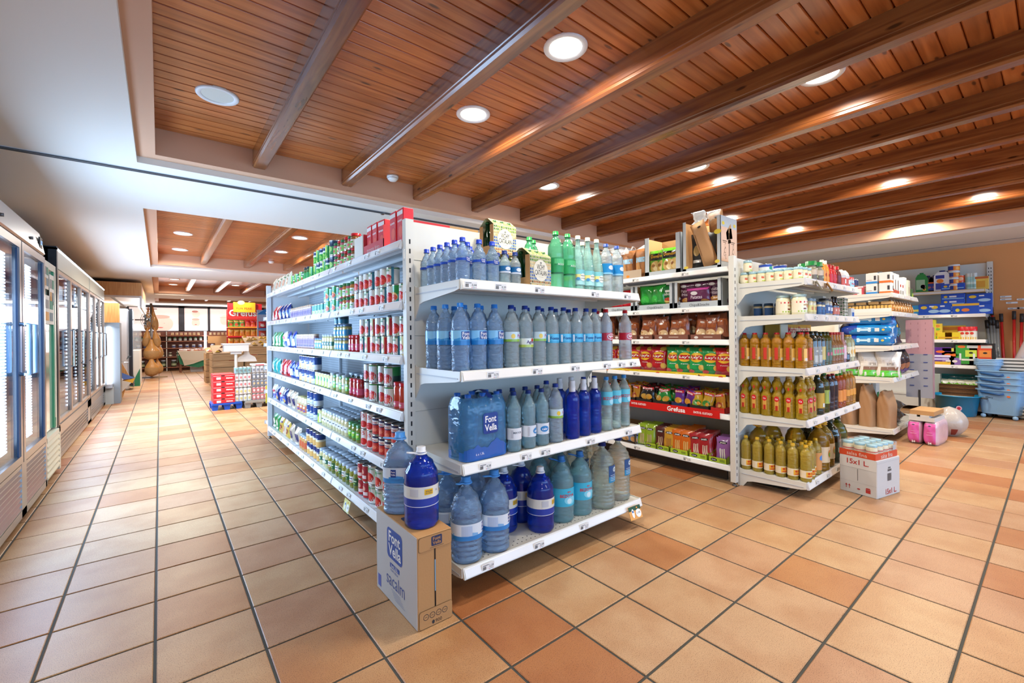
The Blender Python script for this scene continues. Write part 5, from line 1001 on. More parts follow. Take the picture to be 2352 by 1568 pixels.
grb = bag('crisp_bag', .17, .20, .08, '#1f8f2e', [('e', -.1, .3, .5, .4, '#2fa83a')], seed=43, gloss=.15); grb2 = bag('crisp_bag', .16, .19, .08, '#1a6f34', [('r', 0, .68, .3, .1, '#e8eee4'), ('e', .05, .18, .7, .4, '#d8c06a'), ('e', 0, .3, .5, .16, '#c0402a')], [('sabor', 0, .55, .5, '#e8f0e4')], seed=44)
sb(grb, 2.42, z+.04, 1, 'glossy plain green crisp bag', .07, .2); sb(grb, 2.31, z+.04, 1, 'glossy plain green crisp bag', .07, -.2); sb(grb2, 2.20, z+.04, 1, 'dark green crisp bag with chips picture', .08)
rdb = bag('crisp_bag', .16, .19, .08, '#c8202a', [('e', 0, .5, .5, .3, '#e8c8c0')], seed=45)
for y in (2.64, 2.78): sb(rdb, y, z+.03, 1, 'red crisp bag', .08)
z = SZ[2]
nut = bag('nut_bag', .125, .20, .08, '#8a4a2e', [('r', 0, .62, .96, .26, '#a85a2c'), ('e', -.05, .70, .3, .08, '#ddd0c4'), ('e', 0, .25, .7, .34, '#cfae80'), ('e', .15, .2, .2, .1, '#f0e2c0'), ('e', -.2, .3, .16, .1, '#a87a4a')], seed=51, stand=True)
NB = M('#7a4a3a', .6)
for a, c in ((1.70, 1.97), (1.985, 2.32), (2.335, 2.48), (2.50, 2.80), (2.82, 3.12)):
    t = display_box(a, c, z, .05, f'{["brown nut tray next to the oil unit", "wide brown nut tray with oval mark, second from the oil unit", "narrow brown nut tray in the middle", "brown nut tray partly behind red-capped bottles", "brown nut tray hidden behind water bottles"][[1.70,1.985,2.335,2.50,2.82].index(a)]}', NB, .05, None, .3, .004, deco=[('e', -(c-a)*.3, .025, .018, .011, '#d8d0c8'), ('r', (c-a)*.08, .028, (c-a)*.14, .003, '#cdb8a8')], inner=NB)
for i, y in enumerate((1.72, 1.80, 1.90, 2.05, 2.14, 2.24, 2.37, 2.44, 2.58, 2.70, 2.86, 3.0)): sb(nut, y, z+.012+(.0 if i % 3 else .01), 2, 'brown bag of mixed nuts, front row', .06, (i % 3-1)*.25, tilt=((i % 2)*.1-.05, ((i*7) % 5-2)*.07))
for i in range(9): sb(nut, 1.76+i*.14, z+.05, 2, 'brown bag of mixed nuts, back row', .17, (i % 3-1)*.3, tilt=(.2, ((i*5) % 4-2)*.1))
z = SZ[3]
def crisp(c, c2, seed): return bag('crisp_bag', .165, .225, .08, c, [('e', 0, .62, .72, .36, '#f0c030'), ('r', 0, .62, .66, .17, '#c01824'), ('e', .28, .92, .4, .16, '#d8a840'), ('e', .26, .24, .32, .22, '#dcae50'), ('e', -.3, .1, .35, .14, c2)], [("Lay's", 0, .62, .58, '#ffffff', .12), ('al punto', 0, .36, .4, '#ffffff', .05)], seed=seed, top=None)
lr, lg = crisp('#b81c26', '#8a1018', 61), crisp('#1f8f46', '#c8302a', 62); lg2 = crisp('#1f9a4e', '#c8302a', 63)
for y, p, rz in ((1.70, lr, .2), (1.81, lg, .25), (1.93, lg2, .1), (2.045, lg, .3), (2.145, lg2, .1), (2.30, lr, .25), (2.43, lr, 0), (2.56, lr, .2), (2.70, lr, 0), (2.85, lr, .1), (3.0, lr, .1)): sb(p, y, z+.01, 3, 'red crisp bag with yellow sun' if p is lr else 'green crisp bag with yellow sun', .06, rz)
for i in range(7): sb(lg if i < 4 else lr, 1.75+i*.14, z+.03, 3, 'back-row crisp bag', .16, .2)
o = MB().prism([(3.500, z-.016), (3.497, z+.022), (3.499, z+.022), (3.502, z-.016)], 1.66, 4.6, M('#e8c82a', .4), 1); F = frameF((3.4975, 2, z+.003), (0, -1, 0), (0, 0, 1), .001)
for i in range(14): yy = .3-i*.19; o.ell(F, yy, 0, .018, .010, M('#f2dc7a' if i % 3 else '#d8602a', .5))
for q in (.14, -.6): o.ell(F, q, 0, .03, .015, M('#f4d040', .5)); o.text(frameF((3.4975, 2, z+.003), (0, -1, 0), (0, 0, 1), .002), "Lay's", q, 0, .04, RED)
tag(o.obj('shelf_strip'), 'yellow advertising strip with crisp pictures along the fourth snack shelf', 'shelf strip')
z = SZ[4]
o = MB().prism([(3.478, z-.035), (3.474, z+.03), (3.476, z+.03), (3.480, z-.035)], 1.70, 3.6, M('#d8201c', .35), 1); F = frameF((3.4755, 2.2, z-.003), (0, -1, 0), (0, 0, 1), .001); PW = M('#ffffff', .5)
o.text(F, 'Grefusa', .12, 0, .17, PW, bold=.02); o.text(F, 'DATE EL GUSTAZO', .36, -.002, .16, PW, bold=.02, h=.018); o.text(F, 'DATE EL GUSTAZO', -.26, .004, .16, PW, bold=.02, h=.018); o.text(F, 'Grefusa', -.8, 0, .17, PW, bold=.02)
tag(o.obj('shelf_strip'), 'bright red advertising strip with white lettering along the fifth snack shelf', 'shelf strip')
BK = M('#20201f', .5)
def sn(c, c2, seed, word='Gre'): return bag('snack_bag', .10, .15, .05, c, [('r', 0, .82, .9, .16, '#c8202a'), ('e', 0, .3, .7, .34, c2), ('e', .1, .25, .35, .2, '#e8a030')], [(word+'fusa', 0, .82, .7, '#ffffff')], seed=seed, nu=8, nv=9)
s1, s2, s3, s4, s5 = sn('#c88a20', '#a8401c', 71), sn('#17181a', '#d8a84a', 72), sn('#1f8a34', '#c8a040', 73), sn('#6a2a8a', '#e8a030', 74), sn('#c8a020', '#3a8a2a', 75)
trays = [(1.68, 1.80, 'red'), (1.81, 1.985, 'dark'), (1.995, 2.155, 'navy'), (2.17, 2.34, 'black'), (2.35, 2.52, 'black'), (2.53, 2.70, 'black'), (2.72, 2.95, 'black')]
for i, (a, c, cc) in enumerate(trays):
    t = display_box(a, c, z, .05, f'{cc} cardboard snack tray, {ORD[i]} from the oil unit on fifth snack shelf', M({'red': '#c02a24', 'navy': '#1f3058'}.get(cc, '#2a2620'), .5), .045, None, .34, .004, inner=M('#6a5436', .7))
    for sg in (a+.004, c-.004): pass
spots = [(1.74, s1), (1.86, s5), (1.93, s5), (2.03, s4), (2.11, s4), (2.22, s3), (2.30, s3), (2.40, s2), (2.47, s2), (2.57, s1), (2.65, s1), (2.78, s1), (2.88, s2)]
nm = {id(s1): 'golden snack bag with red top', id(s2): 'black snack bag with red top', id(s3): 'green snack bag with red top', id(s4): 'purple snack bag', id(s5): 'yellow snack bag'}
for i, (y, p) in enumerate(spots):
    for r_ in range(3): sb(p, y, z+.015+r_*.008, 4, nm[id(p)]+(', front row', ', middle row', ', back row')[r_], .05+r_*.07, ((i+r_) % 3-1)*.3, tilt=(-.25, ((i*3+r_) % 5-2)*.12))
z = SZ[5]
LGB = M('#a8c030', .5)
def stick(c, c2, seed, wd='snatt'): return bag('breadstick_bag', .11, .19, .035, c, [('e', 0, .80, .6, .12, '#15171a'), ('r', -.15, .3, .09, .5, c2), ('r', 0, .28, .09, .5, c2), ('r', .15, .3, .09, .5, c2)], [(wd, 0, .80, .42, '#ffffff')], seed=seed, nu=8, nv=9)
k1, k2, k3, k4, k5 = stick('#9ab82e', '#c8b088', 81), stick('#5a2420', '#c8a888', 82), stick('#d8a030', '#b07a40', 83), stick('#e0701c', '#e8c070', 84), stick('#b02028', '#d8c8b0', 85); k6 = stick('#a06ab8', '#e8ece4', 86)
for i, (a, c) in enumerate(((1.67, 1.82), (1.83, 1.99), (2.0, 2.17), (2.18, 2.30), (2.31, 2.42))):
    t = display_box(a, c, z, .05, f'lime green breadstick tray with black oval, {ORD[i]} from oil unit', LGB, .042, None, .30, .004, deco=[('e', -(c-a)*.2, .021, .026, .012, '#15171a'), ('r', (c-a)*.25, .026, .02, .002, '#3a5a20'), ('r', (c-a)*.25, .016, .02, .002, '#3a5a20')], inner=CARD)
    b = MB(); b.text(flatF(0, 0, .002), 'snatt', -(c-a)*.2, .021, .034, PW)
    for sx in (-1, 1): x = sx*((c-a)/2-.002); b.add([(x, 0, .05), (x, .3, .05), (x, .3, .13)], [(0, 1, 2)], LGB)
    b.obj('carton_print', t)
nk = {id(k1): 'lime green breadstick bag', id(k2): 'dark brown breadstick bag', id(k3): 'golden breadstick bag', id(k4): 'orange breadstick bag', id(k5): 'red breadstick bag', id(k6): 'lilac breadstick bag'}
for y, p, n in ((1.72, k6, 4), (1.86, k5, 6), (1.94, k5, 5), (2.04, k4, 8), (2.12, k4, 6), (2.20, k3, 5), (2.29, k2, 5), (2.40, k1, 5), (2.48, k1, 4)):
    for r_ in range(n): sb(p, y, z+.008+r_*.004, 5, nk[id(p)], .04+r_*.032, .15, tilt=(-.12, -.1 if p is k5 else 0))
tst = bag('toast_bag', .13, .13, .09, M('#7f93b8', .3, coat=.4), [('e', 0, .35, .6, .4, '#c0905a'), ('r', 0, .7, .6, .1, '#2a3a7a')], seed=88)
for i in range(9): sb(tst, 2.58+(i % 5)*.10, z, 5, 'blue bag of toasts', .07+.12*(i//5), .2, tilt=(.1, .15))
t = display_box(2.54, 3.08, z, .16, 'dark open carton of blue toast bags at the shelf edge', M('#5a4a3c', .7), .005, None, .34, .003)
# ------------------------------------------------------------------ oil end unit
gO = 'jars and oil on the oil unit'; OS = ['top shelf of oil unit', 'second shelf of oil unit', 'third shelf of oil unit', 'fourth shelf of oil unit', 'bottom shelf of oil unit']
def ob(p, x, y, k, desc, cat='bottle', row='front row', rz=0., dz=0., tilt=None): return put(p, (x, y, OZ[k]+dz), rz+random.uniform(-.07, .07), desc, f'{row}, {OS[k]}', cat, gO, 'from the post', tilt)
mayo = jar('mayonnaise_jar', .062, .092, '#e9deb0', '#8fb2bc', (.12, .66, '#e8dfc0'), [('e', -.25, .42, .35, .14, '#d4603a'), ('r', .1, .17, .9, .07, '#b4c84a'), ('r', .3, .3, .18, .06, '#7a2a20'), ('r', 0, .55, .8, .02, '#b8b08a')], text=('Musa', .5, .3, '#c8503a', -.25))
mayoL = jar('mayonnaise_jar', .100, .150, '#ebe2bc', '#9fb8b4', (.12, .70, '#eae2c8'), [('r', 0, .62, 1.3, .08, '#c82a2a'), ('r', 0, .18, 1.1, .07, '#9fb84a'), ('e', .2, .42, .3, .16, '#e8a080'), ('r', -.1, .3, .2, .07, '#6a2a1a')], text=('salsa', .5, .4, '#b88a3a'))
blj = jar('sauce_jar', .066, .105, '#e2cfa8', '#24446a', (.08, .66, '#1f4a80'), [('e', .15, .5, .35, .18, '#d8c090'), ('r', 0, .2, .8, .08, '#173460')])
gry = jar('sauce_jar', .080, .140, '#b0a890', '#2a2a28', (.15, .62, '#2a4a86'), [('r', 0, .4, .5, .2, '#dfe2e4')])
sml = jar('sauce_jar', .062, .125, '#d8cba0', '#7f98a8', (.2, .6, '#dccf7a'), [('r', 0, .4, .5, .2, '#c87a3a')])
for i in range(7): ob(mayo, 3.612, 1.185+.062*i, 0, 'small mayonnaise jar with grey lid', 'jar', 'along shelf side', -.35)
for i in range(2): ob(mayo, 3.68+.075*i, 1.175, 0, 'small mayonnaise jar with grey lid', 'jar')
for i in range(5): ob(mayo, 3.70, 1.26+.064*i, 0, 'small mayonnaise jar with grey lid', 'jar', 'inner rows')
ob(mayo, 3.615, 1.535, 0, 'single mayonnaise jar stacked on the back of the row', 'jar', 'upper layer', 0, .093)
blc = can('tin', .10, .06, [(.6, '#e0e8e8'), (.4, '#2a4ab0')], [('e', 0, .4, .6, .5, '#2f9a8a')])
ob(blc, 3.86, 1.50, 0, 'wide tin with royal blue lid behind the jars', 'tin', 'back row', 0, .115); ob(blc, 4.02, 1.45, 0, 'wide tin with royal blue lid behind the jars', 'tin', 'back row', 0, .115)
for x in (3.86, 4.02): ob(can('tin', .10, .115, [(1, '#c9d4d0')]), x, 1.50 if x < 4 else 1.45, 0, 'pale tin under the blue-lidded one', 'tin', 'back row')
gl = bottle('condiment_bottle', .085, .155, M('#8f8a70', .3, coat=.5), '#1d7a3c', [(.9, 0), (1, .1), (1, .7), (.8, .82), (.7, .9), (.7, 1)], .036, .035, lab=(.1, .7, [(.5, '#6a5a44'), (.5, '#c9b49a')], [('e', 0, .3, .4, .25, '#a8b890')], []))
for x, y in ((3.86, 1.18), (3.95, 1.26), (3.96, 1.17)): ob(gl, x, y, 0, 'squat spice bottle with green lid')
def squeeze(col, cap, dec=(), h=.17): return bottle('squeeze_bottle', .062, h, M(col, .3, coat=.4), cap, [(.85, 0), (1, .08), (.92, .4), (1, .6), (.8, .8), (.5, .9), (.45, 1)], .014, .03, lab=(.2, .55, col, list(dec), []))
ob(squeeze('#e8962a', '#f0e8d0', [('e', 0, .6, .5, .5, '#b8301c')], .185), 4.07, 1.17, 0, 'orange squeeze bottle with white cap'); ob(squeeze('#e8962a', '#f0e8d0', [('e', 0, .6, .5, .5, '#b8301c')], .185), 4.14, 1.17, 0, 'orange squeeze bottle with white cap')
for x in (4.24, 4.32): ob(squeeze('#c8141c', '#a01018', [('e', 0, .4, .5, .4, '#d85040')], .165), x, 1.17, 0, 'bright red ketchup bottle')
ob(squeeze('#6a1f1c', '#c8202a', [], .165), 4.42, 1.165, 0, 'dark red sauce bottle'); 
ctr = bottle('salt_tub', .085, .145, M('#dedad2', .3, coat=.4), '#e8e4dc', [(1, 0), (1, .7), (.85, .85), (.6, 1)], .02, .012, lab=(.1, .55, '#d8502a', [('r', 0, .5, .4, .6, '#f0ece4')], []))
for x in (4.52, 4.62): ob(ctr, x, 1.17, 0, 'white tub with orange label')
ctb = bottle('salt_tub', .085, .155, M('#dfe6ea', .3, coat=.4), '#eef0f0', [(1, 0), (1, .75), (.85, .88), (.6, 1)], .02, .012, lab=(.05, .45, '#2a9ac8', [('r', .2, .5, .3, .5, '#f0f4f4')], [])); ob(ctb, 4.70, 1.20, 0, 'white tub with blue label'); ob(ctb, 4.72, 1.30, 0, 'white tub with blue label', row='second row')
for x in (4.77, 4.82): ob(bottle('spice_shaker', .045, .10, M('#dce8ea', .2, coat=.5), '#c8202a', [(1, 0), (1, .8), (.95, 1)], .021, .022, lab=(.2, .7, '#a8d0dc', [('r', 0, .6, .6, .3, '#d8404a')], [])), x, 1.165, 0, 'small shaker with red lid')
for i in range(3): ob(blj, 3.76-.001*i, 1.36+.08*i, 1, 'small navy-labelled jar with dark lid', 'jar', 'set back')
for i in range(2): ob(blj, 3.85, 1.40+.08*i, 1, 'small navy-labelled jar with dark lid', 'jar', 'inner row')
for y in (1.185, 1.29): ob(mayoL, 3.632, y, 1, 'big mayonnaise jar with red band', 'jar', 'near corner', -.3)
for x in (3.73,): ob(mayoL, x, 1.30, 1, 'big mayonnaise jar with red band', 'jar', 'inner row')
for i in range(2): ob(sml, 3.745+.07*i, 1.165, 1, 'slim cream sauce jar', 'jar')
for i in range(2): ob(blj, 3.93+.08*i, 1.165, 1, 'small navy-labelled jar with dark lid', 'jar')
ob(gry, 4.11, 1.17, 1, 'tall grey jar with blue label', 'jar'); ob(gry, 4.21, 1.18, 1, 'tall grey jar with blue label', 'jar')
dkb = bottle('sauce_bottle', .055, .165, M('#2a1814', .15, coat=1), '#171717', [(.9, 0), (1, .05), (1, .6), (.4, .8), (.35, 1)], .012, .02, lab=(.12, .5, '#c8603a', [('r', 0, .6, .6, .3, '#e0b8a0')], []))
for x in (4.31, 4.38): ob(dkb, x, 1.165, 1, 'dark sauce bottle with orange label')
def diamonds(b):
    for i in range(5):
        for j in range(6):
            for F, w_ in ((flatF(-.045, 0, .001), .10), (frameF((-.0505, 0, 0), (0, -1, 0), (0, 0, 1), .0005), .09)):
                x, y = (i-2)*w_/5, .012+j*.027; r_ = .0085
                for q, c in ((1, '#1d4a2c'), (.55, '#e8e4d8')) if (i+j) % 2 else ((.8, '#3f8a4a'), (.45, '#1a2a1e')): b.poly(F if q > .6 else (lambda a, c_, F=F: tuple(Vector(F(a, c_))+(Vector((0, -.0005, 0)) if w_ > .095 else Vector((-.0005, 0, 0))))), [(x+r_*q*1.1, y), (x, y+r_*q*1.5), (x-r_*q*1.1, y), (x, y-r_*q*1.5)][::1], M(c, .5))
ob(carton('patterned_box', .10, .09, .165, '#dcd8cc', [('e', .1, .55, .6, .35, '#b9b6a8')], extra=diamonds), 4.56, 1.18, 1, 'green and white diamond-patterned box', 'box'); ob(carton('patterned_box', .10, .09, .185, '#cfcabc', extra=diamonds), 4.50, 1.32, 1, 'taller diamond-patterned box behind', 'box')
ob(carton('small_box', .07, .06, .08, '#d8dcdc', [('r', 0, .3, .8, .5, '#2a6ab8')]), 4.75, 1.165, 1, 'small white and blue packet', 'box')
OILM = pet('#f0a818', .25, (70, .5), .04, .36); OILM2 = pet('#e8bc24', .25, (80, .5), .04, .36); OILL = pet('#f0d050', .30, (80, .4), .04, .34); OLV = M('#1c2412', .08, coat=1); OLV2 = pet('#7a7a10', .2, None); DKV = M('#2a1420', .1, coat=1); ORV = pet('#e86a14', .3, (60, .3)); PNK = pet('#d8903a', .3, (60, .3))
PO1 = [(.9, 0), (1, .04), (1, .74), (.9, .84), (.45, .93), (.42, 1)]
def oil(name, d, h, mat, cap, prof=PO1, capr=.014, caph=.016, ribs=((.05, .36, 5, .05),), lab=None): return bottle(name, d, h, mat, cap, prof, capr, caph, ribs=list(ribs), lab=lab, n=40, seg=20)
o1 = oil('oil_bottle', .079, .262, OILM, '#c8202a', ribs=[(.04, .72, 9, .05)]); b = MB(); F = cylF(.040, 0, .35, .0015); b.rect(F, -.017, .017, .055, .145, M('#e8b85a', .4), 4); b.rect(cylF(.040, 0, .35, .0022), -.010, .010, .058, .078, M('#d8d4c8', .4), 3); b.rect(cylF(.040, 0, .95, .0015), -.014, .008, .06, .15, M('#b8242a', .4), 4); b.rect(cylF(.040, 0, -.6, .0015), -.014, .008, .06, .15, M('#c83a2a', .4), 4); kid(b, 'label', o1)
PO2 = [(.9, 0), (1, .04), (1, .52), (.62, .66), (.86, .78), (.80, .84), (.42, .95), (.42, 1)]
o2 = oil('oil_bottle', .079, .300, OILM2, '#e0c080', PO2, .014, .014, ribs=[(.04, .5, 5, .04)]); b = MB()
for a in (.85, -.75): b.rect(cylF(.040, 0, a, .0015), -.013, .013, .05, .13, M('#d8a04a', .4), 4); b.rect(cylF(.040, 0, a, .002), -.008, .008, .05, .085, M('#b8301c', .4), 3); b.ell(cylF(.040, 0, a, .0022), 0, .135, .016, .020, M('#d01c24', .4)); b.text(cylF(.040, 0, a, .003), 'Ca', 0, .135, .017, PW, bold=.02); b.ell(cylF(.034, 0, a, .0015), 0, .215, .006, .012, M('#c8301c', .4))
kid(b, 'label', o2)
o3 = oil('oil_bottle', .072, .262, OILL, '#e8b414', [(.9, 0), (1, .04), (1, .76), (.85, .85), (.42, .93), (.4, 1)], .014, .014, ribs=[(.06, .30, 4, .04), (.42, .74, 7, .03)], lab=(.12, .33, '#e8dcc0', [('r', 0, .5, .8, .7, '#e8b030'), ('e', -.15, .65, .25, .3, '#c8401c'), ('e', .15, .65, .25, .3, '#d8601c'), ('r', 0, .3, .6, .12, '#c83a1c')], []))
o4 = oil('oil_bottle', .079, .27, OLV, '#15261c', lab=(.1, .6, '#8a8a84', [('e', 0, .75, .5, .12, '#c9c9c0'), ('r', 0, .3, .8, .4, '#b9b9b0')], [])); o5 = oil('oil_bottle', .075, .265, OLV, '#1c3a24', lab=(.2, .6, '#c9b45a', [('r', .2, .5, .3, .7, '#3a5a3a')], [])); o6 = oil('oil_bottle', .070, .265, OLV2, '#20301c', lab=(.15, .5, '#4a5a3a', [('r', 0, .6, .6, .3, '#b8485a')], []))
vin = oil('vinegar_bottle', .064, .26, PNK, '#c02a34', [(.9, 0), (1, .05), (1, .6), (.5, .84), (.42, 1)], .013, .02, lab=(.3, .55, '#8fae7a', [('r', 0, .5, .6, .5, '#c85a6a')], [])); rose = oil('vinegar_bottle', .064, .26, pet('#e8b0b8', .4, None), '#d8a0a8', [(.9, 0), (1, .05), (1, .6), (.5, .84), (.42, 1)], .013, .02, lab=(.15, .6, '#e0bcc4', [], []))
lem = oil('cooking_bottle', .078, .235, pet('#eef0c0', .4, None), '#e0a83a', lab=(.2, .6, '#e8dcb0', [('e', 0, .5, .5, .5, '#e8b040')], []))
for i in range(6): ob(o1, 3.622, 1.172+.079*i, 2, 'golden oil bottle with red cap and yellow label', row='along shelf side', rz=-.75)
for i in range(5): ob(o1, 3.706, 1.21+.08*i, 2, 'golden oil bottle with red cap and yellow label', row='inner row')
ob(o1, 3.712, 1.165, 2, 'golden oil bottle with red cap beside dark bottles')
for x, p, dd in ((3.81, o4, 'dark olive oil bottle with grey label'), (3.90, o4, 'dark olive oil bottle with grey label'), (3.99, o5, 'dark olive oil bottle with gold label'), (4.08, o6, 'olive green bottle with mixed label'), (4.155, o6, 'olive green bottle with mixed label')): ob(p, x, 1.165, 2, dd)
for i in range(4): ob(vin, 4.235+.07*i, 1.16, 2, 'amber vinegar bottle with red cap')
for i in range(4): ob(vin, 4.235+.07*i, 1.24, 2, 'amber vinegar bottle with red cap', row='second row'); ob(o4, 3.83+.09*i, 1.26, 2, 'dark olive oil bottle with grey label', row='second row')
ob(rose, 4.52, 1.16, 2, 'pale pink vinegar bottle'); ob(bottle('vinegar_bottle', .075, .19, M('#1c1c28', .12, coat=1), '#c8b8b0', [(.8, 0), (1, .15), (1, .4), (.3, .55), (.28, 1)], .011, .02), 4.60, 1.16, 2, 'round-bodied dark balsamic bottle')
for x in (4.69, 4.775): ob(lem, x, 1.17, 2, 'pale lemon bottle with orange cap')
mb_ = carton('biscuit_carton', .72, .12, .33, '#e0a838', [('r', -.38, .5, .22, 1, '#e8dcc0'), ('r', .1, .78, .7, .26, '#f0d8b0'), ('e', .25, .3, .4, .5, '#c87a30'), ('e', .25, .3, .32, .4, '#d8964a')], [('Marbú Dorada', .06, .86, .66, '#c8202a')]); ob(mb_, 4.40, 1.52, 2, 'orange biscuit carton with red lettering behind the oil bottles', 'carton', 'back row')
for i in range(6): ob(o2, 3.622, 1.172+.079*i, 3, 'waisted golden oil bottle with red oval', row='along shelf side', rz=-.75)
for i in range(5): ob(o2, 3.706, 1.21+.08*i, 3, 'waisted golden oil bottle with red oval', row='inner row')
for i in range(1): ob(o2, 3.71, 1.165, 3, 'waisted golden oil bottle with red oval', row='front row')
for y in (1.17, 1.255): ob(o2, 3.792, y, 3, 'waisted golden oil bottle with red oval', row='second column')
big5 = oil('oil_bottle', .094, .30, OLV, '#16301f', lab=(.18, .58, '#c8a030', [('r', .3, .6, .4, .7, '#1f4a3a'), ('r', -.15, .2, .25, .25, '#d8d8d0')], []))
ob(big5, 3.955, 1.175, 3, 'large dark bottle with gold label'); ob(big5, 3.92, 1.28, 3, 'large dark bottle with gold label', row='second row'); ob(oil('oil_bottle', .085, .30, pet('#6a6a18', .25, None), '#1f4a34', lab=(.25, .62, '#a8b84a', [('r', .1, .5, .4, .8, '#8aa0b0')], [])), 4.09, 1.175, 3, 'olive-green bottle with lime label')
for x in (4.21, 4.30): ob(oil('oil_bottle', .078, .29, DKV, '#a01c2c', lab=None), x, 1.17, 3, 'purple-black bottle with red cap')
for x, y in ((4.42, 1.17), (4.42, 1.26), (4.51, 1.17)): ob(oil('oil_bottle', .078, .28, ORV, '#3a9a3a', lab=(.2, .55, '#e8903a', [], [])), x, y, 3, 'orange cooking bottle with green cap')
for x in (4.61, 4.70, 4.78): ob(oil('oil_bottle', .072, .285, pet('#f0a820', .28, (60, .3)), '#c8c080' if x > 4.6 else '#3a9a3a', lab=(.3, .5, '#e8a03a', [], [])), x, 1.165, 3, 'amber oil bottle with pale cap')
for x, y in ((3.612, 1.56), (3.612, 1.475), (3.612, 1.39), (3.612, 1.31), (3.612, 1.23), (3.62, 1.15)): ob(o3, x, y, 4, 'light oil bottle with yellow cap', row='along shelf side', rz=-.4)
for i in range(4):
    for j in range(2): ob(o3, 3.692+.076*j, 1.20+.078*i, 4, 'light oil bottle with yellow cap', row=('second column', 'third column')[j], rz=-.4)
for x in (3.70, 3.775): ob(o3, x, 1.155+(x-3.7)*.2, 4, 'light oil bottle with yellow cap', row='front row', rz=-.2)
g5 = lambda m, c, lb: bottle('oil_jug', .145, .36, m, c, PBIG, .02, .022, seg=24, n=40, handle=(c,), ribs=[(.05, .3, 3, .03)], lab=lb)
GD = pet('#e0a828', .25, (40, .4), .04, .30); ga = g5(GD, '#e8a818', (.2, .55, '#e8d8b8', [('e', 0, .55, .3, .5, '#d8882a'), ('e', 0, .5, .2, .3, '#3f9a3a')], [])); gb = g5(OLV, '#3a3a20', (.15, .5, '#3a4230', [('r', 0, .5, .5, .3, '#a8a890')], [])); gc = g5(pet('#5a6a14', .2, None), '#1c2c18', (.15, .5, '#20280f', [('r', 0, .5, .4, .3, '#c8b83a')], []))
for x, y in ((3.72, 1.55), (3.98, 1.545)): ob(ga, x, y-.04, 4, 'big golden oil jug', 'oil jug', 'back row')
ob(oil('oil_bottle', .08, .27, OILL, '#e8b414', lab=(.15, .65, '#d89a5a', [('e', 0, .7, .6, .3, '#4a8ad8')], [])), 3.865, 1.165, 4, 'light oil bottle with blue and orange label')
ob(ga, 4.02, 1.19, 4, 'big golden oil jug', 'oil jug'); ob(ga, 4.175, 1.20, 4, 'big golden oil jug', 'oil jug'); ob(ga, 4.02, 1.35, 4, 'big golden oil jug', 'oil jug', 'second row')
ob(gb, 4.34, 1.20, 4, 'big black olive oil jug', 'oil jug'); ob(gc, 4.52, 1.20, 4, 'big dark green olive oil jug', 'oil jug'); ob(gb, 4.34, 1.36, 4, 'big black olive oil jug', 'oil jug', 'second row')
# ------------------------------------------------------------------ things on the floor by the oil unit
RD = M('#b83430', .55)
def box_text(b, F, L):
    for t_, x, y, w_, m in L: b.text(F, t_, x, y, w_, m, bold=.02)
t = empty('drinks_carton', (3.978, .822, 0), -.22); tag(t, 'white carton with red 15x1 L. lettering standing on the tiles', 'carton')
CWH = M('#cdccc8', .6); b = MB().bbox(0, .317, 0, .24, 0, .272, CWH); b.obj('carton_body', t)
# visible faces: the slit flank (towards -X) and the long front
b = MB(); F = frameF((0, .12, 0), (0, -1, 0), (0, 0, 1), .001); b.rect(F, -.0015, .0015, .10, .185, BLACK); box_text(b, F, [('15x1 L.', 0, .235, .14, RD)])
rrect(b, frameF((0, .12, 0), (0, -1, 0), (0, 0, 1), .0006), -.118, .118, .19, .271, .012, M('#d8d7d3', .6)); b.rect(F, -.115, .115, .1885, .190, M('#9a9a96', .6)); b.rect(F, -.115, .118, .085, .0865, M('#b4b3ae', .6))
for x in (-.075, -.055): b.rect(F, x-.002, x+.002, .03, .055, RD); b.poly(F, [(x-.008, .05), (x+.008, .05), (x, .064)], RD)
b.rect(F, .05, .08, .025, .05, RD); b.poly(F, [(.048, .052), (.082, .052), (.075, .062), (.055, .062)], RD); b.ell(F, .005, .04, .01, .005, RD); b.obj('flank_print', t)
b = MB(); F = flatF(0, 0, .001); box_text(b, F, [('15x1 L.', .19, .035, .15, RD)]); 
for i in range(14): b.rect(F, .14+i*.004, .142+i*.004, .11, .165, INK)
b.rect(F, .145, .195, .18, .195, M('#5a5a58', .6)); b.rect(F, .15, .185, .20, .21, M('#5a5a58', .6)); b.rect(F, 0, .317, .250, .2512, M('#a8a8a4', .6)); b.obj('front_print', t)
t = empty('jar_pack', (3.985, .832, .272), -.22); tag(t, 'shrink-wrapped tray of twelve mayonnaise jars on the white carton', 'jar pack')
OR = M('#d8502c', .5); b = MB().box(0, .30, 0, .23, 0, .004, OR).box(0, .30, -.002, .001, 0, .045, OR).box(-.002, .001, 0, .23, 0, .045, OR).box(.299, .302, 0, .23, 0, .045, OR).box(0, .3, .229, .232, 0, .045, OR)
b.text(frameF((-.002, .115, .022), (0, -1, 0), (0, 0, 1), .001), 'salsa fina', .0, 0, .13, M('#f0dccc', .5)); b.text(flatF(-.002, 0, .001), 'Ybarra'[:0]+'salsa fina', .15, .022, .16, M('#f0dccc', .5)); b.obj('tray', t)
for i in range(4):
    for j in range(3):
        x, y = .0375+i*.075, .038+j*.076; jj = MB().lathe([(.031, .005), (.035, .01), (.035, .075), (.030, .09)], 16, M('#e6dcb4', .15, coat=1), (x, y)); jj.lathe([(.0356, .022), (.0356, .052)], 16, M('#e4d4b0', .4), (x, y), cap=False); jj.lathe([(.0359, .052), (.0359, .06)], 16, M('#c42c2c', .4), (x, y), cap=False); o = jj.obj('jar', t)
        MB().lathe([(.032, .089), (.032, .102), (.030, .104), (.001, .104)], 16, M('#8fc0d0', .3), (x, y), cap=False).obj('lid', o)
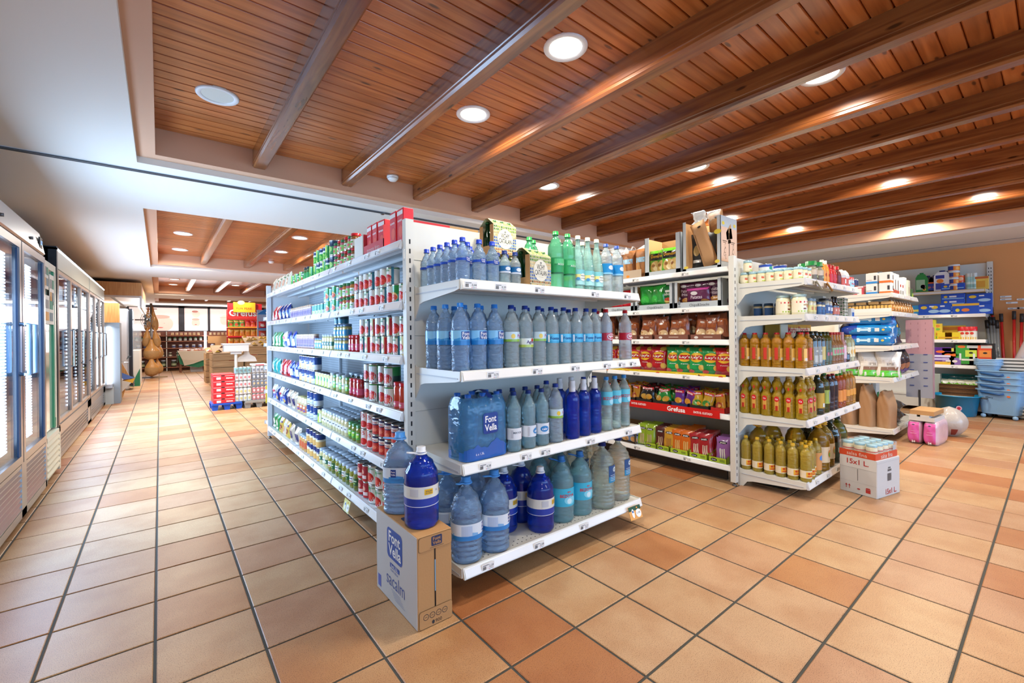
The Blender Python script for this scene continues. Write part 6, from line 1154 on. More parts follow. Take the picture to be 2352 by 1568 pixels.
b = MB(); b.box(-.001, .301, -.001, .231, .046, .106, M('#eaf2f6', .1, 0, 0, 0, 1.4, 0, (30, .8), .9, .16)); b.rect(flatF(-.002, 0, .001), .235, .275, .05, .085, M('#b8b8b8', .5)); b.obj('shrink_film', t)
t = empty('small_carton', (4.24, .835, 0), -.22); tag(t, 'small white carton with red base peeking out behind the 15x1 carton', 'carton'); b = MB().bbox(.07, .19, .01, .15, 0, .20, CWH).box(.069, .191, .009, .151, 0, .06, RD); [b.rect(flatF(.01, 0, .001), .10+i*.004, .102+i*.004, .11, .15, INK) for i in range(12)]; b.obj('carton_body', t)
# ------------------------------------------------------------------ pet food unit
gP = 'goods on the pet food unit'; PS = ['top shelf of pet unit', 'second shelf of pet unit', 'third shelf of pet unit', 'fourth shelf of pet unit', 'bottom shelf of pet unit']
def pb(p, x, y, k, desc, cat='box', row='front row', rz=0., dz=0., tilt=None): return put(p, (x, y, PZ[k]+dz), rz, desc, f'{row}, {PS[k]}', cat, gP, 'from the post', tilt)
cw = carton('white_box', .115, .10, .115, '#e4e4e2', [('s', 0, .12, .98, .2, '#2a86d0'), ('r', 0, .12, .98, .2, '#2a86d0'), ('s', .3, .55, .2, .4, '#3a3a40'), ('r', .3, .55, .2, .4, '#3a3a40'), ('s', -.2, .34, .5, .03, '#8a3a2a')]); co = carton('white_box', .115, .10, .115, '#e4e4e2', [('s', 0, .12, .98, .2, '#e0702a'), ('r', 0, .12, .98, .2, '#e0702a'), ('s', .3, .55, .2, .4, '#3a3a40'), ('r', .3, .55, .2, .4, '#3a3a40')])
for j in range(2):
    for i, p in enumerate((co, cw)): pb(p, 6.20, 1.185+.115*i, 0, f'white box with {"orange" if p is co else "blue"} band', 'box', ('lower tier', 'upper tier')[j], 0, j*.116)
cr_ = carton('pink_box', .10, .10, .10, '#c84a58', [('s', .1, .4, .4, .7, '#f0e4e0'), ('r', 0, .5, .4, .7, '#f0e4e0'), ('s', 0, .9, .9, .15, '#e8e4e4')])
for i in range(2): pb(cr_, 6.20, 1.42+.11*i, 0, 'pink and white dog treat box', 'box', 'along shelf side')
for i in range(4): pb(can('tin', .06, .075, [(1, '#16306a')]), 6.18+.07*(i % 2), 1.47+.07*(i//2), 0, 'dark blue tin on white box', 'tin', 'back', 0, .11)
for i in range(2): pb(carton('white_box', .13, .13, .11, '#dfe2e6', [('s', 0, .7, .5, .1, '#c86aa0')]), 6.33, 1.36+.14*i, 0, 'plain white tub box behind', 'box', 'inner row')
cs = carton('slim_box', .10, .07, .225, '#e6e4de', [('r', 0, .1, .98, .18, '#b8402a'), ('r', 0, .45, .3, .5, '#5a4a40'), ('s', 0, .15, .98, .2, '#b8402a')]); cs2 = carton('slim_box', .10, .07, .15, '#e4e4de', [('r', 0, .2, .9, .3, '#a8a49a'), ('r', 0, .7, .5, .2, '#b8402a')])
for i in range(4): pb(cs if i < 2 else cs2, 6.33+.12*i, 1.165, 0, 'slim white box with rust band' if i < 2 else 'short white box with brown marks')
pb(carton('green_box', .30, .08, .27, '#d8d4c8', [('r', 0, .8, .98, .38, '#1f5a2c'), ('e', 0, .8, .6, .16, '#c8501c')]), 6.62, 1.36, 0, 'large box with dark green top panel', 'box', 'back row'); pb(carton('slim_box', .13, .07, .22, '#e8e6e0', [('r', 0, .4, .6, .5, '#dcdcd4')]), 6.85, 1.17, 0, 'plain tall white carton'); pb(carton('slim_box', .12, .07, .20, '#dcd4b8', [('r', 0, .4, .6, .4, '#c8b890')]), 7.05, 1.17, 0, 'beige slim carton'); pb(carton('green_box', .13, .08, .24, '#1f7a34', [('r', 0, .85, .98, .28, '#e8c020')]), 7.15, 1.30, 0, 'green box with yellow top', 'box', 'second row'); pb(carton('slim_box', .08, .06, .11, '#3a5a2a', [('r', 0, .3, .9, .4, '#a8c83a')]), 7.28, 1.17, 0, 'small dark green packet')
MB_ = M('#e4ddc8', .5)
o = MB().box(0, .02, 0, .44, 0, .045, WHITE).box(0, .12, 0, .44, 0, .004, WHITE).obj('biscuit_tray'); o.location = (6.135, 1.135, PZ[1]); tag(o, 'white tray holding a row of golden dog biscuits, second pet shelf', 'tray')
gbk = bag('treat_bag', .03, .08, .026, '#d8a850', [], seed=91, nu=6, nv=6); gbr = carton('treat_block', .08, .10, .035, '#dcb46a', [])
for i in range(13): pb(carton('treat_block', .035, .026, .075, '#d8ac5a', [('r', 0, .8, .9, .2, '#e8cc8a')]), 6.178, 1.15+.032*i, 1, 'golden biscuit bar standing in tray', 'dog treat', 'white tray', 0, .004)
for i in range(4): pb(carton('treat_block', .12, .09, .03, '#d8b070'), 6.22, 1.18+.11*i, 1, 'flat golden biscuit pack', 'dog treat', 'upper layer', 0, .09)
tb = bag('treat_bag', .12, .14, .05, '#b8742c', [('e', 0, .4, .6, .5, '#e0b878'), ('r', 0, .9, .9, .12, '#e8dcc8')], seed=92, nu=8, nv=8)
for i in range(8): pb(tb, 6.36+.135*i, 1.165, 1, 'small brown treat bag', 'treat bag', 'front row', 0, 0, (-.1, .25))
for i in range(5): pb(carton('treat_block', .16, .10, .10, '#d0a868'), 6.40+.2*i, 1.33, 1, 'tan treat carton', 'carton', 'second row', 0, 0)
PBLU = '#1a7ec0'
def lying(name, L, Dp, H, col, dec, seed):
    """plump bag lying down: long side along Y, printed flank towards -X"""
    def f(u, v, e=0.):
        a = 2*PI*u; k = 1-abs(2*v-1)**5; q = 3.4; c1, s1_ = math.cos(a), math.sin(a); rr = 1/((abs(c1)**q+abs(s1_)**q)**(1/q)); w_ = .55+.45*k**.5
        return (c1*rr*(Dp/2+e)*(.9+.1*k), (v-.5)*L, H/2+s1_*rr*(H/2+e)*w_*(1+.04*math.sin(17*v+seed+3*a)))
    b = MB(); b.surf(lambda u, v: f(u, v), 26, 18, lambda u, v: M('#1c3c9a', .2, coat=.6) if v > .74+.1*math.sin(4*PI*u) else M(col, .2, coat=.6), wrap=True)
    for k, y, z_, w_, h_, c in dec: 
        F = lambda a, c_: f(.5-(c_-.5)*.20, .5-a, .002)
        b.ell(F, y, z_, w_/2, h_/2, M(c, .3), 12) if k == 'e' else b.rect(F, y-w_/2, y+w_/2, z_-h_/2, z_+h_/2, M(c, .3), 3, 3)
    return proto(name, b, Dp, L, H)
pblu = lying('pet_food_bag', .44, .26, .125, PBLU, [('r', -.02, .5, .2, .25, '#bfe0f0'), ('e', -.13, .62, .07, .3, '#bfe0f0'), ('e', -.13, .38, .07, .3, '#bfe0f0'), ('e', .09, .62, .07, .3, '#bfe0f0'), ('e', .09, .38, .07, .3, '#bfe0f0'), ('r', .24, .5, .09, .45, '#d8d8d4'), ('e', .36, .5, .06, .3, '#d8b84a')], 1)
for i in range(3): c = pb(pblu, 6.26, 1.36, 2, 'bright blue dog food bag lying flat', 'pet food bag', 'stack', .04*(i-1), i*.116)
pbl2 = bag('dog_food_bag', .24, .42, .12, PBLU, [('r', 0, .80, .98, .4, '#1c3c9a'), ('r', -.1, .4, .12, .2, '#bfe0f0'), ('e', -.18, .5, .14, .07, '#bfe0f0'), ('e', -.02, .5, .14, .07, '#bfe0f0'), ('e', -.18, .3, .14, .07, '#bfe0f0'), ('e', -.02, .3, .14, .07, '#bfe0f0'), ('r', .15, .12, .22, .10, '#d8d8d4'), ('e', .2, .52, .2, .1, '#d8b84a')], seed=96, cr=1., stand=True)
pb(pbl2, 6.33, 1.19, 2, 'bright blue dog food bag leaning backwards on the stack', 'pet food bag', 'front row', -.3, 0, (-.0, -.18)); dkp = bag('dog_food_bag', .24, .36, .12, '#1c2a44', [('e', .1, .4, .5, .3, '#2a7a90'), ('r', 0, .75, .9, .2, '#18202e')], seed=97, cr=1.2, stand=True)
pb(dkp, 6.68, 1.22, 2, 'dark navy glossy dog food bag', 'pet food bag', 'front row', -.2, 0, (0, -.2)); pb(dkp, 6.95, 1.28, 2, 'dark navy glossy dog food bag', 'pet food bag', 'second row', 0, 0)
gw = bag('bird_seed_bag', .23, .28, .12, '#dcdad4', [('r', 0, .14, .99, .26, '#5fc02c'), ('r', 0, .34, .97, .14, '#8a6a5a'), ('r', -.05, .62, .8, .34, '#ecebe6')]+[('r', -.12+i*.035, .52, .012, .10, '#2a2a2a') for i in range(8)], [('animal', .25, .2, .3, '#e8f0d8')], seed=98, stand=True, cr=.8)
for x, y in ((6.26, 1.50), (6.25, 1.34), (6.27, 1.19)): pb(gw, x, y, 3, 'white and lime green animal feed bag', 'pet food bag', 'along shelf side', -1.15)
pur2 = bag('litter_bag', .22, .30, .12, '#2e2836', [('r', 0, .1, .95, .2, '#5a4a80'), ('e', .1, .3, .3, .3, '#b87a5a'), ('r', 0, .75, .9, .2, '#4a423e')], seed=99, stand=True, cr=1.2, lean=-.0)
for x in (6.55, 6.78, 7.02): pb(pur2, x, 1.21, 3, 'dark purple and grey feed bag', 'pet food bag', 'front row', -.3, 0, (0, -.12))
KR = M('#a5805c', .7, bump=(25, .35)); ks = bag('paper_sack', .20, .42, .14, KR, [('r', -.3, .25, .25, .2, '#8a6a4c'), ('r', 0, .90, .3, .03, '#5a4434')], seed=100, stand=True, cr=1.1, gloss=.6)
def sack(x, y, rz, h, lab, k):
    t = empty('paper_sack', (x, y, PZ[4]), rz); tag(t, lab, 'paper sack', 'brown paper sacks on the pet unit'); w, d = .165, .13; rn = random.Random(k)
    def f(u, v):
        a = 2*PI*u; q = 8.; cx_, sx_ = math.cos(a), math.sin(a); rr = 1/((abs(cx_)**q+abs(sx_)**q)**(1/q)); sh = max(0, (v-.62)/.38); kk = 1-.75*sh**1.3
        return (cx_*rr*w/2*(1+.05*math.sin(5*v+k))*(1+.03*math.sin(7*a+9*v)), sx_*rr*d/2*kk*(1+.05*math.sin(8*v+3*a))+.02*sh*math.sin(k), v*h*(1-.03*sh*math.sin(3*a)))
    b = MB(); b.surf(f, 36, 22, lambda u, v: (M('#2a2220', .35, coat=.3) if (u < .12 or u > .88) and v < .72 else KR), wrap=True); b.add([f(i/36, 0) for i in range(36)], [tuple(range(36))[::-1]], KR); b.obj('sack_body', t)
    b = MB().box(-w/2*.8, w/2*.9, -.008, .008, h*.97, h*1.0, KR); b.obj('folded_top', t)
    return t
sack(6.215, 1.525, -.25, .30, 'short brown paper sack, farthest back on the bottom pet shelf', 1); sack(6.235, 1.355, -.25, .46, 'tall brown paper sack with dark side, middle of the bottom pet shelf', 2); sack(6.27, 1.205, -.3, .40, 'crumpled brown paper sack at the front corner of the bottom pet shelf', 3)
dk2 = bag('charcoal_bag', .30, .40, .12, '#2c3030', [('e', 0, .5, .5, .4, '#3f5a5a'), ('r', 0, .9, .98, .16, '#b8402a')], seed=103, cr=2.2)
for i in range(2): c = pb(dk2, 6.45, 1.20, 4, 'dark glossy bag with red end lying down', 'bag', 'lying', 0, .07+i*.115, None); c.rotation_euler = (PI/2, 0, PI/2+.15); c.location = (6.78, 1.33, PZ[4]+.07+i*.115); c.rotation_euler = Matrix(((0, 0, 1), (1, 0, 0), (0, 1, 0))).to_euler(); c.location = (6.45, 1.28, PZ[4]+.07+i*.115)
o = MB().bbox(6.36, 6.56, 1.42, 1.54, 0, .5, CARD).obj('carton'); o.location.z = PZ[4]; tag(o, 'plain brown carton behind the sacks on the bottom pet shelf', 'carton'); o = carton('seed_box', .16, .10, .42, '#e4e0d4', [('r', 0, .5, .6, .4, '#2a7a3a'), ('e', 0, .4, .4, .14, '#e0a030')]); c = pb(o, 7.1, 1.5, 4, 'white carton with green picture', 'carton', 'back row')
# clip-strip board at the end of the pet unit
t = empty('display_board', (7.62, 1.135, .34)); tag(t, 'hanging pink and grey clip board with blue hooks beyond the pet food', 'display board')
PKM = M('#c99aa0', .35, coat=.2); b = MB().box(-.004, .004, -.13, .13, .56, 1.00, PKM).box(-.004, .004, -.13, .13, 0, .56, M('#a9a8b0', .3)); b.box(-.006, .1, -.13, -.127, 0, .9, PKM); b.obj('board', t); MB().box(-.01, .01, -.01, .01, -.34, .1, STEELD).box(-.06, .06, -.1, .1, -.34, -.33, STEELD).obj('stand_foot', t)
for j in range(5):
    for y in (-.06, .07): MB().box(-.012, -.004, y-.02, y+.02, .15+j*.10, .158+j*.10, M('#2a3f8a', .4)).obj('hook', t)
b = MB(); F = frameF((-.004, 0, 0), (0, -1, 0), (0, 0, 1), .001)
for i in range(3):
    for j in range(5): b.rect(F, -.08+i*.07, -.076+i*.07, .62+j*.08, .645+j*.08, M('#8f6468', .5))
b.obj('slot', t)['kind'] = 'stuff'
for i in range(9): c = copy_tree(bag('sachet', .07, .085, .02, ['#8a8a7a', '#a88a6a', '#6a7a6a'][i % 3], [('e', 0, .5, .6, .4, '#c8c0b0')], seed=110+i, nu=6, nv=5)); c.location = (7.70, 1.04, .37+i*.095); c.rotation_euler.z = -.6; c.name = 'sachet'; tag(c, f'small hanging sachet on the clip board side, {ORD[i]} from the bottom', 'sachet', 'sachets on the clip board')
# ------------------------------------------------------------------ wall shelves
gW = 'household goods on the wall shelves'; WS = ['top shelf at the wall', 'second shelf at the wall', 'third shelf at the wall', 'fourth shelf at the wall', 'low base shelf at the wall']
def wy(u, x=9.05): return onX(u, 760, x)[1]
def wp(p, u, k, desc, cat='box', dz=0., dx=.06, row='front row', rz=0.): return put(p, (9.0+dx, wy(u), WZ[k]+dz), -PI/2+rz, desc, f'{row}, {WS[k]}', cat, gW, 'from the orange wall corner')
def flask(name, w, h, col, cap, dec=(), d=.07): 
    b = MB(); P = [(-w/2, 0), (w/2, 0), (w/2, h*.7), (w*.22, h*.93), (-w*.3, h*.93), (-w/2, h*.75)]; b.prism(P, -d/2, d/2, M(col, .3, coat=.4), 1)
    F = flatF(-d/2, 0, .001)
    for k, x, y, ww, hh, c in dec: b.ell(F, x*w, y*h, ww*w/2, hh*h/2, M(c, .4)) if k == 'e' else b.rect(F, (x-ww/2)*w, (x+ww/2)*w, (y-hh/2)*h, (y+hh/2)*h, M(c, .4))
    p = proto(name, b, w, d, h); kid(MB().lathe([(w*.17, h*.93), (w*.17, h), (.001, h)], 12, M(cap, .4), (-w*.04, 0), cap=False), 'cap', p); return p
wp(flask('cleaner_bottle', .14, .30, '#1c8a44', '#1a7a3c', [('r', -.1, .4, .7, .5, '#9fc0a0'), ('e', .1, .3, .4, .2, '#c85aa0'), ('e', .2, .15, .3, .12, '#e8c04a')]), 2119, 0, 'green cleaner bottle with pale label', 'bottle')
fb = flask('cleaner_bottle', .13, .25, '#2a2438', '#1c2a6a', [('r', 0, .3, .8, .4, '#1f3a8a'), ('e', 0, .3, .5, .16, '#e0702a'), ('r', 0, .55, .7, .08, '#c8602a')], .06)
wp(fb, 2134, 0, 'dark purple bottle with orange mark', 'bottle'); wp(fb, 2149, 0, 'dark purple bottle with orange mark', 'bottle')
fw = flask('cleaner_bottle', .19, .31, '#e0e2e6', '#1f2f7a', [('r', -.15, .7, .5, .16, '#2a3a9a'), ('e', -.15, .5, .4, .2, '#e0802a'), ('r', -.15, .25, .5, .3, '#3a4aa0')]); wp(fw, 2167, 0, 'large white bleach jug with navy cap', 'bottle'); wp(fw, 2176, 0, 'large white bleach jug with navy cap', 'bottle', 0, .2, 'second row')
tub = jar('cleaning_tub', .125, .095, '#dfe4ea', '#e8ecf0', (.08, .75, '#e88a2a'), [('r', -.3, .45, .6, .6, '#1f3a9a'), ('e', .4, .4, .4, .4, '#f0b040')], lidh=.02, neck=.98)
for i in range(4): wp(tub, 2192, 0, 'round tub with navy and orange label', 'tub', i*.0955, .07, 'stack')
ocn = can('tin', .085, .11, [(1, '#e8602a')], [('e', 0, .5, .7, .5, '#e8c09a')])
for i in range(3): wp(ocn, (2204, 2212, 2208)[i], 0, 'small orange tin', 'tin', (0, 0, .111)[i], .07, 'front row')
spr = bottle('spray_bottle', .075, .235, M('#9fd0cc', .3, coat=.4), '#e4ece8', [(.9, 0), (1, .05), (1, .75), (.9, .8), (.9, 1)], .033, .06, lab=(.1, .6, '#cfe6dc', [('r', 0, .4, .6, .5, '#8ab8b0')], []))
for u in (2226, 2232, 2238): wp(spr, u, 0, 'pale green can with white cap', 'bottle')
wp(carton('cleaning_box', .17, .06, .18, '#e8c85a', [('r', 0, .4, .6, .5, '#d8a03a'), ('r', 0, .9, .98, .16, '#c86a3a')]), 2252, 0, 'yellow box at the shelf end')
bb = lambda w, h, d=.09: carton('blue_box', w, d, h, '#1450c0', [('e', -.25, .7, .3, .28, '#e8c83a'), ('e', .2, .35, .5, .3, '#a8d0f0'), ('r', .1, .78, .2, .12, '#e8eef4')])
wp(carton('blue_tub', .17, .12, .16, '#2a90c8', [('r', 0, .5, .9, .2, '#e8d85a')]), 2112, 1, 'light blue tub with yellow band', 'tub', 0, .08)
B1 = bb(.24, .17); wp(B1, 2136, 1, 'wide royal blue box with cartoon-free swirl'.replace('cartoon-free ', '')); wp(B1, 2161, 1, 'wide royal blue box with swirl')
B2 = carton('blue_box', .25, .12, .075, '#1650c4', [('r', 0, .5, .3, .3, '#e0e8f0'), ('e', -.3, .5, .16, .4, '#e8c83a'), ('r', 0, .12, .9, .18, '#8ac0e8')])
for i in range(6): wp(B2, 2190, 1, 'flat blue box', 'box', i*.076, .08, 'tall stack')
wp(carton('blue_box', .27, .1, .16, '#1450c0', [('r', 0, .88, 1, .2, '#e8b83a'), ('e', 0, .4, .3, .3, '#e8803a'), ('e', -.3, .4, .16, .3, '#e8d83a')]), 2219, 1, 'blue box with orange top strip')
B3 = bb(.25, .145); wp(B3, 2250, 1, 'blue box with swirl, lower of two', 'box', 0, .07, 'end stack'); wp(B3, 2250, 1, 'blue box with swirl, upper of two', 'box', .146, .07, 'end stack')
wp(carton('yellow_box', .11, .1, .30, '#d8d43a', [('r', 0, .5, .5, .6, '#e8e8a0'), ('e', 0, .2, .5, .1, '#2a3a6a')]), 2139, 2, 'tall yellow-green box'); Y1 = carton('yellow_box', .10, .08, .12, '#e8c83a', [('e', 0, .7, .6, .3, '#e88a3a'), ('e', 0, .3, .6, .3, '#7ac04a')])
for i in range(2): wp(Y1, 2154, 2, 'small yellow box', 'box', i*.121, .06, 'pair')
Y2 = carton('yellow_tray', .16, .14, .11, '#e8cc2a', [('r', 0, .3, .8, .2, '#d8a02a')]); wp(Y2, 2171, 2, 'low yellow tray box'); wp(Y2, 2189, 2, 'low yellow tray box'); wp(carton('yellow_tray', .32, .05, .21, '#e4b83a', [('r', 0, .8, .9, .2, '#d88a3a')]), 2180, 2, 'wide yellow box standing behind the trays', 'box', 0, .2, 'second row')
rj = jar('insect_powder', .10, .19, '#ecdca0', '#d8202a', (.02, .66, '#e8e0c8'), [('r', 0, .12, 1.2, .2, '#e8b83a'), ('e', 0, .5, .4, .2, '#d8402a')], lidh=.06, neck=1.)
for u in (2211, 2222, 2233): wp(rj, u, 2, 'cream container with wide red lid', 'container')
vb = carton('violet_bag', .24, .08, .26, '#5a2a8a', [('e', 0, .75, .4, .14, '#e8702a'), ('r', 0, .5, .9, .12, '#e0d8ec'), ('r', .1, .1, .7, .18, '#e8b83a'), ('r', 0, .33, .8, .12, '#c8b8e0')]); wp(vb, 2160, 3, 'violet pack with orange oval', 'pack')
lb = carton('lilac_box', .14, .08, .20, '#e8c890', [('e', 0, .75, .6, .2, '#e8702a'), ('r', 0, .3, .9, .5, '#8a6ab0'), ('e', 0, .3, .4, .2, '#e8e0d8')]); wp(lb, 2178, 3, 'cream and lilac box'); wp(lb, 2193, 3, 'cream and lilac box'); wp(carton('yellow_box', .22, .08, .05, '#d8cc5a'), 2188, 3, 'flat yellow pack on the lilac boxes', 'box', .201)
for u, c, n in ((2221, '#3a9a3a', 'green'), (2253, '#d84a2a', 'red')):
    wp(carton('trap_pack', .27, .08, .32, '#1c1c1a', [('r', -.02, .5, .8, .84, c), ('e', -.2, .85, .3, .12, '#e8702a'), ('r', .2, .85, .4, .12, '#c8c8c0'), ('r', .15, .55, .42, .3, '#c8d84a' if n == 'green' else '#e88a3a'), ('e', .15, .58, .16, .08, '#1a1a1a'), ('r', .1, .27, .6, .08, '#e8e8e0'), ('r', -.25, .4, .08, .3, '#e0e0dc')]), u, 3, f'{n} and black insect trap pack', 'pack')
t = empty('wicker_basket', (9.12, (wy(2158)+wy(2258))/2-.0, WZ[4]), -PI/2); tag(t, 'low brown wicker basket on the base shelf at the wall', 'basket')
bw = abs(wy(2158)-wy(2258)); WK = M('#5e3a1e', .7, bump=(90, .8))
for sg, (x0, x1, y0, y1) in enumerate(((-bw/2, bw/2, -.12, -.10), (-bw/2, bw/2, .18, .20), (-bw/2, -bw/2+.02, -.1, .18), (bw/2-.02, bw/2, -.1, .18))):
    b = MB()
    for i in range(8): b.tube([(x0, y0, .012+i*.020), (x1 if sg < 2 else x0, y0 if sg < 2 else y1, .012+i*.020)], .0115, M(['#6a4424', '#53341a', '#7a5230'][i % 3], .7, bump=(150, .6)), 6)
    b.obj('woven_side', t)
MB().box(-bw/2, bw/2, -.1, .18, 0, .008, WK).obj('basket_base', t)
for i in range(10): c = put(bag('wipes_pack', .13, .16, .07, '#e0e4d0', [('r', 0, .55, .9, .3, '#7ac03a'), ('e', 0, .7, .5, .2, '#e8ece4'), ('r', 0, .3, .8, .1, '#d84a4a')], seed=120+i, nu=8, nv=7), (9.10+.09*(i % 2), wy(2165)-(i//2)*bw*.19, WZ[4]+.06), -PI/2, 'white and green wipes pack', 'in the wicker basket', 'pack', 'packs in the wicker basket', 'from the pet food unit', (-.2, .1))
for i in range(5): c = put(bag('cloth_pack', .2, .2, .05, '#2a9a98', [('r', 0, .8, .8, .2, '#1f6f74'), ('r', .2, .3, .2, .3, '#b8284a')], seed=140+i, nu=8, nv=7), (9.28, wy(2168)-i*bw*.19, WZ[4]+.09), -PI/2, 'teal cloth pack at the back', 'in the wicker basket', 'pack', 'packs in the wicker basket', 'from the pet food unit')
o = MB().bbox(9.02, 9.16, wy(2155)-.02, wy(2148)+.05, 0, .30, M('#a8b0a4', .4)).obj('grey_bin'); o.location.z = WZ[4]; tag(o, 'plain grey-green bin beside the wicker basket', 'bin'); o = MB().bbox(9.05, 9.3, 1.5, 1.9, 0, .3, M('#d8d4cc', .6)).obj('carton'); o.location.z = WZ[4]; tag(o, 'pale carton low on the wall shelf behind the clip board', 'carton')
# notes on the wall
for i, (u, v) in enumerate(((2310, 681), (2310, 687), (2324, 695), (2328, 708), (2349, 687), (2350, 707))):
    x, y, zz = onX(u, v, 9.447); b = MB().box(-.003, .003, -.055, .055, -.012, .012, PAPER); b.rect(frameF((-.003, 0, 0), (0, -1, 0), (0, 0, 1), .001), -.04, -.005, -.003, .003, INK); o = b.obj('price_label'); o.location = (9.446, y, zz); tag(o, f'white price strip on the orange wall, {ORD[i]} counted from the top corner shelf post', 'price label', 'price strips on the wall')
# ------------------------------------------------------------------ mops, tubs, paper packs
def rod(x0, y0, x1, y1, z1, col, cap, label, r=.013, z0=.01):
    t = empty('broom_handle', (x0, y0, 0)); tag(t, label, 'broom handle', 'broom and mop handles by the wall')
    p0, p1 = Vector((0, 0, z0)), Vector((x1-x0, y1-y0, z1)); d = (p1-p0).normalized()
    MB().tube([p0, p1], r, M(col, .3, coat=.3), 8).obj('pole', t); MB().tube([p1-d*.12, p1], r*1.25, M(cap, .4), 8).obj('grip_cap', t); return t
for i, (u, v, ub) in enumerate(((2266, 735, 2292), (2274, 728, 2296), (2281, 728, 2300), (2289, 735, 2304))):
    a = onX(u, v, 9.25); b_ = onX(ub, 880, 9.1); rod(9.12, b_[1]+.0, a[0], a[1], a[2], '#6e7274', '#1c1c1e', f'grey mop handle with black end, {ORD[i]} from the wall shelves', .018)
for i, (u, v, ub, c) in enumerate(((2277, 705, 2300, 0), (2299, 720, 2310, 0), (2329, 714, 2329, 0), (2347, 720, 2340, 0), (2360, 705, 2352, 0))):
    a = onX(u, v, 9.38); b_ = onX(ub, 860, 9.2); rod(9.3, b_[1], a[0], a[1], a[2], '#c8201c', '#3a3636', f'red broom handle with dark tip, {ORD[i]} from the wall shelves', .016)
a = onX(2352, 740, 9.0)
t = empty('wrapped_poles', (8.98, .50, 0)); tag(t, 'bundle of red poles in clear plastic leaning over the white basket', 'pole bundle')
for i in range(5): MB().tube([(.0+.02*i, -.02*i, .45), (.12, -.36-.02*i, 1.42)], .014, M('#c23a44', .3), 6).obj('pole', t)
b = MB().tube([(.03, -.03, .40), (.13, -.40, 1.46)], .06, cf, 10); b.obj('plastic_sleeve', t)
t = empty('slatted_basket', (9.15, .12, .0)); tag(t, 'tall pale slatted basket holding brooms beside the wall shelves', 'basket')
b = MB().box(-.2, .2, -.42, .42, .02, .05, M('#a8a49c', .5)).box(-.19, .22, -.41, .41, .05, .80, M('#77746e', .6)); b.obj('basket_body', t)
for i in range(17): MB().box(-.215, -.19, -.43, .43, .07+i*.045, .095+i*.045, M('#cfccc6', .4)).obj('slat', t)
# wheeled mop buckets stacked
LBL, LBL2, DBL = M('#86b0d4', .4, coat=.2), M('#9cc4e8', .4), M('#2a5a94', .4)
def tubm(b, w, d, z0, z1, tw, m, r=.05, lip=.015, rimm=None):
    def ringp(w_, d_, z):
        n = 5; r_ = min(r, w_*.3, d_*.3); return [(sx*(w_/2-r_)+r_*math.cos(a), sy*(d_/2-r_)+r_*math.sin(a), z) for (sx, sy, a0) in ((1, 1, 0), (-1, 1, PI/2), (-1, -1, PI), (1, -1, 3*PI/2)) for a in [a0+PI/2*i/n for i in range(n+1)]]
    L = [ringp(w*tw, d*tw, z0), ringp(w, d, z1), ringp(w+lip*2, d+lip*2, z1), ringp(w+lip*2, d+lip*2, z1+.014), ringp(w-.006, d-.006, z1+.014), ringp(w*tw-.006, d*tw-.006, z0+.01)]; n = len(L[0]); vs = sum(L, [])
    fs = [(k*n+i, k*n+(i+1) % n, (k+1)*n+(i+1) % n, (k+1)*n+i) for k in range(5) for i in range(n)]+[tuple(range(n))[::-1], tuple(range(5*n, 6*n))]
    b.add(vs, fs, m); return b
def bucket(x, y, z, k, label):
    t = empty('mop_bucket', (x, y, z), -PI/2-.2); tag(t, label, 'mop bucket', 'stacked pale blue mop buckets')
    tubm(MB(), .42, .30, 0, .32, .82, LBL).obj('bucket_body', t)
    yy = -.165; MB().tube([(-.21, -.05, .325), (-.15, yy, .315-.02), (.02, yy-.005, .27), (.06, yy, .285)], .014, DBL, 8).obj('handle', t)
    b = MB(); F = flatF(-.148, 0, .004); b.ell(F, .10, .25, .018, .012, M('#e8702a', .5)); b.text(flatF(-.140, 0, .004), 'Mery', -.08, .22, .07, M('#2a3a5a', .5)) if k in (0, 3) else None; b.obj('sticker', t); return t
bkx, bky = 8.93, .50
bx_ = [bucket(bkx, bky, .06+i*.085, i, f'pale blue mop bucket with dark blue handle, {("lowest", "second", "third", "topmost")[i]} of the stack') for i in range(4)]
for sx in (-.15, .15):
    for sy in (-.11, .11): MB().lathe([(.001, -.028), (.024, -.018), (.028, 0), (.024, .018), (.001, .028)], 12, LBL2, (sx, sy), cap=False).obj('caster', bx_[0]).location.z = -.032
for i in range(4):
    b = tubm(MB(), .24, .2, 0, .10, .7, LBL2, .07); o = b.obj('wringer'); o.location = (bkx+.02, bky+.12, .46+.27+.0+i*.022-.07+.0); o.location.z = .62+i*.022; o.rotation_euler.z = -PI/2-.2; tag(o, f'light blue mop wringer, {("lowest", "second", "third", "topmost")[i]} of the four nested on the buckets', 'wringer', 'nested mop wringers')
t = empty('wash_tub', (8.83, .93, 0)); tag(t, 'round turquoise plastic wash tub with grey handles on the floor', 'tub')
TQ = M('#0c84b4', .3, coat=.4); b = MB().lathe([(.19, 0), (.20, .01), (.235, .27), (.265, .275), (.268, .285), (.262, .29), (.235, .285), (.19, .02)], 32, TQ, cap=False); b.lathe([(.001, .012), (.19, .012)], 32, TQ, cap=False); b.obj('tub_body', t)
MB().tube([(-.10, -.255, .275), (-.06, -.30, .265), (.06, -.30, .265), (.10, -.25, .275)], .012, M('#4a4a48', .5), 8).obj('handle', t); MB().tube([(-.05, .255, .275), (-.03, .30, .265), (.05, .30, .265)], .012, M('#4a4a48', .5), 8).obj('handle', t)
b = MB(); b.ell(cylF(.222, .12, -1.35, .003), 0, 0, .03, .035, M('#d8a8b8', .4)); b.ell(cylF(.222, .12, -1.35, .004), 0, 0, .018, .02, M('#b82a3a', .4)); b.obj('sticker', t)
t = empty('paper_roll_pack', (6.47, .90, 0), -PI/2-.08); tag(t, 'large pink wrapped pack of paper rolls on the floor before the wall shelves', 'paper pack')
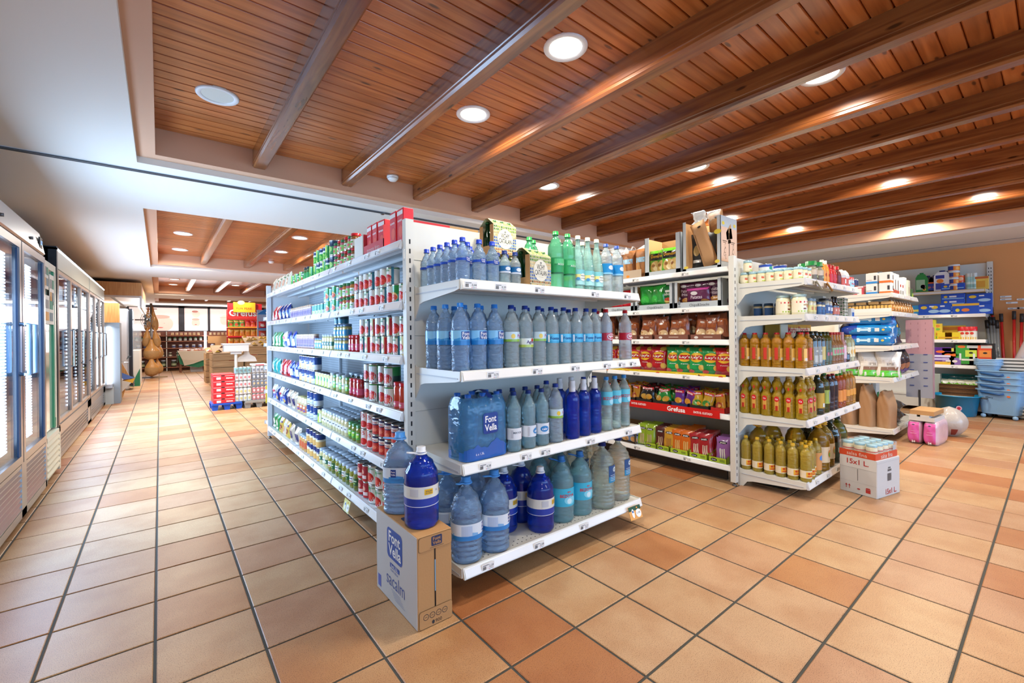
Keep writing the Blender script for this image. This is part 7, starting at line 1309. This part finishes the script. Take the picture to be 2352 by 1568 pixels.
PKW = M('#d85aa8', .25, coat=.5, bump=(18, .5)); PKL = M('#d8b8c4', .25, coat=.5, bump=(18, .6))
def pk(cx_, w_, d_, h_):
    def f(u, v):
        a = 2*PI*u; q = 5.; c1, s1_ = math.cos(a), math.sin(a); rr = 1/((abs(c1)**q+abs(s1_)**q)**(1/q)); kk = (1-.25*abs(2*v-1)**6)*(1+.02*math.sin(6*a+8*v)); return (cx_+c1*rr*w_/2*kk, s1_*rr*d_/2*kk, v*h_)
    b = MB(); b.surf(f, 40, 14, lambda u, v: PKW if (.60 < u < .86) and .04 < v < .94 else PKL, wrap=True); b.add([f(i/40, 1) for i in range(40)], [tuple(range(40))], PKL); F = flatF(-d_/2, 0, .006)
    b.text(F, '24', cx_, .028, .03, PAPER, bold=.03); b.ell(F, cx_, h_*.84, .012, .006, M('#4a4a5a', .5)); b.rect(F, cx_-.025, cx_+.025, h_*.45, h_*.47, M('#e8b0d0', .5)); b.rect(F, cx_-.02, cx_+.02, h_*.55, h_*.565, M('#e8b0d0', .5)); return b
pk(-.064, .125, .46, .245).obj('roll_bundle', t); pk(.064, .125, .46, .245).obj('roll_bundle', t)
t = empty('flat_carton', (6.45, .905, .246), -PI/2-.08); tag(t, 'flat brown lid carton over a white tray, on top of the pink paper pack', 'carton'); MB().bbox(-.098, .098, -.18, .18, .06, .11, CARD).obj('carton_lid', t); b = MB().box(-.102, .102, -.19, .19, 0, .04, CWH).box(-.10, -.04, -.191, .191, .04, .062, CWH).box(-.01, .06, -.191, .191, .04, .062, CWH); b.obj('white_tray', t)
t = empty('plastic_sack', (7.05, .80, 0)); tag(t, 'bulging pale plastic sack behind the pink paper pack', 'sack'); SKM = M('#b8b0a8', .3, coat=.4, bump=(14, .9))
b = MB(); b.surf(lambda u, v: ((.17*math.sin(PI*min(v*.93+.07, 1))**.6)*math.cos(2*PI*u)*(1+.06*math.sin(5*2*PI*u)), (.15*math.sin(PI*min(v*.93+.07, 1))**.6)*math.sin(2*PI*u)*(1+.06*math.sin(4*2*PI*u)), .33*v), 30, 14, lambda u, v: M('#8a4038', .4) if (.54 < u < .60 and .1 < v < .3) else SKM, wrap=True); b.obj('sack_body', t)
t = empty('wash_tub', (8.75, -.05, 0)); tag(t, 'nested turquoise crates at the photo edge by the mop buckets', 'tub')
for i in range(3): tubm(MB(), .4, .3, .0+i*.05, .10+i*.05, .85, TQ).obj('crate', t)
# ------------------------------------------------------------------ far aisle: pallets of drinks
def pal(x, y, col, label):
    t = empty('pallet', (x, y, 0), 0); tag(t, label, 'pallet'); m = M(col, .45); w, d = .42, .5
    MB().box(-w/2, w/2, 0, d, .085, .115, m).obj('deck', t)
    for sx in (-1, 0, 1):
        for sy in (.06, .44): b = MB(); b.prism([(sx*.17-.035, 0), (sx*.17+.035, 0), (sx*.17+.05, .085), (sx*.17-.05, .085)], sy-.04, sy+.04, m, 1); b.obj('foot', t)
    return t
pal(.87, 8.68, '#1650b8', 'blue plastic pallet under the red beer cartons'); pal(1.33, 8.62, '#8c8c86', 'grey plastic pallet under the stacked can packs')
rc = carton('beer_carton', .30, .42, .092, '#d8202a', [('r', .0, .72, .98, .05, '#e8e0dc'), ('r', -.25, .3, .2, .4, '#e4dcd8'), ('e', -.05, .75, .2, .2, '#1a1a1a'), ('r', .25, .3, .3, .14, '#e8d4d0'), ('s', 0, .5, .9, .6, '#a81820')], [('Mahou', .25, .3, .3, '#f0e0dc')])
for i in range(5): put(rc, (.828, 8.90, .116+i*.096), 0, 'red beer carton with white lettering', 'in the stack on the blue pallet', 'carton', 'red beer cartons', 'from the bottom')
FW = M('#e8eef2', .15, 0, 0, 0, 1.4, 0, (30, .8), .9, .18)
for i in range(5):
    for j, (x, c1, c2, nm_) in enumerate(((1.102, ('#d8dcd8', '#e0e0da', '#e4dcdc', '#e6dede', '#4a9aa0'), ('#b8b04a', '#c8b83a', '#b82a3a', '#b82a3a', '#1a3a3c'), 'pale'), (1.355, ('#c83a40', '#c83a40', '#3a4a6a', '#3a4560', '#a8b0b8'), ('#e8d0d0', '#e8d0d0', '#c8a860', '#c8ccd0', '#1a2a5a'), 'dark'))):
        t = empty('can_pack', (x, 8.70, .116+i*.118), 0); tag(t, f'shrink-wrapped pack of {["yellow and white", "yellow and white", "red and white", "red and white", "teal"][i] if j == 0 else ["red", "red", "navy", "navy and grey", "silver and blue"][i]} cans, {ORD[i]} layer up in the {["middle", "rearmost"][j]} stack', 'can pack', 'can packs on the grey pallet')
        for a in range(4):
            for r_ in range(2):
                b = MB().lathe([(.022, 0), (.028, .008), (.028, .100), (.024, .112), (.020, .112)], 10, [TIN, M(c1[i], .35), TIN, TIN], (-.09+a*.06, .03+r_*.06)); b.ell(cylF(.028, 0, 0, .001), 0, 0, .001, .001, TIN) if 0 else None
                F0 = cylF(.028, .055, 0, .0008); b.ell(lambda q, w_, F0=F0, a=a, r_=r_: tuple(Vector(F0(q, w_))+Vector((-.09+a*.06, .03+r_*.06, 0))), 0, 0, .016, .022, M(c2[i], .4), 8); b.obj('can', t)
        MB().box(-.122, .122, -.001, .12, .004, .110, FW).obj('shrink_film', t)
for i in range(3): tag_ = None
rc2 = carton('can_tray', .22, .3, .03, '#e4dcdc', [('r', 0, .5, .6, .5, '#c82a3a')]); put(rc2, (1.36, 8.9, .116+5*.118), 0, 'flat white and red can tray on top of the rear stack', 'beyond the far shelf post', 'tray', 'trays')
put(carton('yellow_sign', .10, .01, .22, '#e8cc30', [('r', 0, .5, .3, .02, '#8a7a20')]), (1.10, 6.36, .36), 0, 'yellow card hanging at the far end unit', 'beyond the tins', 'sign', 'signs')
for i, (z_, c, n_) in enumerate(((1.45, '#dfe6e2', 4), (1.12, '#b82a30', 3), (.83, '#3a9a3a', 6), (.53, '#8a7a4a', 4))):
    p_ = carton('carton', .07, .12, .17 if i != 2 else .24, c, [('r', 0, .6, .7, .4, ['#1f7a5a', '#e8c0b0', '#7ac04a', '#c8b070'][i])])
    for k in range(n_): put(p_, (1.10+.078*k, 6.15, z_), PI, ['white and teal', 'red', 'bright green', 'tan'][i]+' packet on the far end unit', f'{ORD[i]} shelf from the top', 'packet', 'packets on the far end unit', 'from the outer post')
# ------------------------------------------------------------------ snack display stand, crates, scale
def P(u, v, y): return onY(u, v, y)
ys = 14.6; x0, x1 = P(523, 760, ys)[0], P(602, 760, ys)[0]; xm = (x0+x1)/2; sw = x1-x0
t = empty('snack_display', (xm, ys, 0)); tag(t, 'tall red snack display stand with yellow sign and three shelves of bags', 'display stand')
MB().box(-sw/2, sw/2, .25, .28, 0, 2.0, M('#b82a28', .5)).obj('back_panel', t); RD2 = M('#cf1c20', .45)
b = MB().box(-sw/2, sw/2, .0, .03, 1.80, 2.17, RD2); b.text(flatF(0, 0, .002), 'Grefusa', 0, 1.90, sw*.92, PW, bold=.02); hd = b.obj('header', t)
b = MB().box(-sw*.34, sw*.30, -.03, -.015, 1.92, 2.20, M('#e8a820', .45)); b.text(flatF(-.03, 0, .002), 'FUN PEAK', -.02, 2.03, sw*.45, M('#a83020', .5)); b.ell(flatF(-.03, 0, .002), -.1, 2.19, .09, .06, M('#f4dc70', .5)); b.obj('top_sign', hd)
ZS_ = (1.50, 1.24, .98)
for z_ in ZS_: b = MB().box(-sw/2, sw/2, 0, .25, z_-.012, z_, WHITE).box(-sw/2, sw/2, -.008, 0, z_-.03, z_+.01, RD2 if z_ < 1.4 else M('#e8902a', .5)); b.obj('shelf', t)
MB().box(-sw/2, sw/2, 0, .25, .0, .7, M('#9a2a28', .5)).obj('base_cabinet', t)
for r_, (z_, cs_) in enumerate(zip(ZS_, (('#3fa040', '#3fa040', '#4aa844', '#d8402a', '#d8402a', '#c8302a'), ('#e09028',)*6, ('#e0a040', '#d89030', '#e8a830', '#e8a830', '#a8b040', '#d8b040')))):
    for k in range(6): put(bag('snack_bag', .135, .20, .06, cs_[k], [('e', 0, .35, .7, .5, '#d87a28' if r_ else '#c8502a'), ('r', 0, .8, .9, .2, '#c8202a' if k > 2 and not r_ else '#e8c060')], seed=200+r_*6+k, nu=6, nv=6), (x0+.08+k*(sw-.16)/5, ys+.08, z_), 0, ['green or red', 'orange', 'golden'][r_]+' snack bag', f'{["upper", "middle", "lower"][r_]} shelf of the red display', 'snack bag', 'bags on the red display', 'from the ham side')
xb = P(598, 700, 13.5)[0]; t = empty('bakery_display', (xb+.2, 13.5, 0)); tag(t, 'blue-topped bakery rack with red and white packs beside the red display', 'display stand')
b = MB().box(-.25, .35, .2, .23, 0, 1.95, M('#a8b4c0', .5)); b.obj('back_panel', t); b = MB(); b.prism([(-.28+.56*i/12, 1.82+.16*math.sin(PI*i/12)) for i in range(13)], 0, .03, M('#1f78c0', .4), 1); b.ell(flatF(0, 0, .002), .05, 1.87, .13, .04, M('#e8e0dc', .4)); b.text(flatF(0, 0, .004), 'BIMBO', .05, 1.87, .2, M('#c83030', .4)); b.obj('header', t)
for z_ in (1.2, 1.45, .95): MB().box(-.26, .35, 0, .2, z_-.02, z_, M('#4a8ac8', .4)).obj('shelf', t)
for k, c in enumerate(('#c83038', '#e4e6ea', '#b84030', '#d8c8b0', '#c83038', '#d8a060')): put(bag('bread_pack', .18, .18, .09, c, [('e', 0, .4, .6, .4, '#e8d8c0')], seed=230+k, nu=6, nv=6), (xb+.05+.2*(k % 2), 13.55, (1.45, 1.2, .95)[k//2]), 0, ['red', 'white', 'rust', 'cream', 'red', 'tan'][k]+' bread pack', f'{["upper", "middle", "lower"][k//2]} shelf of bakery rack', 'bread pack', 'packs on the bakery rack', 'from the red display')
WD = wood('crate_wood', [(.2, '#8a6844'), (.5, '#a8855c'), (.8, '#b89a70')], 0, .6, 0, False)
def crate(x, y, w, d, h, tilt_, label, prod):
    t = empty('slatted_crate', (x, y, 0)); tag(t, label, 'produce crate', 'wooden produce crates'); n = 5
    for k in range(n):
        z0, z1 = h*k/n, h*(k+1)/n-.015; MB().box(-w/2, w/2, 0, .02, z0, z1, WD).obj('slat', t); MB().box(-w/2-.02, -w/2, 0, d, z0, z1, WD).obj('slat', t)
    MB().box(-w/2-.01, w/2, .01, d, 0, h*.7, M('#6a5238', .8)).obj('crate_inside', t); b = MB()
    b.prism([(0, h-.02), (d, h+tilt_), (d, h+tilt_+.03), (0, h+.01)], -w/2, w/2, WD, 0); b.prism([(0, h-.02), (d, 0), (d, h+tilt_)], w/2-.02, w/2, WD, 0); b.obj('sloping_top', t)
    rn = random.Random(int(x*100)); b = MB()
    for i in range(18):
        px, py = rn.uniform(-w/2+.05, w/2-.05), rn.uniform(.05, d-.05); zz = h+tilt_*py/d; b.add([(px+dx*.05, py+dy*.04, zz+dz) for dx, dy, dz in ((-1, -1, .02), (1, -1, .02), (1, 1, .03), (-1, 1, .03), (0, 0, .07))], [(0, 1, 4), (1, 2, 4), (2, 3, 4), (3, 0, 4)], M(rn.choice(prod), .5))
    b.obj('small_packs', t)['kind'] = 'stuff'; return t
crate(1.30, 12.6, .62, .8, .82, .16, 'sloping slatted wooden crate of packets nearest the pallets', ['#b84a30', '#c8a040', '#d8c8b0', '#6a3a2a']); crate(1.95, 12.3, .6, .9, .98, .22, 'tall slatted crate with yellow packets under the red display', ['#e0b040', '#c8a060']); crate(2.55, 12.2, .5, .9, .98, .2, 'second tall slatted crate partly behind the far shelf post', ['#c8b090', '#d8c8b0']); crate(1.22, 14.2, .5, .7, .80, .1, 'small wooden crate of mixed packs behind the first', ['#c84a30', '#e0d0c0', '#8a3a2a'])
o = MB().box(-.18, .18, 0, .02, .0, 1.25, CARD).box(-.35, -.18, 0, .02, 1.05, 1.25, CARD).obj('cardboard_panel'); o.location = (1.42, 15.2, .0); tag(o, 'plain cardboard sheet standing up behind the crates', 'cardboard')
t = empty('weighing_scale', (1.30, 11.3, 0)); tag(t, 'white hanging-price weighing scale on a pole by the crates', 'scale'); WS_ = M('#dcdad4', .4)
b = MB().tube([(0, 0, .02), (0, 0, .86)], .03, WS_, 8).box(-.16, .16, -.1, .1, 0, .02, WS_); b.obj('pole', t); b = MB().box(-.23, .23, -.12, .14, .90, 1.05, WS_).box(-.10, .10, -.05, .05, .84, .90, WS_); b.obj('scale_body', t); b = MB().prism([(-.2, 0), (.2, 0), (.16, .10), (.06, .16), (.03, .25), (-.03, .25), (-.06, .16), (-.16, .10)], .1, .13, WS_, 1); o = b.obj('bag_holder', t); o.location = (.22, 0, .66)
MB().box(-.26, .26, -.15, .17, 1.05, 1.075, M('#e8e4e0', .3)).obj('weighing_tray', t)
# ------------------------------------------------------------------ ham stand
t = empty('ham_stand', (-.20, 17.35, 0)); tag(t, 'metal post on a wooden cross foot that the cured hams hang from', 'stand')
MB().tube([(0, 0, .0), (0, 0, 2.27)], .032, M('#8a8a8c', .4, .8), 8).obj('post', t); MB().box(-.30, .02, -.03, .03, .0, .04, M('#8a8a8c', .4, .7)).obj('foot_bar', t); MB().box(0, .38, -.12, -.06, .0, .04, M('#a08a6a', .6)).obj('foot_bar', t)
for z_ in (2.1, 1.5, .98): MB().tube([(-.14, 0, z_), (.14, 0, z_)], .012, STEELD, 6).obj('hook_bar', t)
HAM = M('#bc8440', .45, coat=.3, bump=(12, .8)); HAM2 = M('#dca038', .4, coat=.3, bump=(10, .6)); HAMC = M('#a88050', .6, bump=(20, .9))
def ham(x, y, z, L, w, label, rz=0., lean=0.):
    t = empty('cured_ham', (x, y, z), rz); t.rotation_euler = (0, lean, rz); tag(t, label, 'ham', 'cured hams on the stand')
    pf = [(0, .1), (.03, .45), (.09, .74), (.2, .95), (.34, 1), (.48, .9), (.6, .66), (.72, .42), (.84, .27), (1, .18)]
    def f(u, v):
        for (a, ra), (c, rb) in zip(pf, pf[1:]):
            if a <= v <= c: r_ = ra+(rb-ra)*(v-a)/(c-a); break
        a = 2*PI*u; return (math.cos(a)*r_*w/2*(1+.08*math.sin(3*a+4*v)), math.sin(a)*r_*w*.32, v*L)
    b = MB(); b.surf(f, 20, 18, lambda u, v: HAMC if .55 < u < .95 and v < .42 else (HAM2 if u < .3 else HAM), wrap=True); b.obj('ham_leg', t)
    MB().tube([(0, 0, L*.96), (.0, -.01, L+.05)], .006, M('#8a2430', .5), 6).obj('cord', t); MB().tube([(-.03, 0, L*.92), (.03, 0, L*.92)], .012, M('#8a2430', .5), 6).obj('tag_band', t)
ham(-.30, 17.28, 1.42, .72, .17, 'slim cured ham hanging at upper side of the post nearest the fridges', 0, .05); ham(-.10, 17.28, 1.42, .74, .18, 'slim cured ham hanging at upper side of the post nearest the table', 0, -.08)
ham(-.33, 17.2, .95, .60, .2, 'golden ham in the middle tier on the fridge side', 0, .08); ham(-.06, 17.2, .92, .62, .2, 'golden ham in the middle tier on the table side', 0, -.1)
ham(-.20, 17.12, .55, .62, .42, 'large round cured ham in the lower middle of the stand'); ham(-.03, 17.3, .58, .60, .26, 'yellowish ham edge beside the large lower ham', 0, -.1); ham(-.20, 17.08, .06, .60, .36, 'lowest round cured ham almost touching the floor', 0, 0); ham(-.02, 17.3, .12, .50, .22, 'small dark ham beside the lowest one', 0, -.1)
# ------------------------------------------------------------------ cloth-covered table with packets
t = empty('table', (.96, 19.4, 0)); tag(t, 'low table with wooden legs under the draped cloths', 'table'); MB().box(-.44, .44, -.3, .3, .70, .74, WD).obj('tabletop', t)
for sx in (-.4, .4):
    for sy in (-.26, .26): MB().box(sx-.03, sx+.03, sy-.03, sy+.03, 0, .70, M('#7a4a34', .6)).obj('leg', t)
b = MB(); b.box(-.48, .46, -.33, .32, .741, .748, M('#d8ccb8', .8)); b.poly(lambda x, y: (x, -.332+.012*math.sin(x*20), y), [(-.48, .748), (-.36, .46), (-.30, .24), (-.05, .30), (.2, .40), (.46, .46), (.48, .60), (.46, .748)][::-1], M('#cfc5b4', .8)); o = b.obj('tablecloth'); o.location = (.96, 19.4, 0); tag(o, 'beige cloth hanging crookedly over the front of the packet table', 'tablecloth')
b = MB(); b.poly(lambda x, y: (x, -.318, y), [(-.48, .60), (-.42, .30), (-.2, .22), (.1, .16), (.36, .24), (.44, .40), (.45, .6)], M('#2f7a5c', .8)); b.box(-.483, -.478, -.3, .3, .35, .74, M('#2f7a5c', .8)); o = b.obj('green_cloth'); o.location = (.96, 19.4, 0); tag(o, 'green cloth showing below the beige one on the packet table', 'cloth')
rn = random.Random(4)
for i in range(16):
    p_ = bag('sausage_pack', .13, .09, .05, rn.choice(['#a85a4a', '#c8a8a0', '#b87a5a', '#d0c0b8']), [('e', 0, .5, .5, .5, '#d8c8c0')], seed=300+i, nu=5, nv=5); put(p_, (.58+.105*(i % 8), 19.22+.2*(i//8), .75), rn.uniform(-.4, .4), 'reddish meat packet', 'on the cloth-covered table', 'meat pack', 'packets on the cloth table', 'from the ham stand', (-.8, 0))
o = MB().box(0, .35, 0, .4, 0, .18, M('#c8c8c8', .5)).obj('storage_box'); o.location = (.85, 19.3, 0); tag(o, 'pale box on the floor under the packet table', 'box')
# ------------------------------------------------------------------ back wall with shelves, windows and posters
YB = 20.6; BW = M('#4a4c54', .5)
struct('wall_back', MB().box(-2.2, 9.5, YB+.3, YB+.42, 0, 1.45, M('#c89878', .8)).box(-2.2, 9.5, YB+.3, YB+.42, 2.42, 3, PLW).box(3.4, 9.5, YB+.3, YB+.42, 1.45, 2.42, M('#c89878', .8)).box(-2.2, -.9, YB+.3, YB+.42, 1.45, 2.42, PLW))
b = MB().box(-.9, 3.4, YB+.25, YB+.33, 2.34, 2.44, BW).box(-.9, 3.4, YB+.25, YB+.33, 1.43, 1.48, BW)
for a, c in ((-.95, -.85), (.56, .74), (1.47, 1.55), (2.35, 2.45), (3.35, 3.45)): b.box(a, c, YB+.25, YB+.33, 1.45, 2.4, BW)
b.box(-2.2, 3.5, YB+.20, YB+.24, 2.47, 2.53, LEDS); struct('window_2', b)
def poster(x0, x1, kind, label):
    pm = M('#f3dcd6', .6, emit=.62); b = MB().box(x0, x1, YB+.27, YB+.275, 1.48, 2.34, pm); F = flatF(YB+.27, 0, .002); F2 = flatF(YB+.27, 0, .004); F3 = flatF(YB+.27, 0, .006)
    sk, hr, pk_ = M('#f2cfc0', .6, emit=.55), M('#dcb4a4', .6, emit=.45), M('#e8e4f0', .6, emit=.65)
    w = x1-x0; cx_ = (x0+x1)/2
    b.rect(F, x0, x1, 1.48, 1.72, M('#f4ecf2', .6, emit=.65))
    if kind == 0: b.ell(F2, cx_+w*.15, 1.74, w*.24, .30, sk, 24); b.ell(F3, cx_+w*.12, 2.0, w*.20, .07, hr, 16); b.ell(F3, cx_+w*.12, 1.60, w*.06, .02, M('#d87a70', .6, emit=.4), 10); b.ell(F3, cx_+w*.07, 1.76, .018, .012, hr, 8); b.ell(F3, cx_+w*.2, 1.76, .018, .012, hr, 8)
    if kind == 1: b.ell(F2, cx_, 2.12, w*.17, .13, sk, 20); b.ell(F3, cx_-w*.05, 2.22, w*.14, .04, M('#c88a80', .6, emit=.4), 12); b.ell(F2, cx_-w*.02, 1.78, w*.18, .16, sk, 20); b.ell(F3, cx_-w*.02, 1.92, w*.17, .04, hr, 12); b.ell(F2, cx_, 1.58, w*.3, .08, pk_, 16); b.ell(F3, cx_-w*.02, 1.72, w*.05, .015, M('#d87a70', .6, emit=.4), 8)
    if kind == 2: b.ell(F2, cx_+w*.1, 1.9, w*.2, .2, sk, 20); b.rect(F2, cx_-w*.1, cx_+w*.2, 2.0, 2.02, hr)
    tag(b.obj('window_poster'), label, 'poster', 'pale backlit posters in the far windows')
poster(-.85, .56, 0, 'pale pink backlit window poster with one large baby face'); poster(.74, 1.47, 1, 'pale backlit window poster with two small children'); poster(1.55, 2.35, 2, 'pale backlit window poster partly behind the snack display'); poster(2.45, 3.35, 2, 'pale backlit poster hidden behind the red display')
BS = M('#a87058', .6)
t = empty('back_shelving', (0, YB, 0)); tag(t, 'brown wooden shelving of jars under the far poster windows', 'shelving')
MB().box(-.9, 3.3, .16, .18, .05, 1.45, M('#94665a', .7)).obj('back_panel', t)
for x in (-.9, .18, 1.34, 2.4, 3.3): MB().box(x, x+.03, -.12, .16, 0, 1.45, WHITE if .1 < x < .3 else BS).obj('upright', t)
BZ = (.14, .52, .84, 1.10, 1.30)
for z_ in BZ: MB().box(-.9, 3.3, -.12, .16, z_-.03, z_, BS).obj('shelf', t)
MB().box(1.32, 1.40, -.16, -.13, .70, 1.45, LEDS).obj('light_tube', t)
bj = [jar('jar', .10, .16, '#3a3420', '#d0ccc0', (.1, .5, '#dcd8c8'), lidh=.03, seg=10), jar('jar', .10, .13, '#a8b0b0', '#3a8a5a', (.1, .5, '#d8dcd8'), lidh=.03, seg=10), jar('jar', .12, .12, '#c8ccd4', '#e4e6ea', (.2, .6, '#3a4a8a'), lidh=.03, seg=10), jar('jar', .085, .10, '#b87a3a', '#e8e0c0', (.2, .6, '#e4d8b0'), lidh=.02, seg=10), jar('jar', .16, .26, '#3a4436', '#b8c0d0', (.2, .5, '#b8c8a0'), lidh=.04, seg=10)]
for k, (z_, sel, st) in enumerate(zip(BZ, (4, 0, 2, 1, 3), (.30, .22, .20, .155, .13))):
    nb = 0; x = -.80
    while x < 3.2:
        if not (abs(x-.19) < .09 or abs(x-1.36) < .09): put(bj[sel], (x, YB-.02, z_), 0, ['big dark preserve jar', 'dark honey jar', 'white-lidded tub jar', 'green-topped jar', 'small amber jar'][k], f'{["bottom", "second", "third", "fourth", "top"][k]} shelf under the windows', 'jar', 'jars on the far brown shelves', 'from the fridge side'); nb += 1
        x += st
# ------------------------------------------------------------------ counter corner beyond the fridges
OAK = wood('oak_panel', [(.2, '#b87a3c'), (.5, '#cf9450'), (.8, '#dba868')], 2, .5, .1, False)
t = empty('light_column', (-.70, 10.92, 0)); tag(t, 'grey metal column with vertical light tube at the end of the black fridge', 'column light'); GM = M('#7f8890', .5)
MB().box(-.10, .12, .05, .5, .0, 1.5, GM).box(-.10, .03, 0, .05, 0, .32, M('#a8b0b4', .4)).obj('column_body', t); MB().box(-.06, .0, -.03, .045, .38, 1.42, LEDS).obj('light_tube', t); MB().box(-.09, .12, .0, .1, 1.42, 1.5, GM).obj('top_cap', t); MB().box(-.10, .02, -.06, .05, .30, .37, M('#c8ccd0', .2, .7)).obj('lamp_holder', t)
t = empty('counter_hood', (-.29, 12.0, 0)); tag(t, 'wood-clad hood with white lit underside over the serving counter', 'hood')
MB().box(-1.8, 0, 0, 3.4, 2.09, 2.36, OAK).obj('wooden_fascia', t); b = MB().box(-1.8, -.03, .03, 3.3, 2.05, 2.09, PLW); b.prism([(-.03, 2.09), (0, 2.09), (.0, 1.84), (-.03, 1.84)], 0, 3.3, M('#e8ecee', .4), 1); b.obj('canopy', t); MB().box(-.06, -.035, .1, 3.2, 1.86, 1.88, LEDS).obj('light_tube', t)
for x in (-.5, -.9): MB().tube([(x, .2, 2.08), (x+.25, .2, 1.86)], .025, PLW, 6).obj('strut', t)
t = empty('serving_counter', (-.75, 12.0, 0)); tag(t, 'angled wooden counter front beyond the grey light column', 'counter'); b = MB().box(-1.2, .05, 1.2, 1.25, 0, 2.0, OAK); b.prism([(-.4, 0), (.15, 0), (.26, .42), (-.05, 1.15), (-.4, 1.2)], 0, .06, OAK, 1); b.obj('wooden_front', t); MB().box(-1.2, .0, .1, 1.2, .9, .95, STEEL).obj('worktop', t)
b = MB(); rn = random.Random(9)
for i in range(9): xx, zz = rn.uniform(-.2, .1), rn.uniform(.75, .95); b.add([(xx+rn.uniform(-.08, .08), -.05+rn.uniform(-.03, .03), zz+rn.uniform(-.08, .08)) for _ in range(3)], [(0, 1, 2)], M('#a8b4bc', .2, .8))
o = b.obj('foil_wrap'); o.location = (-.60, 12.0, 0); tag(o, 'crumpled silver foil on the wooden counter edge', 'foil', None, 'stuff')
t = empty('leaflet_bag', (-.56, 11.93, .0)); tag(t, 'folded blue, white and yellow leaflet bag hanging low on the wooden counter', 'bag'); b = MB()
for pts, c in (([(-.18, .56), (.16, .36), (-.02, .34)], '#5a78c0'), ([(-.18, .56), (-.02, .34), (-.1, .28)], '#e4e4ec'), ([(.16, .36), (.12, .26), (-.06, .30)], '#e8b030'), ([(-.06, .33), (.10, .27), (-.04, .10), (-.13, .12)], '#d8d0c8'), ([(-.1, .2), (-.04, .2), (-.2, -.02), (-.24, 0)], '#b89a60')): b.prism(pts, -.004-.004*len(b.f)*.1, .004, M(c, .5), 1)
b.obj('printed_bag', t).location.z = .03
t = empty('upright_freezer', (-.62, 13.6, 0)); tag(t, 'tall white freezer flank with dark glass front edge beyond the counter', 'freezer')
MB().bbox(-.6, .06, .0, .6, .0, 1.90, M('#cdd4dc', .4), .04).obj('cabinet', t); MB().box(.065, .12, -.005, .58, .10, 1.90, M('#20262e', .3)).obj('door_frame', t); MB().box(.121, .126, .05, .55, .3, 1.85, M('#8a98a4', .08, .3)).obj('glass_door', t)
b = MB(); louvre(b, .13, .0, .58, .06, .28, 4, STEELD, DARK); b.obj('louvred_plinth', t)
t = empty('glass_case', (-.50, 14.6, 0)); tag(t, 'glass-fronted case with green drape beside the hams', 'display case'); MB().box(-.3, .1, 0, 1.6, 0, .9, M('#d8d4cc', .5)).obj('case_body', t); MB().prism([(-.1, 0), (.105, 0), (.105, .45), (-.0, .2)], -.01, .0, M('#2a7a58', .7), 1).obj('green_drape', t); MB().box(-.3, .1, 0, 1.6, .9, 1.6, FW).obj('glass_top', t)
t = empty('wall_fan', (-.28, 15.9, 1.72)); tag(t, 'round caged metal fan hanging by the freezer, before the first poster', 'fan')
for r_ in (.08, .15, .21): n = 20; MB().tube([(r_*math.cos(2*PI*i/n)*.6, -.02*(1-r_*4), r_*math.sin(2*PI*i/n)) for i in range(n)], .006, STEELD, 6, True).obj('cage_ring', t)
for i in range(6): a = i*PI/3; MB().tube([(0, 0, 0), (.21*math.cos(a)*.6, 0, .21*math.sin(a))], .006, STEELD, 5).obj('cage_spoke', t)
MB().lathe([(.05, -.03), (.05, .03)], 12, STEELD).obj('hub', t).rotation_euler = (PI/2, 0, 0); b = MB()
for i in range(3):
    a = i*2*PI/3; b.add([(0, .03, 0), (.1*math.cos(a-.4), .03, .18*math.sin(a-.4)), (.1*math.cos(a+.5), .05, .18*math.sin(a+.5))], [(0, 1, 2)], M('#5a6066', .4))
b.obj('blades', t); MB().tube([(0, .04, 0), (-.25, .1, 0)], .02, STEELD, 6).obj('wall_arm', t)
area('counter_light', (-.9, 13.5, 2.03), (0, 0, 0), 1.2, 2.6, 40, (.95, .97, 1)); area('window_glow', (1.0, YB+.1, 1.9), (-PI/2, 0, 0), 3.2, .7, 26, (1, .93, .93)); area('strip_glow', (1.0, YB+.1, 2.4), (-PI/3.2, 0, 0), 3.5, .1, 26, (.95, .97, 1))
finish_labels()
